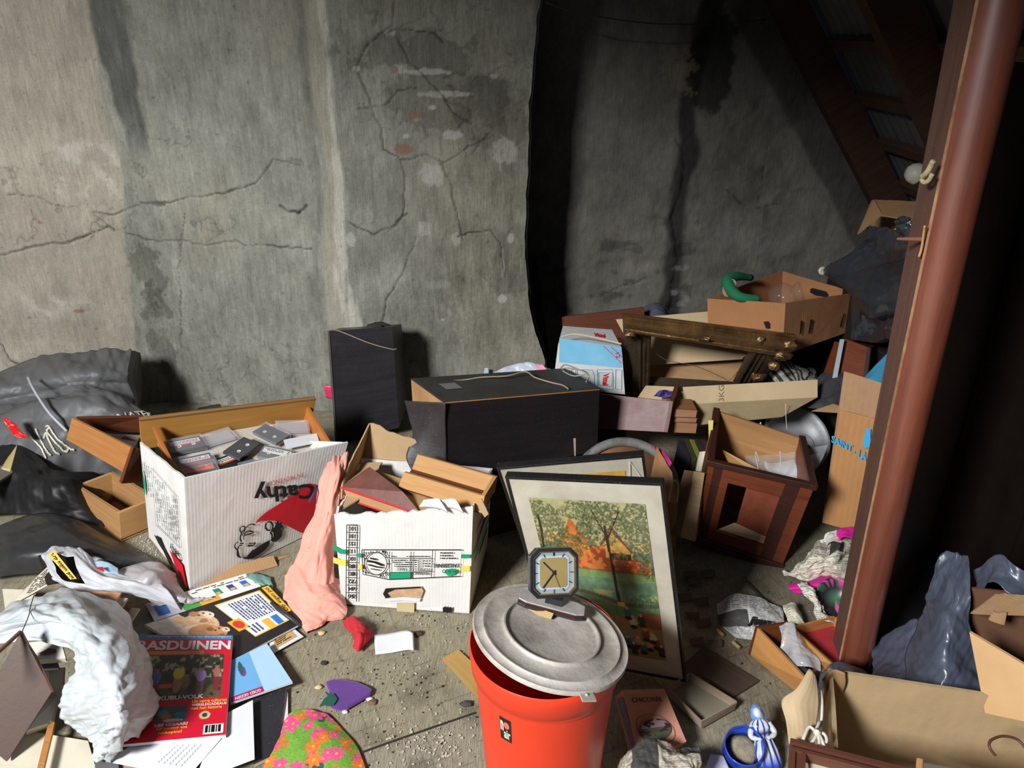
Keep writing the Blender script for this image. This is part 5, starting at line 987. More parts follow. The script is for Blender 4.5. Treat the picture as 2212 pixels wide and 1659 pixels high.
m=MB(); f=qmap(Q,.0026); para(m,f,.60,.42,.88,.86,11,8,.95,True); para(m,f,.55,.2,.66,.36,3,4,.9,True); put_text(m,f,'Op eigen po',.945,.33,.99,.93,bold=.01,vert=True); build('lettering',m,mat('dark_blue_print',lin((50,56,90)),.5,bump=0),t)
# red magazine
t,Q=sheetq('magazine','red nature magazine with a group of people on its cover, half under the white bag','magazine',[(232,1612,.052),(487,1588,.045),(503,1373,.045),(300,1372,.06)],.008,wave=.001)
def cov(U,V):
    c=np.ones((len(U),3))*A(*lin((200,24,48))); n=fbm(U*30,V*26,5,4)
    def L(k,col): c[k]=A(*lin(col))
    L(V>.955,(40,130,176)); L(R_(.1,.79,.72,.825)(U,V),(206,140,50)); P_=R_(.02,.35,.93,.785)(U,V); L(P_,(54,58,42)); c[P_]*=(.35+1.5*n[P_])[:,None]
    L(P_&(n>.62)&(V>.55),(150,150,120)); L(P_&(V<.47)&(n>.45),(92,80,56))
    for (a,b,w,h,col,leg) in ((.28,.56,.055,.07,(86,104,150),(120,60,60)),(.50,.60,.055,.06,(200,190,60),(150,120,80)),(.58,.51,.04,.06,(120,110,90),(90,70,56)),(.72,.57,.05,.06,(170,130,196),(120,90,80)),(.87,.60,.035,.05,(170,100,84),(130,40,50))):
        L(P_&El(a,b-.10,w*.8,.09)(U,V),leg); L(P_&El(a,b,w,h)(U,V),col); L(P_&El(a,b+h+.015,.022,.03)(U,V),(150,104,80)); L(P_&El(a,b+h+.035,.024,.02)(U,V),(36,28,24))
    L(P_&R_(.33,.46,.45,.5)(U,V),(214,80,50)); L(R_(.36,.15,.64,.29)(U,V),(84,88,92)); L(El(.42,.23,.05,.03)(U,V),(60,150,170)); L(El(.58,.21,.06,.025)(U,V),(60,130,170)); L(El(.45,.20,.05,.02)(U,V),(200,110,70)); L(El(.52,.165,.09,.015)(U,V),(196,190,190)); L(El(.80,.19,.05,.035)(U,V),(196,180,130)); L(El(.80,.19,.025,.02)(U,V),(60,60,50)); L(R_(.80,.02,.975,.105)(U,V),(232,232,232))
    for k in range(14): L(R_(.82+.010*k,.035,.824+.010*k+.004*(k%3==0),.095)(U,V),(20,20,20))
    L(R_(.02,.03,.16,.14)(U,V),(200,190,120)); return c
m,cl=painted(Q,150,170,cov,.0016); build('cover_print',m,GLOSS,t,col=np.clip(cl,0,1))
f=qmap(Q,.0024); m=MB(); put_text(m,f,'GRASDUINEN',-.12,.835,.985,.935,bold=.035); put_text(m,f,'NAAR HET KUBU-VOLK',-.02,.345,.77,.385,bold=.03); put_text(m,f,'WERELDCADEAUS',.67,.275,.99,.298,bold=.02); put_text(m,f,'LIEF GEBAAR?',.37,.115,.66,.14,bold=.03); put_text(m,f,'MAAL',.02,.745,.22,.775,bold=.02); put_text(m,f,'ONIE',.06,.70,.2,.73,bold=.02); put_text(m,f,'(of klonering ook de winst van dierenrijkgeur)',.1,.965,.98,.99); build('lettering',m,WHI,t)
m=MB(); put_text(m,f,'Uit verre culturen',.67,.305,.99,.335,bold=.02); put_text(m,f,'met hun historie',.67,.243,.95,.27,bold=.02); put_text(m,f,'Of poging tot',.39,.08,.66,.11,bold=.02); put_text(m,f,'omkoping?',.41,.045,.62,.075,bold=.02); build('lettering',m,YEL,t)
# others
t,Q=sheetq('booklet','pale blue booklet with a purple flower bud, right of the red magazine','booklet',[(498,1520,.03),(632,1474,.03),(577,1391,.032),(490,1432,.032)],.005)
m,cl=painted(Q,80,80,col_fn(((172,206,232),[(R_(0,0,.55,1),(110,170,216)),(R_(0,0,.55,.13),(170,40,90)),(El(.30,.62,.06,.13),(110,70,130)),(El(.27,.72,.05,.16),(50,90,90))])),.0015); build('cover_print',m,GLOSS,t,col=cl)
m=MB(); put_text(m,qmap(Q,.0022),'GOED GEZIEN',.08,.03,.50,.09,flip=True,bold=.02); build('lettering',m,WHI,t)
t,Q=sheetq('notebook','black notebook on the floor below the pale blue booklet','notebook',[(548,1652,.010),(600,1628,.010),(618,1486,.012),(540,1515,.012)],.010,mat('page_edges',lin((190,176,150)),.8)); build('cover',slab(MB(),[p+A(0,0,.0015) for p in Q],.002,6,6),mat('black_notebook_cover',lin((44,44,48)),.45,bump=.1,speck=.35),t)
for (q,l) in (([(420,1690,.030),(550,1640,.030),(546,1512,.034),(470,1550,.034)],'white sheet left of the black notebook'),([(228,1645,.036),(405,1680,.03),(482,1590,.036),(300,1600,.040)],'handwritten white sheet under the lower edge of the red magazine'),([(590,1412,.010),(656,1375,.010),(628,1352,.010),(580,1385,.010)],'small white slip with a tan printed box beside the puppy page'),([(600,1570,.006),(622,1560,.006),(622,1495,.006),(604,1500,.006)],'narrow white sheet under the right edge of the black notebook')):
    t,Q=sheetq('paper_sheet',l,'paper',q,.001)
    m=MB(); f=qmap(Q,.002)
    if 'tan' in l:
        m2=MB(); put_rect(m2,f,.15,.2,.85,.85,2); build('tan_print',m2,mat('tan_print',lin((196,160,100)),.6,bump=0),t); f=qmap(Q,.003); para(m,f,.2,.3,.8,.8,4,3); build('small_print',m,BLK,t)
    elif 'handwritten' in l:
        for k in range(5): put_line(m,f,[(.45+.08*k+.005*math.sin(i*2.1),.15+i*.018) for i in range(34)],.006,1.5) if 0 else put_line(m,f,[(.55+.07*k+.012*math.sin(i*1.9),.2+i*.022) for i in range(28)],.006,1.4)
        build('handwriting',m,mat('blue_grey_ink',lin((120,130,150)),.6,bump=0),t)
# pen over the puppy page
m=tube(MB(),[Z(585,1302,.032),Z(600,1315,.034),Z(650,1352,.020)],[.003,.006,.005],8); tag(build('marker_pen',m,mat('dark_grey_plastic_pen',lin((56,58,62)),.35),smooth=True),'dark grey pen across the corner of the puppy page','pen')
# brown floor scraps under the pile on the left bottom
for i,(q,mm,l,th) in enumerate((([(-60,1740,.02),(230,1740,.02),(190,1600,.02),(-60,1560,.02)],PAP,'yellowed printed sheet at the bottom left corner',.002),([(205,1720,.03),(262,1720,.03),(250,1585,.03),(205,1590,.03)],mat('grey_album_cover',lin((96,96,98)),.6),'grey album edge at the bottom left',.01),([(225,1740,.02),(420,1730,.02),(420,1640,.02),(240,1648,.02)],CARD,'brown cardboard under the handwritten sheet at the bottom edge',.004),([(60,1740,.05),(75,1740,.05),(118,1560,.05),(106,1555,.05)],WOOD,'thin brown wooden lath at the bottom left',.008))):
    Q=[Z(*p) for p in q]; tag(build(('printed_sheet','album','cardboard_piece','wooden_lath')[i],slab(MB(),Q,th,6,6,wave=.002),mm),l,('paper','album','cardboard','lath')[i])
# ------------------------------------------------ books below/inside the white bag
def book(label,q,th,cov_,mat2=PAP,group=None,wave=0):
    Q=[Z(*p) for p in q]; t=thing('book',label,'book',(Q[0]+Q[2])/2-A(0,0,th),group)
    n=nrm(np.cross(Q[1]-Q[0],Q[3]-Q[0])); n=n if np.dot(n,_C-Q[0])>0 else -n
    build('page_block',slab(MB(),[p-n*.002 for p in Q],th-.003),mat2,t); e=nrm(Q[1]-Q[0])*.002
    build('cover',slab(MB(),[Q[0]-e,Q[1]+e,Q[2]+e,Q[3]-e],.002),cov_,t); build('cover',slab(MB(),[p-n*(th-.001) for p in (Q[0]-e,Q[1]+e,Q[2]+e,Q[3]-e)],.002),cov_,t); return t
WC=mat('off_white_cover',lin((206,200,190)),.5); BC=mat('blue_grey_cover',lin((90,100,120)),.5)
book('topmost white book with a purple picture under the white bag',[(60,1428,.16),(140,1422,.16),(128,1380,.17),(62,1388,.17)],.014,WC,group=None)
book('thin blue edged book second in the stack under the white bag',[(62,1446,.135),(125,1442,.135),(120,1425,.14),(66,1428,.14)],.010,BC)
book('cream notebook standing beside the book stack under the white bag',[(108,1525,.06),(128,1522,.06),(132,1442,.12),(106,1446,.12)],.02,WC)
book('thick white paged book at the bottom of the stack under the white bag',[(72,1520,.06),(104,1520,.06),(104,1450,.12),(74,1448,.12)],.02,WC)
m=MB(); put_poly(m,lambda u,v:Z(u,v,.166),[(82,1412),(105,1400),(120,1402),(122,1410),(100,1414)]); tag(build('purple_picture_card',m,mat('plum_print',lin((110,60,70)),.5)),'plum coloured picture card on the topmost book under the white bag','card')
m=slab(MB(),[Z(-70,1575,.10),Z(14,1645,.03),Z(112,1494,.14),Z(45,1364,.26)],.010,8,8); t=thing('hardboard_sheet','dark brown hardboard leaning over the books at the left edge','board',Z(20,1640,0)); build('panel_face',m,mat('dark_brown_hardboard',lin((78,58,48)),.5,var=.2,bump=.1),t)
m=tube(MB(),[Z(-70,1470,.28),Z(43,1366,.262),Z(76,1420,.20),Z(112,1496,.14)],.005,6); build('frayed_edge',m,WORN,t)
book('open book with fluttering pages below the brown panel',[(52,1580,.05),(108,1560,.05),(118,1510,.08),(80,1510,.08)],.03,WC)
m=tube(MB(),curve([Z(74,1284,.25),Z(66,1310,.245),Z(62,1330,.25),Z(48,1364,.262)],6),.0011,5); tag(build('thin_wire',m,BLK,smooth=True),'thin dark wire hanging over the white bag','wire')
# ------------------------------------------------ white bag
WB=mat('crumpled_white_plastic',lin((186,192,194)),.38,var=.12,vs=14,bump=.6,bs=34,spec=.6)
rows=[[(-60,1345,.10),(-60,1370,.16),(-60,1400,.14)],[(55,1284,.14),(58,1330,.235),(60,1384,.19)],[(150,1270,.14),(142,1330,.25),(128,1398,.19)],[(262,1318,.12),(215,1382,.25),(160,1432,.18)],[(325,1398,.09),(250,1452,.24),(148,1478,.14)],[(346,1480,.08),(255,1515,.22),(132,1530,.08)],[(338,1550,.06),(250,1562,.19),(148,1578,.04)],[(275,1588,.06),(238,1605,.12),(195,1602,.05)],[(230,1638,.03),(225,1641,.05),(219,1640,.04)]]
S=Sheet([[Z(*p) for p in r] for r in rows],.020,9,12,'crump',.42); m=S.mesh(MB(),90,200); tag(build('plastic_bag',m,WB,smooth=True,solid=.0015),'big crumpled white plastic bag arched over the books at the left','bag')
CLR=mat('cloudy_clear_plastic',lin((222,214,206)),.25,alpha=.55,bump=.3,bs=20,spec=.7)
cloth('plastic_wrap','cloudy clear plastic wrap lying over the corner of the red magazine','plastic wrap',[[(225,1545,.07),(270,1525,.09),(318,1535,.08)],[(228,1565,.07),(272,1560,.10),(312,1562,.08)],[(232,1600,.055),(275,1590,.07),(300,1595,.06)]],.010,20,CLR,6,40,40,.0008)
# grocery bag and magazines above
cloth('plastic_bag','thin white grocery bag with blue and red print above the big white bag','bag',[[(95,1196,.10),(125,1180,.12),(170,1186,.12),(205,1205,.12),(235,1235,.10)],[(100,1225,.10),(130,1215,.14),(180,1225,.14),(225,1240,.13),(300,1252,.09)],[(108,1252,.09),(150,1262,.12),(210,1268,.12),(270,1262,.11),(360,1275,.07)],[(150,1268,.06),(200,1280,.08),(260,1285,.08),(310,1295,.06),(390,1318,.02)]],.012,14,mat('thin_white_plastic',lin((210,212,216)),.3,alpha=.85,bump=.2,bs=20,spec=.7),4,90,60,.001,mask=lambda u,v:~((u>.16)&(u<.42)&(v>.2)&(v<.62)))
cloth('plastic_bag','greyish translucent bag strip trailing down the left front corner of the fan-printed box','bag',[[(235,1240,.08),(285,1222,.09),(340,1215,.08),(375,1235,.05)],[(262,1262,.09),(305,1248,.11),(350,1245,.09),(388,1256,.04)],[(300,1285,.05),(340,1285,.05),(375,1290,.04),(420,1300,.015)],[(340,1310,.02),(370,1305,.025),(410,1300,.02),(470,1290,.014)]],.014,16,mat('grey_translucent_film',lin((186,180,180)),.3,alpha=.8,bump=.2,bs=20,spec=.7),8,70,50,.001)
m=MB(); f=lambda u,v:Z(u,v,.142)
put_poly(m,f,[(204,1226),(222,1224),(226,1236)]); tag(build('red_triangle_flyer',m,REDI),'small red triangle of print on the grocery bag','print scrap')
cloth('flyer','flyer with pale blue speckled print peeping out of the grocery bag','flyer',[[(202,1212,.125),(225,1213,.128),(255,1228,.12)],[(205,1232,.125),(230,1238,.126),(256,1240,.12)]],.004,20,mat('blue_speckled_print',lin((170,196,216)),.4,speck=.9,sc=lin((40,110,180)),spb=200,alpha=1),3,24,14,.001)
t,Q=sheetq('magazine','dark magazine with a yellow title strip inside the grocery bag','magazine',[(100,1262,.085),(172,1250,.10),(135,1185,.11),(82,1200,.10)],.006,mat('near_black_cover',lin((40,34,32)),.4))
m=MB(); YY=mat('yellow_magazine_strip',lin((226,176,50)),.4,bump=0); f=lambda u,v:Z(u,v,.155-.0009*(v-1190))
put_poly(m,f,[(103,1198),(117,1189),(166,1250),(152,1252)]); build('title_strip',m,YY,t); m=MB(); a0,a1=A(112,1196),A(158,1250); d=(a1-a0); pr=A(9,-7); put_text(m,lambda u,v:Z(*(a0+d*u-pr*.5+pr*v),.157-.0009*((a0+d*u)[1]-1190)),'Op eigen pot',0,0,1,1,bold=.01); build('lettering',m,BLK,t)
t,Q=sheetq('paper_sheet','lined cream page left of the yellow striped magazine','paper',[(20,1310,.06),(108,1262,.08),(105,1222,.10),(62,1262,.09)],.002,PAP); m=MB(); para(m,qmap(Q,.002),.35,.1,.95,.9,8,6); build('small_print',m,BLK,t)
t,Q=sheetq('paper_sheet','dark cream sheet with a punched hole at the left behind the white bag','paper',[(12,1325,.05),(60,1320,.05),(80,1275,.07),(5,1272,.07)],.002,PAP)
for i,(dx,dy,mm,l) in enumerate(((0,0,mat('orange_white_cover',lin((214,160,120)),.4,var=.6,vs=12),'magazine with an orange and white picture between the two white bags'),(14,12,PAP,'second magazine down between the two white bags'),(26,24,mat('rust_cover',lin((130,84,60)),.5),'third magazine down between the two white bags'),(40,34,PAP,'lowest magazine between the two white bags'))):
    Q=[Z(*p) for p in [(160+dx,1315+dy,.10-.02*i),(235+dx,1322+dy,.10-.02*i),(262+dx,1280+dy,.11-.02*i),(165+dx,1275+dy,.11-.02*i)]]; tag(build('magazine',slab(MB(),Q,.006,8,6,wave=.003),mm),l,'magazine','magazines between the white bags')
# ------------------------------------------------ right heap: vittel pack
c=fitted([0.178,2.492,0.297],[-0.063,-0.013,-0.035],[0.215,0.20,0.185],{'001':(1206,742),'101':(1343,752),'100':(1350,852),'000':(1194,835),'011':(1216,704),'111':(1322,712)})
t=thing('bottle_pack','blue and white water bottle carton with red lettering beside the gilt frame','carton',base_of(c)); vit=c
VB=mat('blue_carton_print',lin((120,184,214)),.5,var=.15,bump=.1,dirt=.25,dc=lin((190,190,180)))
build('carton_body',hexa(MB(),c),mat('white_carton',lin((206,206,204)),.55,var=.1,bump=.15,dirt=.4,dc=lin((150,140,120))),t,bevel=.004)
VC=(1150,560,2.949); FV=Face(face(c,'f'),.002,VC); m=MB(); FV.poly(m,[(172,500),(568,560),(568,690),(170,655)]); build('blue_band',m,VB,t)
m=MB(); FV=Face(face(c,'f'),.003,VC); FV.text(m,'Vittel',(448,728),(448,828),(488,728),bold=.03) if 0 else FV.text(m,'Vittel',(450,722),(450,830),(490,722),bold=.03) if 0 else FV.text(m,'Vittel',(486,725),(482,800),(450,727),bold=.04); FV.text(m,'12',(552,590),(560,625),(528,598),bold=.03); build('lettering',m,REDI,t)
m=MB(); FV.line(m,[(452,550),(568,660)],.014); build('red_stripe',m,REDI,t); m=MB(); FV.line(m,[(500,556),(568,618)],.014); build('red_stripe',m,REDI,t)
m=MB()
for p in ([(285,700),(380,705),(395,740),(395,820),(290,815)],[(412,702),(510,702),(516,760),(512,830),(416,818)],[(420,720),(508,722),(505,808),(424,800)],[(530,702),(568,705),(568,830),(528,826)],[(250,700),(275,700),(280,812),(245,808)]): FV.line(m,p,.010,True)
build('bottle_outline_print',m,BLU,t)
ft=Face(face(c,'t'),.002,VC); m=MB(); ft.text(m,'Vittel',(390,470),(460,478),(392,495),bold=.04); build('lettering',m,REDI,t)
m=tube(MB(),curve([Y(1212,728,2.49),Y(1245,722,2.5),Y(1300,733,2.5),Y(1342,743,2.49)],4),.003,5); build('frayed_edge',m,mat('cream_torn_edge',lin((200,190,160)),.8),t)
for i,(q,l,mt) in enumerate(((((1198,790,.27),(1290,852,.25),(1290,862,.0),(1190,862,.0)),'dark grey carton supporting the water bottle carton',mat('dark_grey_carton',lin((46,42,40)),.8)),)):
    boxm(m:=MB(),(.30,2.62,.14),(.26,.22,.27)); tag(build('storage_crate',m,mt),l,'crate')
# white pink bag behind the lying cabinet
cloth('plastic_bag','white and pink plastic bag peeping over the back of the lying black cabinet','bag',[[(1068,803,.50),(1110,786,.52),(1150,783,.52),(1190,800,.50)],[(1060,830,.42),(1110,820,.44),(1150,815,.44),(1195,825,.42)],[(1060,900,.2),(1110,900,.2),(1150,900,.2),(1195,890,.2)]],.012,16,mat('pale_blue_white_plastic',lin((190,198,206)),.35,bump=.2),4,40,30,.001) if 0 else None
m=Sheet([[Y(1068,804,2.62),Y(1110,787,2.64),Y(1152,783,2.64),Y(1192,798,2.62)],[Y(1060,830,2.58),Y(1110,822,2.6),Y(1152,818,2.6),Y(1196,828,2.58)],[Y(1060,880,2.55),Y(1110,880,2.56),Y(1152,880,2.56),Y(1196,880,2.55)]],.012,18,4).mesh(MB(),44,30)
tag(build('plastic_bag',m,mat('pale_blue_white_plastic',lin((186,194,204)),.35,bump=.2),smooth=True,solid=.001),'pale plastic bag peeping over the back of the lying black cabinet','bag')
m=Sheet([[Y(1155,788,2.60),Y(1172,788,2.60)],[Y(1160,805,2.58),Y(1185,803,2.58)]],.004,18,4).mesh(MB(),12,8); tag(build('pink_plastic_scrap',m,mat('pink_plastic',lin((232,150,170)),.4),smooth=True,solid=.001),'pink scrap on the pale plastic bag behind the lying cabinet','scrap')
m=Sheet([[Y(1047,795,2.955),Y(1055,795,2.955)],[Y(1045,808,2.955),Y(1056,808,2.955)]],.002,18,4).mesh(MB(),6,6); tag(build('paper_scrap',m,mat('pale_blue_scrap',lin((180,200,214)),.6),smooth=True,solid=.001),'tiny pale blue scrap against the wall above the lying cabinet','paper')
m=Sheet([[Y(700,832,2.68),Y(716,834,2.68)],[Y(704,860,2.68),Y(718,862,2.68)]],.004,28,4).mesh(MB(),8,8); tag(build('pink_plastic_scrap',m,mat('hot_pink_plastic',lin((214,60,100)),.4),smooth=True,solid=.001),'hot pink scrap behind the left edge of the upright cabinet','scrap')
# brown drawer board behind, knitted piece
m=slab(MB(),[Y(1222,720,2.98),Y(1392,735,2.98),Y(1392,665,2.98),Y(1220,685,2.98)],.014); t=thing('drawer','reddish brown drawer standing behind the water carton against the recess wall','drawer',Y(1310,760,2.98)); build('front_panel',m,mat('red_brown_laminate',lin((112,66,44)),.5,wood=.8,col2=lin((84,46,30)),bump=.05),t,bevel=.001)
build('side_panel',slab(MB(),[Y(1222,790,2.99),Y(1222,720,2.99),Y(1220,685,2.99),Y(1240,680,3.2)],.012),WOODD,t)
build('lower_panel',slab(MB(),[Y(1232,888,3.0),Y(1400,888,3.0),Y(1392,735,2.99),Y(1224,720,2.99)],.012),WOODD,t)
m=Sheet([[Y(1392,668,3.1),Y(1412,655,3.1),Y(1432,660,3.1),Y(1445,676,3.1)],[Y(1392,685,3.06),Y(1412,670,3.04),Y(1430,675,3.04),Y(1446,690,3.06)],[Y(1392,720,3.04),Y(1412,715,3.02),Y(1432,715,3.02),Y(1446,715,3.04)]],.004,60,4,'foldy').mesh(MB(),40,30); tag(build('knitted_cloth',m,mat('grey_knit',lin((76,80,92)),.95,bump=.8,bs=140),smooth=True,solid=.003),'grey ribbed knitwear bundle behind the brown drawer','knitwear')
# ------------------------------------------------ gilt frame
GOLD=mat('tarnished_gilt',lin((132,100,62)),.36,metal=.6,var=.5,vs=14,bump=.5,bs=50,dirt=.9,dc=lin((60,46,32)),bdist=.006); GOLDD=mat('dark_tarnished_moulding',lin((76,64,50)),.45,metal=.4,var=.4,vs=14,bump=.6,bs=40,bdist=.006)
t=thing('gilt_frame','broken ornate gilt picture frame propped up in the heap right of the water carton','picture frame',Y(1480,835,2.70))
def moulding(pa,pb,wa,wb,depth,mt,name,prof=None,n=24,seed=1):
    """bar from pa to pb; wa/wb width vectors at the ends (front face across), rounded profile"""
    prof=prof or [(0,.0),(0,.022),(.10,.030),(.16,.022),(.20,.020),(.30,.032),(.45,.040),(.6,.036),(.72,.026),(.80,.012),(.86,.014),(.93,.010),(1,.0)]
    m=MB(); vs=[];uv=[];fs=[]; N=len(prof)+2; fwd=nrm(np.cross(pb-pa,wa)); fwd=fwd if np.dot(fwd,_C-pa)>0 else -fwd
    for i in range(n+1):
        f=i/n; o=pa*(1-f)+pb*f; w=wa*(1-f)+wb*f
        for k,(a,d) in enumerate(prof+[(1,-depth),(0,-depth)]):
            j=.0035*(float(vn(f*30,k*3.3,seed))-.5) if .7<a<1 else 0
            vs.append(o+w*a+fwd*(d+j)); uv.append((f*np.linalg.norm(pb-pa),a*.06))
    for i in range(n):
        for k in range(N): fs.append((i*N+k,i*N+(k+1)%N,(i+1)*N+(k+1)%N,(i+1)*N+k))
    fs+= [tuple(range(N))[::-1],tuple(n*N+k for k in range(N))]; m.add(vs,fs,uv); build(name,m,mt,t,smooth=True).modifiers.new('e','EDGE_SPLIT').split_angle=.7
    return fwd
tl,tr=Y(1345,676,2.50),Y(1718,722,2.40); tli,tri_=Y(1352,718,2.48),Y(1700,772,2.38)
fw=moulding(tl,tr,tli-tl,tri_-tr,.02,GOLD,'top_rail')
moulding(Y(1345,690,2.51),Y(1352,855,2.66),Y(1408,700,2.51)-Y(1345,690,2.51),Y(1402,855,2.66)-Y(1352,855,2.66),.02,GOLDD,'side_rail',[(0,0),(.1,.012),(.3,.018),(.5,.010),(.62,.014),(.7,.004),(.78,.008),(.86,.002),(.92,.005),(1,0)])
moulding(Y(1695,750,2.42),Y(1640,832,2.66),Y(1628,752,2.42)-Y(1695,750,2.42),Y(1585,832,2.66)-Y(1640,832,2.66),.02,GOLDD,'side_rail',[(0,0),(.1,.012),(.3,.016),(.5,.010),(.55,.016),(.62,.004),(.7,.010),(.78,.002),(.86,.010),(.92,.012),(1,0)])
moulding(Y(1385,838,2.68),Y(1640,850,2.68),Y(1385,812,2.70)-Y(1385,838,2.68),Y(1640,828,2.70)-Y(1640,850,2.68),.02,GOLDD,'bottom_rail',[(0,0),(.2,.01),(.5,.014),(.8,.006),(1,0)])
rr=random.Random(8)
def ornament(px,py,y,r,seed,flat=.6):
    m=MB(); o=Y(px,py,y); n=16; vs=[];fs=[]
    for i in range(9):
        for k in range(n):
            ph=math.pi*i/8; th=2*math.pi*k/n; rad=r*(1+.55*(float(fbm(math.cos(th)*2+i*.6,math.sin(th)*2+seed,seed,3))-.5)*2); vs.append(o+A(math.sin(ph)*math.cos(th)*rad,math.cos(ph)*rad*.5,math.sin(ph)*math.sin(th)*rad*flat))
    for i in range(8):
        for k in range(n): fs.append((i*n+k,i*n+(k+1)%n,(i+1)*n+(k+1)%n,(i+1)*n+k))
    m.add(vs,fs); build('ornament',m,GOLD,t,smooth=True)
ornament(1530,728,2.42,.034,3,.45); ornament(1643,735,2.37,.014,4,1.1); ornament(1690,768,2.36,.030,5,.6); ornament(1706,745,2.36,.024,6,.8); ornament(1360,722,2.47,.020,7); ornament(1640,812,2.56,.028,9,.7); ornament(1672,790,2.44,.022,10,.8); ornament(1362,690,2.48,.016,11)
m=tube(MB(),curve([Y(1404,752,2.60),Y(1440,778,2.62),Y(1500,790,2.62),Y(1560,815,2.62),Y(1575,822,2.62),Y(1600,795,2.60)],8),.0013,5); build('hanging_wire',m,mat('rusty_wire',lin((110,80,56)),.5),t,smooth=True)
# flattened cartons behind and below the frame
def card(name,label,pts,mt=CARD2,th=.005,wave=.006,nx=12,ny=10,tear=0,cat='cardboard',seed=1):
    Q=[Y(*p) for p in pts]; return tag(build(name,slab(MB(),Q,th,nx,ny,wave=wave,wf=5,tear=tear,seed=seed),mt),label,cat)
card('cardboard_sheet','tall pale flattened cardboard sheet standing behind the gilt frame',[(1385,790,2.75),(1620,775,2.72),(1585,668,2.78),(1330,690,2.80)],seed=2)
card('cardboard_flap_sheet','pale ribbed cardboard flap right of the tall flattened sheet, behind the gilt frame',[(1600,775,2.70),(1665,742,2.66),(1645,648,2.70),(1575,668,2.74)],CARD2,.006,.003,tear=.02)
card('cardboard_sheet','brown cardboard sheet lying inside the gilt frame opening',[(1380,850,2.72),(1640,850,2.70),(1640,775,2.82),(1400,775,2.84)],CARD,seed=4)
t=thing('cardboard_tray','long flat cardboard tray marked 3KG in front of the gilt frame','cardboard',Y(1600,900,2.5))
A_,B_,C_,D_=Y(1475,874,2.46),Y(1766,858,2.42),Y(1766,820,2.46),Y(1475,836,2.50)
FRQ=[A_,B_,C_,D_]; build('front_lip',slab(MB(),FRQ,.005,14,4,wave=.003),CARD2,t)
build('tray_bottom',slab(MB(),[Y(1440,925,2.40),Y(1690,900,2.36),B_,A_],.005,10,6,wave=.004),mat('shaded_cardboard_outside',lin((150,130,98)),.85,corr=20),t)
build('side_flap',slab(MB(),[Y(1378,858,2.55),Y(1478,876,2.46),Y(1470,836,2.52),Y(1395,833,2.6)],.005,8,5,wave=.004),CARD2,t)
build('side_flap',slab(MB(),[Y(1432,880,2.44),Y(1478,895,2.42),Y(1492,866,2.45),Y(1430,858,2.48)],.004,6,4,wave=.003),CARD3,t)
m=MB(); put_text(m,qmap(FRQ,.002),'3KG',.27,.05,.31,.98,bold=.0,vert=True); build('lettering',m,mat('grey_brown_ink',lin((110,92,66)),.7,bump=0),t)
cloth_=lambda *a:None
m=Sheet([[Y(1418,848,2.44),Y(1432,842,2.44),Y(1458,846,2.44)],[Y(1412,856,2.43),Y(1432,858,2.43),Y(1452,858,2.43)]],.01,60,5).mesh(MB(),24,12); tag(build('ribbon',m,mat('violet_ribbon',lin((60,46,110)),.6),smooth=True,solid=.001),'small tangle of violet ribbon on the left flap of the 3KG tray','ribbon')
# brown fruit crate
c=fitted([0.754,2.72,0.424],[-0.081,-0.073,-0.902],[0.326,0.477,0.169],{'001':(1528,645),'101':(1697,655),'111':(1852,632),'011':(1690,584),'100':(1690,768),'110':(1838,715)})
t=thing('fruit_crate','brown cardboard fruit crate with slots, holding a green hoop and a glass jug','cardboard box',base_of(c)); crate=c
CB_=mat('orange_brown_cardboard',lin((170,118,76)),.8,var=.12,bump=.2,bs=30,corr=14,dirt=.4)
build('body',shell(c,.006,'flbr',{'f':.0,'b':.01,'r':.004},14,.004,5),CB_,t); build('base',slab(MB(),K8(c,('000','100','110','010')),.005,toward=ctr(c)),CB_,t)
FR=Face(face(c,'r'),.0072,(1150,560,2.949))
for p in ([(1697,390),(1712,390),(1702,470),(1690,480)],[(1760,382),(1776,380),(1760,465),(1746,475)],[(1970,345),(1980,340),(1955,430),(1944,430)],[(2010,330),(2018,328),(1998,412),(1986,418)]): m=MB(); FR.poly(m,p); build('slot',m,HOLE,t)
FRf=Face(face(c,'f'),.0072,(1150,560,2.949)); m=MB(); FRf.poly(m,[(1480,395),(1510,392),(1520,405),(1520,438),(1495,438)]); build('slot',m,HOLE,t)
ib=K8(c,('010','110','111','011')); inb=[p+nrm(ctr(c)-(ib[0]+ib[2])/2)*.007 for p in ib]; FB=Face(inb,.002,(1150,560,2.949)); m=MB(); FB.poly(m,[(1772,190),(1785,182),(1875,205),(1888,225),(1885,245),(1800,228),(1770,210)]); build('hand_hole',m,HOLE,t)
m=MB(); P_=curve([Y(1640,645,2.62),Y(1600,642,2.62),Y(1578,625,2.66),Y(1572,605,2.70),Y(1592,597,2.74),Y(1622,600,2.80)],6); tube(m,P_,[.012+.010*math.sin(min(i/len(P_)*3.4,3.1)) for i in range(len(P_))],12)
t=thing('green_hoop','curved dark green padded hoop tied with beige yarn, sticking out of the fruit crate','hoop',P_[0]-A(0,0,.02)); build('padded_arc',m,mat('green_cloth',lin((26,110,72)),.8,bump=.3,bs=100),t,smooth=True)
m=MB(); o=P_[13]; 
for k in range(3): tube(m,[o+A(.024*math.cos(a)*.9,.024*math.sin(a)*.6,.024*math.sin(a)*.8+.006*(k-1)+.010*math.cos(a)) for a in np.linspace(0,6.28,16)[:-1]],.0028,5,closed=True)
build('yarn_tie',m,mat('beige_yarn',lin((176,140,112)),.9,bump=.4),t,smooth=True)
GL=mat('thin_clear_glass',(.2,.18,.16),.03,trans=0,alpha=.10,var=.02,bump=0,spec=.6,coat=.2)
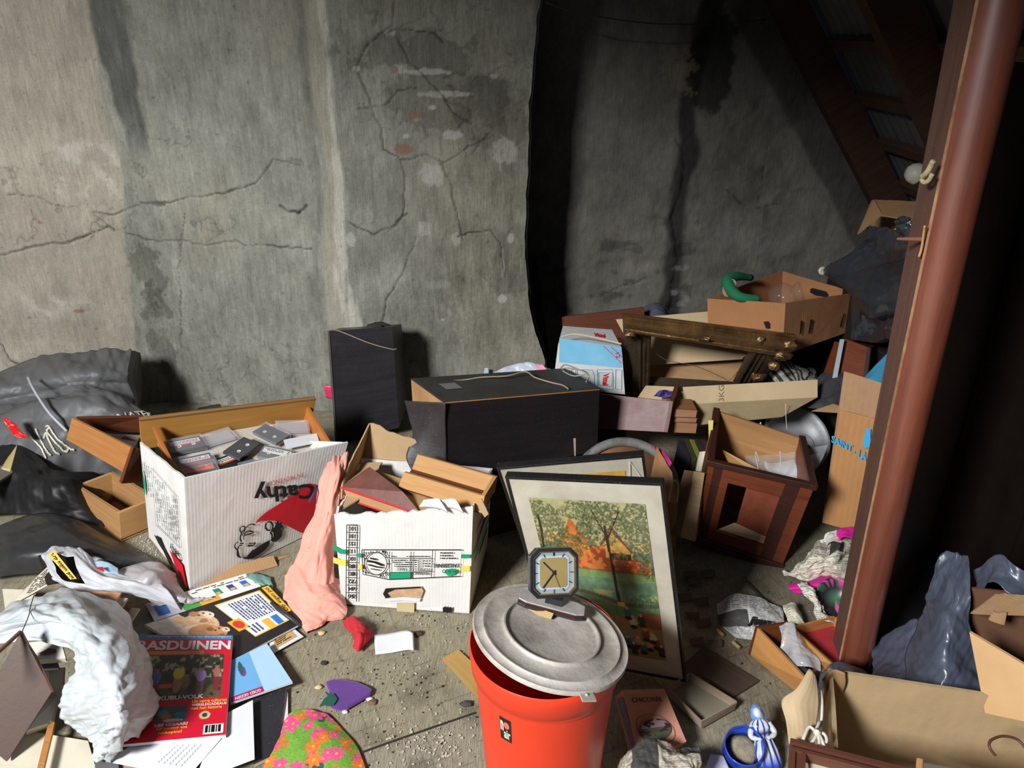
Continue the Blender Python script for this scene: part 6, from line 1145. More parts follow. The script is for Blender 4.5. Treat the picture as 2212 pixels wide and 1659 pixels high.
o=Y(1690,640,2.66); R_g=rotv((0,math.radians(75),0)); t=thing('glass_jug','round clear glass jug lying on its side in the brown fruit crate','jug',o-A(0,0,.05))
build('jug_body',lathe(MB(),[(.0,-.052),(.03,-.048),(.046,-.03),(.052,-.005),(.048,.02),(.034,.035),(.028,.042),(.034,.055),(.038,.066)],o,R_g,n=40),GL,t,smooth=True,solid=.002)
build('jug_handle',tube(MB(),curve([o+R_g@A(.034,0,.05),o+R_g@A(.062,0,.045),o+R_g@A(.068,0,.01),o+R_g@A(.05,0,-.01)],6),.004,8),GL,t,smooth=True)
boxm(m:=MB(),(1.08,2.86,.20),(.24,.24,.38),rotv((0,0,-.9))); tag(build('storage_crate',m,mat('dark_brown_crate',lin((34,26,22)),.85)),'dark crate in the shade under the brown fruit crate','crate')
# dark striped clothes and heap
STRI=mat('striped_cotton',lin((176,174,160)),.9,bump=.2)
def stripes(P): 
    n=len(P); s_=np.sin((P[:,0]*.8+P[:,2]*1.1+.25*fbm(P[:,0]*9,P[:,2]*9,4,3))*150); c=np.ones((n,3))*A(*lin((172,170,156))); c[s_>.2]=A(*lin((50,48,54))); return c
def ysheet(name,label,cat,rows,amp,fr,mt,seed=1,nu=44,nv=34,solid=.0015,kind='crump',fine=.2,colf=None):
    m=Sheet([[Y(*p) for p in r] for r in rows],amp,fr,seed,kind,fine).mesh(MB(),nu,nv); return tag(build(name,m,mt,smooth=True,solid=solid,col=None if colf is None else colf(np.array(m.v))),label,cat)
ysheet('striped_shirt','grey and black striped cloth crumpled right of the gilt frame','cloth',[[(1665,790,2.72),(1690,776,2.74),(1720,778,2.76),(1755,800,2.74)],[(1660,812,2.66),(1690,800,2.62),(1725,800,2.62),(1765,812,2.66)],[(1662,834,2.62),(1695,828,2.56),(1730,826,2.56),(1772,826,2.6)]],.016,18,mat('striped_fabric',(1,1,1),.9,attr=True,bump=.2),5,70,50,colf=stripes)
ysheet('dark_cloth','dark grey cloth bundle between the striped cloth and the blue lettered carton','cloth',[[(1745,840,2.6),(1780,810,2.62),(1815,790,2.62),(1850,800,2.6)],[(1740,862,2.55),(1780,845,2.5),(1820,835,2.5),(1860,850,2.5)],[(1720,880,2.5),(1765,885,2.42),(1805,880,2.4),(1850,890,2.42)]],.016,14,mat('dark_grey_cloth',lin((60,58,62)),.8,bump=.2),6,60,44)
ysheet('dark_cloth','blackish cloth filling the hollow behind the striped cloth','cloth',[[(1690,770,2.86),(1760,760,2.88),(1830,740,2.86)],[(1690,800,2.80),(1760,790,2.80),(1840,780,2.78)],[(1690,870,2.70),(1760,860,2.70),(1840,860,2.66)]],.02,10,mat('black_cloth',lin((30,28,28)),.9,bump=.2),7)
# purple brown panel and blocks
t=thing('drawer','pinkish brown drawer front right behind the end of the lying black cabinet','drawer',Y(1380,930,2.36)); q=[Y(1270,925,2.40),Y(1442,934,2.30),Y(1454,867,2.34),Y(1290,850,2.44)]
build('front_panel',slab(MB(),q,.016),mat('pinkish_brown_veneer',lin((118,74,68)),.42,wood=.6,col2=lin((96,58,54)),bump=.04),t,bevel=.001)
build('side_panel',slab(MB(),[q[1],q[1]+A(.06,.18,.02),q[2]+A(.06,.18,.0),q[2]],.012),WOODD,t)
for i,(y0,y1) in enumerate(((912,935),(901,912),(884,901))):
    hexa(m:=MB(),{'000':Y(1448,y1-1,2.36),'100':Y(1503,y1+1,2.34),'110':Y(1503,y1+1,2.34)+A(0,.09,0),'010':Y(1448,y1-1,2.36)+A(0,.09,0),'001':Y(1450,y0,2.37),'101':Y(1506,y0+3,2.35),'111':Y(1506,y0+3,2.35)+A(0,.09,0),'011':Y(1450,y0,2.37)+A(0,.09,0)})
    tag(build('wood_block',m,mat('plain_brown_wood',lin((150,104,66)),.6,wood=.8,col2=lin((120,78,48)))),('lowest','middle','topmost')[i]+' of three stacked brown wood blocks beside the pinkish drawer front','wood block','wood blocks')
# round hamper behind the pictures
t=thing('round_hamper','round cardboard drum with a grey rim standing behind the two framed pictures','drum',Z(1390,1180,0))
o=Y(1338,1062,2.08); R_h=rotv((0,0,math.radians(12)))@rotv((math.radians(50),0,0)); 
m=tube(MB(),[o+R_h@A(.165*math.cos(a),.15*math.sin(a),.07) for a in np.linspace(0,6.283,49)[:-1]],.015,10,closed=True); build('rim',m,mat('grey_worn_rim',lin((116,114,110)),.6,var=.4,vs=30,bump=.4),t,smooth=True)
lathe(m:=MB(),[(.158,.065),(.154,.0),(.150,-.05)],o,R_h,n=48); build('drum_wall',m,mat('brown_drum_card',lin((130,92,62)),.7,var=.3,bump=.2),t,smooth=True,solid=.006)
ysheet('pink_lining','bright pink cloth edge below the grey rim of the drum','cloth',[[(1410,962,2.08),(1435,975,2.06),(1452,1000,2.03)],[(1412,970,2.06),(1432,986,2.04),(1446,1010,2.02)]],.003,30,mat('magenta_cloth',lin((206,40,130)),.8),2,20,8)
card('cardboard_piece','folded brown cardboard with a curled tongue right of the framed pictures',[(1438,1170,1.95),(1458,1190,1.93),(1466,1060,1.98),(1440,1030,2.0)],CARD3,.006,.004)
card('cardboard_piece','brown curved cardboard side behind the top of the framed pictures',[(1400,1060,1.95),(1462,1090,1.93),(1452,1020,2.0),(1420,965,2.05)],mat('smooth_tan_card',lin((168,124,84)),.6,var=.2,bump=.1),.006,.010)
m=tube(MB(),curve([Y(1444,1085,1.90),Y(1452,1045,1.92),Y(1460,1038,1.93),Y(1465,1050,1.93),Y(1462,1085,1.91)],6),.003,6); tag(build('card_handle',m,mat('cream_cord',lin((196,170,134)),.8),smooth=True),'cream paper cord handle right of the large framed picture','handle')
book_=[Y(1470,1160,1.92),Y(1500,1170,1.90),Y(1522,1022,1.98),Y(1499,1018,2.0)]
t=thing('book','thick tan book standing on end against the left side of the mahogany cabinet','book',(book_[0]+book_[1])/2); build('page_block',slab(MB(),book_,.03,1,1),mat('tan_page_block',lin((190,160,120)),.75,wood=2,col2=lin((166,136,98))),t); build('cover',slab(MB(),[Y(1440,1150,1.96),Y(1470,1162,1.92),Y(1499,1018,2.0),Y(1478,1015,2.04)],.004),mat('brown_book_cover',lin((120,90,64)),.6),t)
m=slab(MB(),[Y(1505,1040,2.02),Y(1510,1042,2.02),Y(1524,975,2.08),Y(1518,975,2.08)],.02); tag(build('magazine',m,PAP),'thin pale magazine upright against the mahogany cabinet','magazine')
m=slab(MB(),[Y(1532,955,2.12),Y(1538,955,2.12),Y(1541,908,2.14),Y(1530,908,2.14)],.002); tag(build('paper_strip',m,mat('yellow_paper',lin((220,200,120)),.7)),'narrow yellow paper strip at the top left corner of the mahogany cabinet','paper')
# row of dark books in shade
for i,(px,col) in enumerate(((1470,(40,40,50)),(1482,(60,60,40)),(1494,(130,130,50)),(1506,(44,50,48)),(1518,(70,40,44)))):
    p=Y(px,1000,2.3); boxm(m:=MB(),(p[0],2.30,.09),(.016,.13,.18),rotv((0,.1,0))); tag(build('book',m,mat(f'shade_cover_{i}',lin(col),.6)),('leftmost','second','yellow green middle','fourth','rightmost')[i]+' of the five books standing in shade below the wood blocks','book','books in the shade')
# aluminium basin
t=thing('metal_basin','round grey aluminium basin with a dent lying behind the mahogany cabinet','basin',Y(1722,1010,2.42))
o=Y(1722,945,2.46); R_b=rotv((math.radians(42),0,0))@rotv((0,math.radians(6),0)); AL=mat('dull_aluminium',lin((150,152,154)),.5,metal=.3,var=.35,vs=12,bump=.3,bs=20,dirt=.6,dc=lin((70,68,64)))
build('basin_bowl',lathe(MB(),[(.0,-.045),(.05,-.046),(.085,-.038),(.105,-.015),(.115,.0),(.124,.004),(.128,.0),(.127,-.004),(.115,-.006),(.09,-.042),(0,-.052)],o,R_b,n=64),AL,t,smooth=True)
build('raised_ring',tube(MB(),[o+R_b@A(.045+.035*math.cos(a),-.02+.045*math.sin(a),-.038) for a in np.linspace(0,6.28,33)[:-1]],.004,6,closed=True),AL,t,smooth=True)
build('dark_opening',lathe(MB(),[(0,.002),(.024,.0)],o+R_b@A(.045,-.035,-.034),R_b,n=20),HOLE,t)
# saint-la carton
t=thing('cardboard_box','brown carton with light blue lettering and a bottle print, left of the wooden post','cardboard box',Y(1850,1120,2.05)); CB2=mat('ochre_cardboard',lin((184,132,82)),.75,var=.12,bump=.2,bs=30,corr=10,dirt=.35)
q=[Y(1780,1130,2.06),Y(1900,1162,2.03),Y(1950,918,2.11),Y(1815,882,2.16)]; build('front_panel',slab(MB(),q,.006,10,10,wave=.005),CB2,t)
build('upper_flap',slab(MB(),[Y(1812,884,2.16),Y(1950,920,2.11),Y(1965,846,2.16),Y(1824,802,2.24)],.006,8,6,wave=.006,tear=.01),mat('faded_tan_cardboard',lin((176,136,100)),.85,var=.15,bump=.3,bs=30,corr=10,dirt=.4),t)
build('side_flap',slab(MB(),[Y(1752,888,2.24),Y(1812,892,2.16),Y(1812,876,2.17),Y(1800,872,2.2)],.004,4,3),CARD3,t)
FS=Face(q,.009,(1580,700,4.609)); LB=mat('light_blue_ink',lin((70,168,214)),.6,bump=0)
m=MB(); FS.text(m,'SAINT',(990,1100),(1200,1200),(985,1170),bold=.035); FS.text(m,'LA',(1262,1235),(1345,1275),(1250,1325),bold=.035); FS.text(m,'LANDE',(2000,1235),(2100,1275),(2000,1325)) if 0 else None; build('lettering',m,LB,t)
m=MB(); FS.poly(m,[(1212,1258),(1222,1262),(1220,1275),(1210,1272)]); build('lettering',m,LB,t)
m=MB(); FS.poly(m,[(1330,1032),(1380,1036),(1375,1090),(1378,1225),(1320,1228),(1296,1200),(1310,1110),(1328,1080)]); build('bottle_print',m,LB,t)
build('side_panel',slab(MB(),[Y(1780,1130,2.06),Y(1815,882,2.16),Y(1850,880,2.5),Y(1810,1060,2.4)],.006),CARD3,t)
# wood box, saw-like strip, blue tub
t=thing('wooden_box','brown wooden box with a dark right side below the black bin bag','box',Y(1860,810,2.6)); q=[Y(1808,815,2.58),Y(1872,820,2.50),Y(1880,752,2.54),Y(1826,732,2.62)]
build('front_panel',slab(MB(),q,.012),WOODM,t,bevel=.001); build('side_panel',slab(MB(),[q[1],Y(1912,790,2.72),Y(1916,735,2.76),q[2]],.012),mat('near_black_side',lin((40,30,24)),.7),t); build('top_panel',slab(MB(),[q[3],q[2],Y(1916,735,2.76),Y(1850,722,2.82)],.012,toward=A(1.2,2.6,0)),WOODD,t)
m=slab(MB(),[Y(1798,820,2.54),Y(1808,820,2.54),Y(1824,733,2.58),Y(1815,733,2.58)],.004,1,14); tag(build('metal_strip',m,mat('bluish_white_metal',lin((176,186,190)),.4)),'pale toothed metal strip upright left of the brown wooden box','metal strip')
t=thing('plank','small brown plank leaning behind the pale toothed metal strip','plank',Y(1795,800,2.6)); build('plank_face',slab(MB(),[Y(1783,805,2.58),Y(1802,812,2.58),Y(1816,740,2.62),Y(1806,738,2.62)],.012),WOODM,t)
ysheet('blue_tub','light blue plastic tub edge between the brown box and the wooden post','tub',[[(1868,815,2.3),(1895,785,2.34),(1925,755,2.38)],[(1872,825,2.26),(1900,810,2.28),(1930,800,2.3)],[(1878,838,2.24),(1905,845,2.24),(1935,850,2.24)]],.002,8,mat('light_blue_plastic',lin((70,150,184)),.35,var=.25,vs=8),2,20,20,.003)
# black bin bag + carton behind the post
BB=mat('black_bin_bag',lin((52,56,62)),.2,var=.2,bump=.25,bs=12,spec=.7)
t=thing('bin_bag','knotted black bin bag hanging from the nail on the wooden post','bin bag',Y(1890,760,2.5))
rows=[[(1868,496,2.30),(1895,492,2.26),(1925,490,2.18),(1948,494,2.05),(1962,500,1.95)],[(1858,520,2.34),(1888,525,2.28),(1918,528,2.18),(1948,530,2.06),(1975,532,1.96)],[(1832,548,2.42),(1870,560,2.34),(1910,566,2.24),(1950,570,2.12),(1980,575,2.0)],[(1780,583,2.56),(1840,600,2.42),(1890,615,2.30),(1945,620,2.16),(1985,625,2.05)],[(1798,598,2.54),(1850,635,2.42),(1890,660,2.32),(1940,670,2.2),(1985,675,2.1)],[(1842,625,2.56),(1862,665,2.46),(1892,690,2.38),(1930,700,2.3),(1980,705,2.2)],[(1848,690,2.56),(1868,705,2.50),(1895,722,2.44),(1925,732,2.36),(1970,740,2.28)],[(1840,730,2.58),(1870,738,2.54),(1895,742,2.50),(1925,748,2.44),(1960,755,2.38)]]
build('bag_body',Sheet([[Y(*p) for p in r] for r in rows],.026,6,6,'crump',.12).mesh(MB(),90,100),BB,t,smooth=True,solid=.001)
ysheet('bag_knot','black gathered knot of the bin bag at the post','knot',[[(1942,470,2.0),(1958,468,1.95),(1972,478,1.9)],[(1938,490,2.0),(1958,492,1.92),(1975,495,1.9)],[(1945,515,2.02),(1960,518,1.94),(1978,520,1.92)]],.02,34,BB,8,30,30).parent=None
lathe(m:=MB(),[(.0,.004),(.008,.006),(.014,.003),(.014,0),(0,0)],Y(1776,585,2.54),rotv((math.radians(75),0,0)),n=16); build('white_ring_end',m,mat('cream_plastic_ring',lin((190,186,166)),.5),t)
c=fitted([0,0,0],[0,0,0],[1,1,1]); 
t=thing('cardboard_box','open brown carton on top of the heap behind the black bin bag','cardboard box',Y(1900,520,2.7))
build('side_panel',slab(MB(),[Y(1852,505,2.62),Y(1905,462,2.60),Y(1888,431,2.70),Y(1882,433,2.72)],.005),CARD,t); build('top_flap',slab(MB(),[Y(1904,465,2.60),Y(1990,480,2.50),Y(2000,436,2.62),Y(1886,431,2.72)],.005,6,4,wave=.004),CARD,t)
build('inner_flap',slab(MB(),[Y(1912,520,2.58),Y(1990,530,2.5),Y(1990,475,2.54),Y(1950,473,2.56)],.005),CARD2,t)
build('back_panel',slab(MB(),[Y(1870,540,2.84),Y(2010,540,2.74),Y(2010,450,2.74),Y(1890,440,2.84)],.005),CARD3,t)
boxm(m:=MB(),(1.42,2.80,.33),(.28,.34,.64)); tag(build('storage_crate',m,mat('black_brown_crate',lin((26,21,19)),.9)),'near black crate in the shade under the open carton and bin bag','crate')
# details on the post: knot scraps, nail, white dome fitting
m=tube(MB(),[Y(1938,516,1.46),Y(1992,517,1.455)],[.0028,.0045],8); tag(build('rusty_nail',m,mat('rusty_iron',lin((140,84,66)),.8,bump=.5)),'long rusty nail driven sideways into the wooden post','nail')
ROPE=mat('frayed_beige_rope',lin((176,160,124)),.95,bump=.6)
for i,(pts,l) in enumerate(((([(1992,382,1.455),(2003,372,1.44),(2012,356,1.435),(2016,348,1.43)]),'frayed beige rope end knotted on the left face of the post'),([(1990,386,1.455),(1996,394,1.45),(2006,390,1.44),(2014,376,1.432)],'second strand of frayed beige rope on the left face of the post'),([(1985,555,1.45),(1991,535,1.45),(1996,500,1.445),(1998,488,1.44)],'pale splinter standing off the post edge below the rope'))):
    m=tube(MB(),curve([Y(*p) for p in pts],6),(.0055,.0045,.0025)[i],7); tag(build(('rope','rope','wood_splinter')[i],m,(ROPE,ROPE,WOODL)[i],smooth=True),l,('rope','rope','splinter')[i])
o=Y(1982,376,2.66); Rd=rotv((0,math.radians(-78),0)); t=thing('wall_lamp','small white dome fitting on the roof slope left of the post','dome fitting',o); lathe(m:=MB(),[(0,.042),(.018,.038),(.03,.026),(.036,.008),(.037,0)],o,Rd,n=28); build('white_dome',m,mat('cream_porcelain',lin((206,204,184)),.4,bump=0),t,smooth=True); lathe(m:=MB(),[(0,.0),(.046,.0),(.046,-.004),(0,-.004)],o,Rd,n=28); build('backing_disc',m,mat('dark_bakelite',lin((60,40,34)),.5),t)
m=tube(MB(),curve([Y(1178,5,3.0),Y(1250,28,3.05),Y(1400,50,3.15),Y(1550,52,3.3),Y(1655,42,3.42)],8),.0028,6); tag(build('cable',m,mat('dusty_dark_cable',lin((60,58,52)),.8),smooth=True),'thin dark cable sagging across the top of the wall recess','cable')
m=slab(MB(),[Y(1168,810,3.2),Y(1192,800,3.2),Y(1160,560,3.2),Y(1148,560,3.2)],.02); tag(build('dark_plank',m,mat('black_brown_plank',lin((40,34,28)),.8,wood=1)),'dark narrow plank upright in the recess right behind the plaster edge','plank')
# ------------------------------------------------ right floor papers
def newsprint(cols=6,seed=1,head=0,base=(206,202,186)):
    def f(P_uv):
        U,V=P_uv; n=len(U); c=np.ones((n,3))*A(*lin(base)); ln=(np.sin(V*150)>.1)&(vn(U*70,np.floor(V*24),seed)>.33)&((U*cols)%1>.08); c[ln]*=.45
        pic=(vn(np.floor(U*cols),np.floor(V*3),seed+4)>.86+(base[0]>205)*.08); c[pic]=(A(*lin((70,70,68)))*(.6+.9*fbm(U[pic]*20,V[pic]*20,seed,3)[:,None])) ; return np.clip(c,0,1)
    return f
def paper(name,label,cat,rows,amp,fr,seed,nu,nv,colf,solid=.0006,useZ=True,fine=.3,mask=None):
    S=Sheet([[Z(*p) for p in r] for r in rows] if useZ else [[Y(*p) for p in r] for r in rows],amp,fr,seed,'crump',fine); m=S.mesh(MB(),nu,nv,mask); return tag(build(name,m,mat('newsprint_paper',(1,1,1),.85,attr=True,var=.1,bump=.1),smooth=True,solid=solid,col=colf(S.cuv)),label,cat)
paper('crumpled_newspaper','large pile of crumpled white newspaper beside the base of the mahogany cabinet','newspaper',[[(1740,1200,.03),(1775,1175,.06),(1805,1160,.07),(1850,1160,.06)],[(1712,1222,.03),(1760,1205,.10),(1800,1192,.12),(1860,1190,.08)],[(1688,1240,.01),(1745,1232,.06),(1795,1225,.09),(1860,1225,.06)],[(1700,1244,.005),(1750,1250,.02),(1800,1254,.03),(1860,1260,.02)]],.022,15,3,110,80,newsprint(5,3,base=(214,208,188)))
paper('crumpled_newspaper','white newspaper corner above the magenta cloth by the post','newspaper',[[(1770,1165,.08),(1795,1152,.10),(1835,1150,.08)],[(1775,1185,.08),(1800,1176,.10),(1838,1175,.08)]],.012,20,6,40,24,newsprint(3,8,base=(224,220,206)))
paper('newspaper','folded grey newspaper page with big black headline letters on the floor','newspaper',[[(1548,1300,.01),(1590,1288,.03),(1640,1292,.03),(1690,1312,.02)],[(1548,1325,.01),(1590,1320,.04),(1640,1325,.04),(1695,1340,.03)],[(1560,1352,.01),(1600,1352,.03),(1645,1358,.03),(1690,1372,.02)],[(1590,1378,.004),(1610,1380,.01),(1650,1385,.01),(1680,1388,.01)]],.010,14,9,110,70,newsprint(4,5,base=(196,194,190)))
m=MB(); fz=lambda u,v:Z(u,v,.055)
for s_,p in (('je',(1616,1350,1648,1332)),('ar',(1622,1340,1660,1322))): put_text(m,lambda u,v:Z(1612+u*50+v*10,1352-v*22-u*-8,.058),'jar',0,0,1,1,bold=.05) if s_=='ar' else put_text(m,lambda u,v:Z(1628+u*36,1380-v*20+u*5,.045),'je',0,0,1,1,bold=.05)
o=build('headline_letters',m,BLK); tag(o,'bold black headline letters printed across the folded grey newspaper','headline')
paper('newspaper_scrap','torn cream newspaper scrap between the folded page and the red-lined box','newspaper',[[(1692,1308,.03),(1712,1303,.04),(1728,1320,.03)],[(1698,1330,.03),(1715,1325,.05),(1735,1340,.03)],[(1702,1348,.02),(1722,1348,.03),(1738,1352,.02)]],.008,24,4,36,36,newsprint(2,6,base=(206,202,180)))
paper('shredded_newspaper','strip of torn black and white newspaper running down to the red-lined box','newspaper',[[(1722,1258,.05),(1735,1255,.06),(1745,1275,.06)],[(1738,1282,.05),(1752,1280,.07),(1768,1295,.05)],[(1752,1310,.04),(1768,1308,.06),(1790,1325,.04)],[(1768,1345,.03),(1785,1345,.05),(1808,1352,.03)]],.016,26,7,50,80,newsprint(2,9,base=(220,216,200)))
MG=mat('magenta_cloth_bright',lin((216,30,146)),.7,var=.15,bump=.15)
cloth('magenta_cloth','bright magenta cloth strip on the floor below the crumpled newspaper pile','cloth',[[(1700,1262,.015),(1750,1256,.03),(1790,1248,.04),(1850,1252,.04)],[(1706,1272,.02),(1752,1266,.045),(1792,1262,.05),(1850,1268,.04)],[(1715,1282,.006),(1755,1278,.02),(1795,1276,.02),(1850,1285,.02)]],.010,16,MG,5,60,24)
cloth('magenta_cloth','smaller magenta cloth bit above the newspaper pile, touching the post','cloth',[[(1800,1158,.10),(1815,1145,.12),(1850,1142,.12)],[(1808,1168,.10),(1822,1163,.12),(1850,1170,.11)]],.010,24,MG,6,24,16)
t=thing('floral_bowl','black bowl painted with pink flowers, half hidden by the post on the floor','bowl',Z(1800,1310,.0)); o=Z(1806,1290,.05); R_q=rotv((math.radians(38),math.radians(-12),0))
def bowlcol(P): 
    c=np.ones((len(P),3))*A(*lin((40,40,42))); q_=fbm(P[:,0]*60,P[:,2]*60,4,3); c[q_>.62]=A(*lin((70,110,80))); c[fbm(P[:,0]*50+5,P[:,2]*50,9,2)>.72]=A(*lin((200,90,150))); return c
lathe(m:=MB(),[(0,-.018),(.03,-.016),(.048,0),(.052,.006),(.054,.004),(.05,-.004),(.03,-.022),(0,-.024)],o,R_q,n=40); build('bowl_body',m,mat('painted_ceramic',(1,1,1),.3,attr=True,var=.05,bump=0),t,smooth=True,col=bowlcol(np.array(m.v)))
for i in range(9):
    px,py=[(1500,1255),(1515,1300),(1495,1330),(1480,1290),(1530,1240),(1505,1385),(1520,1345),(1490,1240),(1545,1390)][i]; a=.2*i
    m=Sheet([[Z(px-16,py-7,.008),Z(px+14,py-9,.014)],[Z(px-13,py+9,.008),Z(px+16,py+7,.006)]],.006,30,i).mesh(MB(),8,8); tag(build('paper_scrap',m,mat('brownish_torn_paper',lin((96,78,68)),.85),smooth=True,solid=.0006),'torn brownish paper scrap lying in the shade right of the large picture','paper','paper scraps right of the large picture')
m=tube(MB(),curve([Z(1612,1255,.008),Z(1640,1285,.008),Z(1665,1312,.012),Z(1690,1330,.01)],5),[.004]*16,6); tag(build('twig',m,mat('dark_brown_stick',lin((52,40,32)),.85)),'thin dark brown stick on the floor above the folded newspaper','stick')
m=slab(MB(),[Z(1470,1440,.006),Z(1560,1520,.006),Z(1640,1470,.006),Z(1520,1395,.006)],.012,8,4,wave=.002); tag(build('dark_plank',m,mat('dusty_dark_plank',lin((84,68,56)),.8,wood=1.2,col2=lin((60,48,40)))),'dusty dark plank on the floor right of the large picture','plank')
for i,(px,py) in enumerate(((1555,1365),(1590,1392))): m=tube(MB(),[Z(px-7,py-5,.008),Z(px+8,py+8,.008)],.005,7); tag(build('wood_stub',m,WOODL),('upper','lower')[i]+' small wooden stub at the lower left corner of the folded newspaper','wood stub')
# long narrow drawer with plastic, and red-lined box
c=fitted([0.597,1.434,0.0],[0,0,-0.858],[0.115,0.25,0.075],{})
n1,n2,n3=Z(1728,1497,.002),Z(1838,1420,.002),Z(1618,1412,.002)
t=thing('drawer','long narrow pine drawer with clear plastic and black wrapping, left of the post foot','drawer',n1)
a0,a1=Z(1620,1420,.002),Z(1738,1505,.002); H=A(0,0,.075); tA=Z(1632,1352,.08); tB=Z(1752,1478,.08); bA=Z(1616,1412,.002); bB=Z(1732,1505,.002); off=Z(1838,1420,.08)-tB
build('side_panel',slab(MB(),[bA,bB,tB,tA],.009,toward=bA+off),mat('honey_pine',lin((196,142,84)),.5,wood=.5,col2=lin((168,114,62)),bump=.08),t,bevel=.001)
off2=Z(1700,1342,.08)-tA; offb=Z(1800,1432,.08)-tB
build('side_panel',slab(MB(),[bA+off2,bB+offb,tB+offb,tA+off2],.009,toward=bA),mat('honey_pine',lin((196,142,84))),t,bevel=.001)
build('end_panel',slab(MB(),[bA,bA+off2,tA+off2,tA],.008,toward=bB),WOODD,t); build('bottom_panel',slab(MB(),[bA+A(0,0,.005),bB+A(0,0,.005),bB+offb+A(0,0,.005),bA+off2+A(0,0,.005)],.003),WOODD,t); build('end_panel',slab(MB(),[bB,bB+offb,bB+offb+A(0,0,.05),bB+A(0,0,.05)],.008,toward=bA),WOODD,t)
cloth('plastic_wrap','clear crinkled plastic wrap in the long narrow pine drawer','plastic wrap',[[(1682,1350,.10),(1705,1346,.11),(1720,1362,.10)],[(1688,1378,.09),(1712,1380,.10),(1735,1395,.09)],[(1680,1412,.06),(1720,1408,.09),(1770,1420,.08)],[(1690,1440,.05),(1735,1440,.075),(1775,1450,.06)]],.012,20,mat('clear_crinkled_plastic',lin((206,210,214)),.15,alpha=.42,bump=.4,bs=20,spec=.9),3,50,60,.0008)
cloth('black_wrapping','black plastic wrapping in the front end of the long narrow pine drawer','wrapping',[[(1672,1412,.05),(1710,1430,.06),(1750,1450,.06)],[(1690,1436,.05),(1725,1450,.06),(1765,1470,.05)],[(1700,1450,.03),(1735,1470,.04),(1775,1490,.03)]],.010,18,BB,5,40,30)
t=thing('lined_box','shallow box with a red inside between the long pine drawer and the post','box',Z(1780,1420,0)); q=[Z(1720,1372,.03),Z(1800,1440,.03),Z(1850,1395,.03),Z(1800,1352,.03)]
build('red_lining',slab(MB(),q,.004),mat('dusty_red_lining',lin((160,44,50)),.7,var=.2,speck=.3),t); build('wooden_edge',slab(MB(),[q[0],q[3],q[3]+A(0,.0,.03),q[0]+A(0,0,.03)],.006),WOOD,t); build('wooden_edge',slab(MB(),[q[0]-A(0,0,.03),q[1]-A(0,0,.03),q[1]+A(0,0,.01),q[0]+A(0,0,.01)],.006,toward=q[2]),WOOD,t); build('wooden_edge',slab(MB(),[q[3],q[2],q[2]+A(0,0,.03),q[3]+A(0,0,.03)],.006),WOOD,t)
# ------------------------------------------------ chicory box, tray, crumpled paper, blue pot, figurine
c=fitted([0.275,1.173,0.057],[-1.098,-0.106,0.203],[0.112,0.064,0.128],{'001':(1346,1490),'101':(1435,1488),'100':(1483,1602),'000':(1378,1640),'011':(1329,1505)})
t=thing('chicory_packet','pinkish brown chicory packet with an oval tree picture, right of the pail','packet',base_of(c)); CHI=mat('pinkish_brown_packet',lin((176,124,104)),.45,var=.12,bump=.05)
build('packet_body',hexa(MB(),c),CHI,t,bevel=.001); K_=(1290,1440,5.144); FC=Face(face(c,'f'),.0015,K_); INK=mat('dark_aubergine_ink',lin((44,24,34)),.5,bump=0)
m=MB(); FC.text(m,'CHiCORÉE',(378,330),(705,325),(388,400),bold=.02); build('lettering',m,INK,t)
m,cl=painted([FC.fn(*FC.uv(*p)) for p in ((480,860),(850,800),(800,560),(440,600))],70,50,lambda U,V:np.where((fbm(U*7,V*7,3,3)+.35*(U-.3)-.3*(V-.5)<.5)[:,None],A(*lin((52,28,32))),np.where((V>.6)[:,None],A(*lin((140,118,128))),A(*lin((70,74,58))))),.0006)
Uc=np.array([(u,v) for u,v in [(i/70,j/50) for j in range(51) for i in range(71)]]); kp=set(np.nonzero(((Uc[:,0]-.5)/.5)**2+((Uc[:,1]-.5)/.5)**2<=1.0)[0].tolist()); idx=[k for k,f_ in enumerate(m.f) if all(q_ in kp for q_ in f_)]; m.f=[m.f[k] for k in idx]; m.uv=[m.uv[k] for k in idx]; build('oval_tree_picture',m,ATTR,t,col=np.clip(cl,0,1))
m=MB(); cx,cy=A(648,690); 
for k in range(56):
    a=k/56*6.283; x,y=cx+215*math.cos(a)+20*math.sin(a),cy+155*math.sin(a)+45*math.cos(a); FC.poly(m,[(x-5,y-5),(x+5,y-5),(x+5,y+5),(x-5,y+5)])
o=build('dotted_border',m,INK,t); o['kind']='stuff'
FL=Face(face(c,'l'),.0015,K_); m=MB(); FL.poly(m,[FL.c[0]*0+0 and (0,0) or (222,360),(290,335),(440,900),(400,940)]); build('floral_side_band',m,mat('violet_grey_floral',lin((116,104,130)),.5,var=.5,vs=120,speck=.9,sc=lin((40,24,40)),spb=260),t)
FRr=Face(face(c,'r'),.0015,K_)
t=thing('tray_lid','shallow open beige card tray with clipped corners beside the chicory packet','tray',Z(1520,1560,0)); P8=[(1448,1500,.02),(1450,1545,.02),(1512,1580,.02),(1600,1545,.02),(1592,1512,.03),(1485,1463,.03),(1435,1488,.02)]
TR_=mat('beige_grey_card',lin((150,132,112)),.8,var=.12,bump=.15); b=[Z(1440,1500,.012),Z(1515,1572,.012),Z(1588,1530,.012),Z(1488,1470,.012)]; build('tray_bottom',slab(MB(),b,.003),mat('olive_grey_card',lin((134,128,108)),.8,var=.1),t)
for i in range(4):
    p,q_=b[i],b[(i+1)%4]; build('tray_side',slab(MB(),[p,q_,q_+A(0,0,.022)+nrm(q_-b[(i+2)%4])*.003,p+A(0,0,.022)],.003),TR_,t)
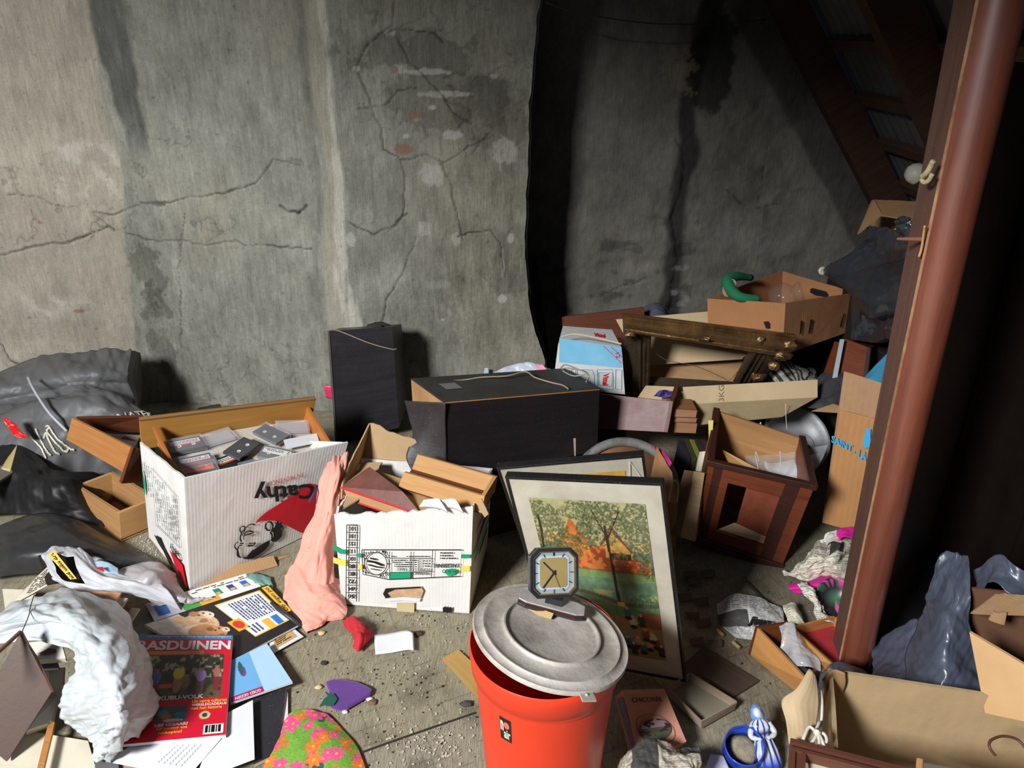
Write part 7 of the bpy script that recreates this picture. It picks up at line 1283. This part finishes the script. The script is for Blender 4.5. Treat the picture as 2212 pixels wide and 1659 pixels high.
paper('crumpled_newspaper','crumpled newspaper ball with columns of print below the chicory packet','newspaper',[[(1330,1650,.06),(1370,1618,.10),(1420,1600,.12),(1475,1604,.10),(1500,1622,.08)],[(1325,1680,.07),(1370,1650,.13),(1425,1638,.14),(1485,1640,.12),(1512,1655,.08)],[(1320,1730,.05),(1370,1700,.12),(1430,1690,.13),(1490,1690,.10),(1515,1700,.06)]],.016,18,5,120,80,newsprint(4,2,base=(204,196,178)))
cloth('white_paper','pale lilac sheet of paper at the bottom edge right of the newspaper ball','paper',[[(1535,1628,.02),(1562,1632,.02)],[(1510,1690,.02),(1590,1690,.02)]],.003,12,mat('pale_lilac_paper',lin((206,204,218)),.6),3,16,16,.0008)
t=thing('blue_pot','cobalt blue pot with a chipped rim holding dry sand beside the figurine','pot',Z(1597,1659,0)); BLUC=mat('cobalt_blue_glaze',lin((38,74,190)),.18,var=.35,vs=20,bump=.1,spec=.8)
o=Z(1603,1626,.008); R_p=rotv((math.radians(24),math.radians(-8),0)); lathe(m:=MB(),[(r_*1.1,z_*1.05) for r_,z_ in [(.0,0),(.036,.0),(.040,.006),(.041,.012),(.0395,.016),(.041,.03),(.0385,.046),(.0395,.050),(.039,.060),(.0375,.060),(.037,.05),(.036,.02),(0,.016)]],o,R_p,n=56)
m.v=[(x,y,z-.008*max(0,float(vn(math.atan2(y-o[1],x-o[0])*2.6,0,4))-.4) if z>.05 else z) for x,y,z in m.v]; build('pot_body',m,BLUC,t,smooth=True)
lathe(m:=MB(),[(0,.030),(.02,.028),(.037,.022)],o,R_p,n=30,wob=.1); build('dry_sand',m,mat('grey_sand',lin((150,140,118)),.95,var=.4,vs=60,bump=.8,bs=200),t,smooth=True)
# figurine: robed standing woman with a shawl, leaning back
t=thing('figurine','blue and white glazed figurine of a robed woman leaning over the blue pot','figurine',Z(1658,1650,0)); fb=Z(1662,1658,.0); ft_=A(*(Z(1632,1520,.115))); ax=nrm(ft_-fb); ex2=nrm(np.cross(A(0,1,0),ax)); ey2=np.cross(ax,ex2); RF=np.stack([ex2,ey2,ax],1); Hh=np.linalg.norm(ft_-fb)
def figcol(P):
    q_=(P-fb)@RF; n=len(P); c=np.ones((n,3))*A(*lin((196,204,216))); th_=np.arctan2(q_[:,1],q_[:,0]); s_=np.sin(th_*9+2*fbm(q_[:,2]*20,th_,3,2)); c[s_>.55]=A(*lin((36,60,150))); h=q_[:,2]/Hh
    c[(h>.52)&(h<.60)]=A(*lin((24,30,90))); c[h<.12]=A(*lin((40,70,180))); return c
prof=[(0,0),(.026,.0),(.0275,.01),(.023,.035),(.0175,.055),(.0145,.062),(.0165,.072),(.019,.082),(.016,.092),(.0085,.098),(.007,.101)]; sc_=Hh/.128; lathe(m:=MB(),[(r*sc_,z*sc_) for r,z in prof],fb,RF,n=72)
vv=[]; 
for p in m.v:
    q_=(A(*p)-fb)@RF; a=math.atan2(q_[1],q_[0]); h=q_[2]/Hh; k=1+.07*math.sin(a*11)*(h<.5)+.05*math.sin(a*5+h*9); vv.append(fb+RF@A(q_[0]*k*(1.15 if h>.5 else 1),q_[1]*k*.85,q_[2]))
m.v=[tuple(x) for x in vv]; body=build('robed_body',m,mat('glazed_porcelain_print',(1,1,1),.15,attr=True,var=.05,bump=0,spec=.8),t,smooth=True,col=figcol(np.array(m.v)))
hd=fb+RF@A(-.002,-.0095,.111*sc_); m=MB(); vs=[];fs=[]
for i in range(13):
    for k in range(20):
        ph=math.pi*i/12; th_=2*math.pi*k/20; r=.0105*sc_; n_=A(math.sin(ph)*math.cos(th_),math.sin(ph)*math.sin(th_),math.cos(ph)); b_=1+ .16*math.exp(-((n_[0]+.1)**2+(n_[2]+.05)**2)*30)*(n_[1]<0)-.08*math.exp(-((abs(n_[0])-.38)**2+(n_[2]-.15)**2)*50)*(n_[1]<0); vs.append(hd+RF@(n_*A(.88,.95,1.18)*r*b_))
for i in range(12):
    for k in range(20): fs.append((i*20+k,i*20+(k+1)%20,(i+1)*20+(k+1)%20,(i+1)*20+k))
m.add(vs,fs); build('head',m,mat('white_glaze',lin((206,210,216)),.15,bump=0,spec=.8),t,smooth=True)
lathe(m:=MB(),[(0,.0145*sc_),(.007*sc_,.0125*sc_),(.0125*sc_,.003*sc_),(.0135*sc_,-.009*sc_),(.0125*sc_,-.016*sc_)],hd+RF@A(0,.0095,.002),RF@rotv((-.45,0,0)),n=28); build('veil',m,mat('pale_blue_glaze',lin((120,156,214)),.15,var=.6,vs=90,bump=0,spec=.8),t,smooth=True,solid=.001)
for s_ in (-1,1):
    sh=fb+RF@A(s_*.017*sc_,-.002,.088*sc_); el=fb+RF@A(s_*.024*sc_,-.010,.068*sc_); ha=fb+RF@A(s_*.006*sc_,-.021*sc_,.064*sc_); m=tube(MB(),curve([sh,el,ha],6),[.006*sc_]*6+[.0052*sc_]*4+[.0035*sc_]*3,10); build('arm',m,mat('white_glaze',lin((206,210,216))),t,smooth=True)
# ------------------------------------------------ bottom right carton, frame, lath, bags
t=thing('cardboard_box','large open cardboard box at the bottom right corner with string tied to its flap','cardboard box',A(.85,.9,0))
k1=Z(1790,1450,.30); k2=A(1.28,1.03,.305); k3=A(.50,.70,.30); d_=A(0,0,-.298)
build('back_panel',slab(MB(),[k1+d_,k2+d_,k2,k1],.008,30,8,wave=.004),mat('inside_corrugated_card',lin((176,150,112)),.85,var=.15,bump=.3,bs=20,corr=6,dirt=.3),t)
build('left_panel',slab(MB(),[k3+d_,k1+d_,k1,k3],.008,12,8,wave=.004,toward=A(.9,.8,.1)),mat('inside_corrugated_card',lin((176,150,112))),t)
build('box_bottom',slab(MB(),[k3+d_*.98,A(1.28,.62,.006),k2+d_*.98,k1+d_*.98],.005,toward=A(.9,.8,-1)),LINER,t)
fl=[Z(1715,1600,.30),Z(1768,1650,.30),Z(1764,1500,.335),Z(1692,1514,.33)]
rows=[[Z(1748,1446,.37),Z(1753,1450,.37),Z(1757,1456,.365)],[Z(1722,1488,.355),Z(1742,1485,.36),Z(1765,1490,.35)],[Z(1690,1514,.335),Z(1725,1518,.345),Z(1768,1520,.335)],[Z(1698,1560,.32),Z(1730,1560,.325),Z(1762,1562,.315)],[Z(1704,1608,.31),Z(1732,1612,.31),Z(1756,1622,.305)]]
build('outer_flap',Sheet(rows,.003,10,2,'n').mesh(MB(),16,24),CARD2,t,smooth=True,solid=.005)
rows=[[Z(1778,1470,.31),Z(1800,1447,.315),Z(1826,1455,.312)],[Z(1782,1500,.27),Z(1802,1485,.27),Z(1826,1478,.28)],[Z(1772,1560,.20),Z(1795,1535,.2),Z(1810,1515,.22)]]
build('inner_flap',Sheet(rows,.002,10,3,'n').mesh(MB(),14,14),CARD3,t,smooth=True,solid=.005)
WS=mat('white_cotton_string',lin((214,208,196)),.85,bump=.3)
m=tube(MB(),curve([Z(1772,1490,.34),Z(1776,1520,.33),Z(1774,1560,.32),Z(1768,1572,.32)],6),.0028,6); tag(build('string',m,WS,smooth=True),'white string hanging down the flap edge of the large open box','string')
t=thing('string_bow','white knotted string bow tied through the flap of the large open box','string',Z(1770,1600,.31))
for i,p in enumerate(([(1762,1580),(1748,1570),(1738,1590),(1735,1598)],[(1764,1582),(1780,1585),(1786,1600),(1778,1606)],[(1764,1580),(1770,1600),(1768,1615),(1764,1618)],[(1766,1582),(1776,1600),(1780,1612)],[(1760,1582),(1766,1570),(1770,1560)],[(1766,1584),(1758,1598),(1752,1606)])):
    build('string_loop',tube(MB(),curve([Z(a,b,.335-.002*k) for k,(a,b) in enumerate(p)],5),.0032,6),WS,t,smooth=True)
build('knot',lathe(MB(),[(0,.007),(.006,.004),(.007,0),(.005,-.004),(0,-.006)],Z(1765,1582,.337),n=12),WS,t,smooth=True)
t=thing('picture_frame','brown moulded wooden picture frame in front of the large open box','picture frame',Z(1850,1640,.20))
def rail(a,b,w,mt,nm='frame_rail'):
    m=MB(); d=nrm(b-a); u=A(0,0,1); s_=nrm(np.cross(d,u)); 
    for k,(o1,o2,h) in enumerate(((0,.35,.012),(.35,.75,.008),(.75,1,.014))): hexa(m,{'000':a+s_*w*o1-u*.01,'100':b+s_*w*o1-u*.01,'110':b+s_*w*o2-u*.01,'010':a+s_*w*o2-u*.01,'001':a+s_*w*o1+u*h,'101':b+s_*w*o1+u*h,'111':b+s_*w*o2+u*h,'011':a+s_*w*o2+u*h})
    build(nm,m,mt,t,bevel=.0015)
FRM=mat('worn_mahogany_frame',lin((112,70,52)),.42,wood=.8,col2=lin((84,48,36)),bump=.15)
a=Z(1706,1604,.33); rail(a,Z(2040,1690,.33),.026,FRM); rail(Z(1700,1720,.33),a+nrm(Z(1700,1720,.33)-a)*.026,.026,FRM)
m=slab(MB(),[Z(1760,1720,.322),Z(1960,1740,.322),Z(1905,1665,.322),Z(1742,1628,.322)],.004); build('backing_paper',m,PAP,t)
m=slab(MB(),[Z(1975,1700,.325),Z(2300,1760,.325),Z(2300,1690,.33),Z(1985,1640,.33)],.02,1,1); t=thing('wooden_lath','weathered grey wooden lath with a rounded end at the bottom right edge','lath',Z(2100,1690,.3)); build('lath_body',m,mat('weathered_lath',lin((128,116,98)),.8,wood=1.2,col2=lin((96,84,68)),bump=.3),t,bevel=.006)
build('pale_sawn_end',slab(MB(),[Z(1974,1698,.326),Z(1990,1702,.328),Z(1996,1638,.333),Z(1980,1634,.333)],.006),WOODL,t,bevel=.003)
m=tube(MB(),curve([Z(2150,1632,.30),Z(2138,1615,.31),Z(2140,1600,.315),Z(2165,1590,.315),Z(2195,1596,.31),Z(2212,1612,.305),Z(2230,1640,.30)],7),.0026,7); tag(build('hanger_hook',m,mat('rusty_brown_wire',lin((96,62,48)),.5),smooth=True),'rusty wire hook curling in the large open box','hook')
BG=mat('dark_blue_grey_bag',lin((72,78,92)),.3,var=.15,bump=.12,bs=14,spec=.7)
t=thing('bin_bag','dark blue grey bin bag draped upright behind the large open box, right of the post','bin bag',A(.98,1.25,0))
rows=[[Y(2048,1192,1.42),Y(2070,1195,1.40),Y(2092,1205,1.38)],[Y(2022,1240,1.40),Y(2058,1240,1.36),Y(2098,1235,1.34)],[Y(2008,1300,1.38),Y(2050,1300,1.30),Y(2095,1285,1.30)],[Y(1990,1340,1.36),Y(2045,1350,1.26),Y(2092,1345,1.27)],[Y(1965,1400,1.33),Y(2040,1410,1.22),Y(2105,1410,1.24)],[Y(1955,1460,1.28),Y(2035,1470,1.18),Y(2115,1465,1.20)],[Y(1960,1510,1.22),Y(2035,1525,1.14),Y(2125,1525,1.14)]]
build('draped_film',Sheet(rows,.012,11,4,'fold',.5).mesh(MB(),60,110),BG,t,smooth=True,solid=.001)
rows=[[Y(2092,1235,1.38),Y(2125,1218,1.36),Y(2165,1200,1.34),Y(2200,1225,1.30),Y(2260,1262,1.26)],[Y(2100,1260,1.36),Y(2135,1245,1.33),Y(2165,1235,1.31),Y(2200,1262,1.28),Y(2260,1300,1.24)],[Y(2096,1292,1.34),Y(2120,1275,1.31),Y(2150,1262,1.29),Y(2180,1285,1.26),Y(2260,1305,1.22)]]
build('arched_film',Sheet(rows,.010,12,6,'crump',.3).mesh(MB(),70,36),BG,t,smooth=True,solid=.001)
rows=[[Y(1885,1400,1.46),Y(1910,1375,1.44),Y(1965,1340,1.42),Y(1995,1340,1.40)],[Y(1885,1450,1.38),Y(1915,1440,1.36),Y(1955,1420,1.34),Y(1985,1420,1.32)],[Y(1850,1485,1.32),Y(1900,1490,1.28),Y(1945,1490,1.26),Y(1985,1500,1.22)]]
build('lower_film',Sheet(rows,.010,12,8,'fold',.5).mesh(MB(),50,40),BG,t,smooth=True,solid=.001)
cloth('black_bag','black and blue plastic bag slumped against the foot of the post','bag',[[(1770,1445,.10),(1810,1440,.12),(1860,1450,.10),(1900,1470,.08)],[(1768,1462,.12),(1810,1468,.15),(1860,1480,.13),(1900,1500,.10)],[(1770,1490,.04),(1810,1500,.05),(1850,1515,.04),(1900,1530,.03)]],.014,14,BG,9,50,36,.001)
t=thing('cardboard_box','tan cardboard box with torn flaps at the right edge behind the large open box','cardboard box',A(1.15,1.2,0)); q=[Y(2128,1540,1.10),Y(2270,1570,1.02),Y(2270,1470,1.05),Y(2094,1366,1.16)]
build('side_panel',slab(MB(),q,.007,10,6,wave=.002),mat('smooth_tan_cardboard',lin((206,166,118)),.7,var=.08,bump=.1,corr=4),t)
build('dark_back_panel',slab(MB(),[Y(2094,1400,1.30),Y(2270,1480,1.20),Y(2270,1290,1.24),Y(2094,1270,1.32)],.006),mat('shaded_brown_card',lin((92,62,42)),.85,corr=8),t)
build('torn_flap',slab(MB(),[Y(2096,1325,1.26),Y(2260,1330,1.16),Y(2260,1292,1.16),Y(2150,1285,1.22)],.006,12,5,wave=.006,tear=.1),CARD,t)
build('torn_corner',slab(MB(),[Y(2135,1338,1.22),Y(2170,1350,1.2),Y(2175,1325,1.2),Y(2145,1318,1.22)],.005,6,4,wave=.006,tear=.2),CARD,t)
cloth('film_or_shade_sheet','matt black sheet added to stand for the shade on the floor behind the post','plastic film',[[(1880,1040,.01),(1960,1035,.03),(2060,1040,.03)],[(1872,1150,.01),(1960,1140,.05),(2070,1150,.04)],[(1862,1290,.01),(1960,1290,.05),(2060,1300,.04)],[(1850,1420,.01),(1950,1430,.03),(2040,1430,.03)]],.012,6,mat('matt_black_shade',lin((16,15,16)),.7,spec=.15,bump=.1),4,50,60,.001)  # black sheet added on the floor in place of the shade there
# ------------------------------------------------ dirt
rr=random.Random(12); DM=mat('dark_crumbs',lin((58,46,38)),.95,var=.3); LM=mat('pale_crumbs',lin((190,182,164)),.9,var=.2)
md,ml=MB(),MB()
for k in range(320):
    px,py=rr.gauss(925,55),rr.gauss(1605,32)
    if px>1035: continue
    s=rr.choice([.001,.0015,.002,.006]); boxm(ml,Z(px,py,.0005),(s,s*rr.uniform(.4,1.),.0012),rotv((0,0,rr.random()*3)))
for k in range(900):
    px=rr.uniform(600,1030) if k%3 else rr.uniform(1480,1800); py=rr.uniform(1335,1659) if k%3 else rr.uniform(1200,1600)
    if k%5==0: px=rr.gauss(870,60); py=rr.gauss(1450,30)
    if k%7==0: px=rr.gauss(930,50); py=rr.gauss(1335,14)
    o=Z(px,py,.0); s=rr.choice([.001,.0013,.0018,.0035])*rr.uniform(.6,1.2); boxm(md if rr.random()<.5 else ml,o+A(0,0,s*.3-.001),(s,s*rr.uniform(.5,1.6),s*.7),rotv((rr.random()*3,rr.random()*3,rr.random()*3)))
tag(build('dark_crumbs',md,DM),'dark crumbs and grit scattered over the lino','crumbs',kind='stuff'); tag(build('plaster_crumbs',ml,LM),'pale plaster crumbs scattered over the lino','crumbs',kind='stuff')
for i,(px,py,s,mt,l,nm) in enumerate(((1008,1520,.016,mat('dark_grey_fluff',lin((70,68,70)),.95,bump=.8),'dark grey fluff ball on the lino left of the pail','fluff_ball'),(688,1484,.010,mat('tan_leaf_scrap',lin((200,180,130)),.8),'tan flake on the lino left of the purple felt shape','flake'),(695,1367,.012,mat('tan_leaf_scrap',lin((200,180,130)),.8),'tan flake on the lino under the pink cloth','flake'),(798,1510,.009,WHI,'white plaster bit at the right tip of the purple felt shape','plaster_bit'),(745,1538,.008,WHI,'white plaster bit below the purple felt shape','plaster_bit'),(905,1368,.014,mat('brown_leaf',lin((70,50,40)),.9),'brown dry leaf at the right of the blank white card','leaf'),(805,1517,.012,mat('brown_cigarette_like_bit',lin((120,90,70)),.9),'small brown rolled bit below the purple felt shape','rolled_bit'),(700,1432,.010,mat('dark_grit_lump',lin((60,50,42)),.9),'dark dried lump on the lino above the purple felt shape','lump'))):
    m=MB(); o=Z(px,py,s*.25); vs=[];fs=[]
    for a in range(7):
        for k in range(10):
            ph=math.pi*a/6; th_=2*math.pi*k/10; r=s*(.6+.8*float(fbm(math.cos(th_)*2+a,math.sin(th_)*2+i*7,i,3))); vs.append(o+A(math.sin(ph)*math.cos(th_)*r,math.sin(ph)*math.sin(th_)*r*.7,math.cos(ph)*r*.35))
    for a in range(6):
        for k in range(10): fs.append((a*10+k,a*10+(k+1)%10,(a+1)*10+(k+1)%10,(a+1)*10+k))
    m.add(vs,fs); tag(build(nm,m,mt,smooth=True),l,nm.replace('_',' '))
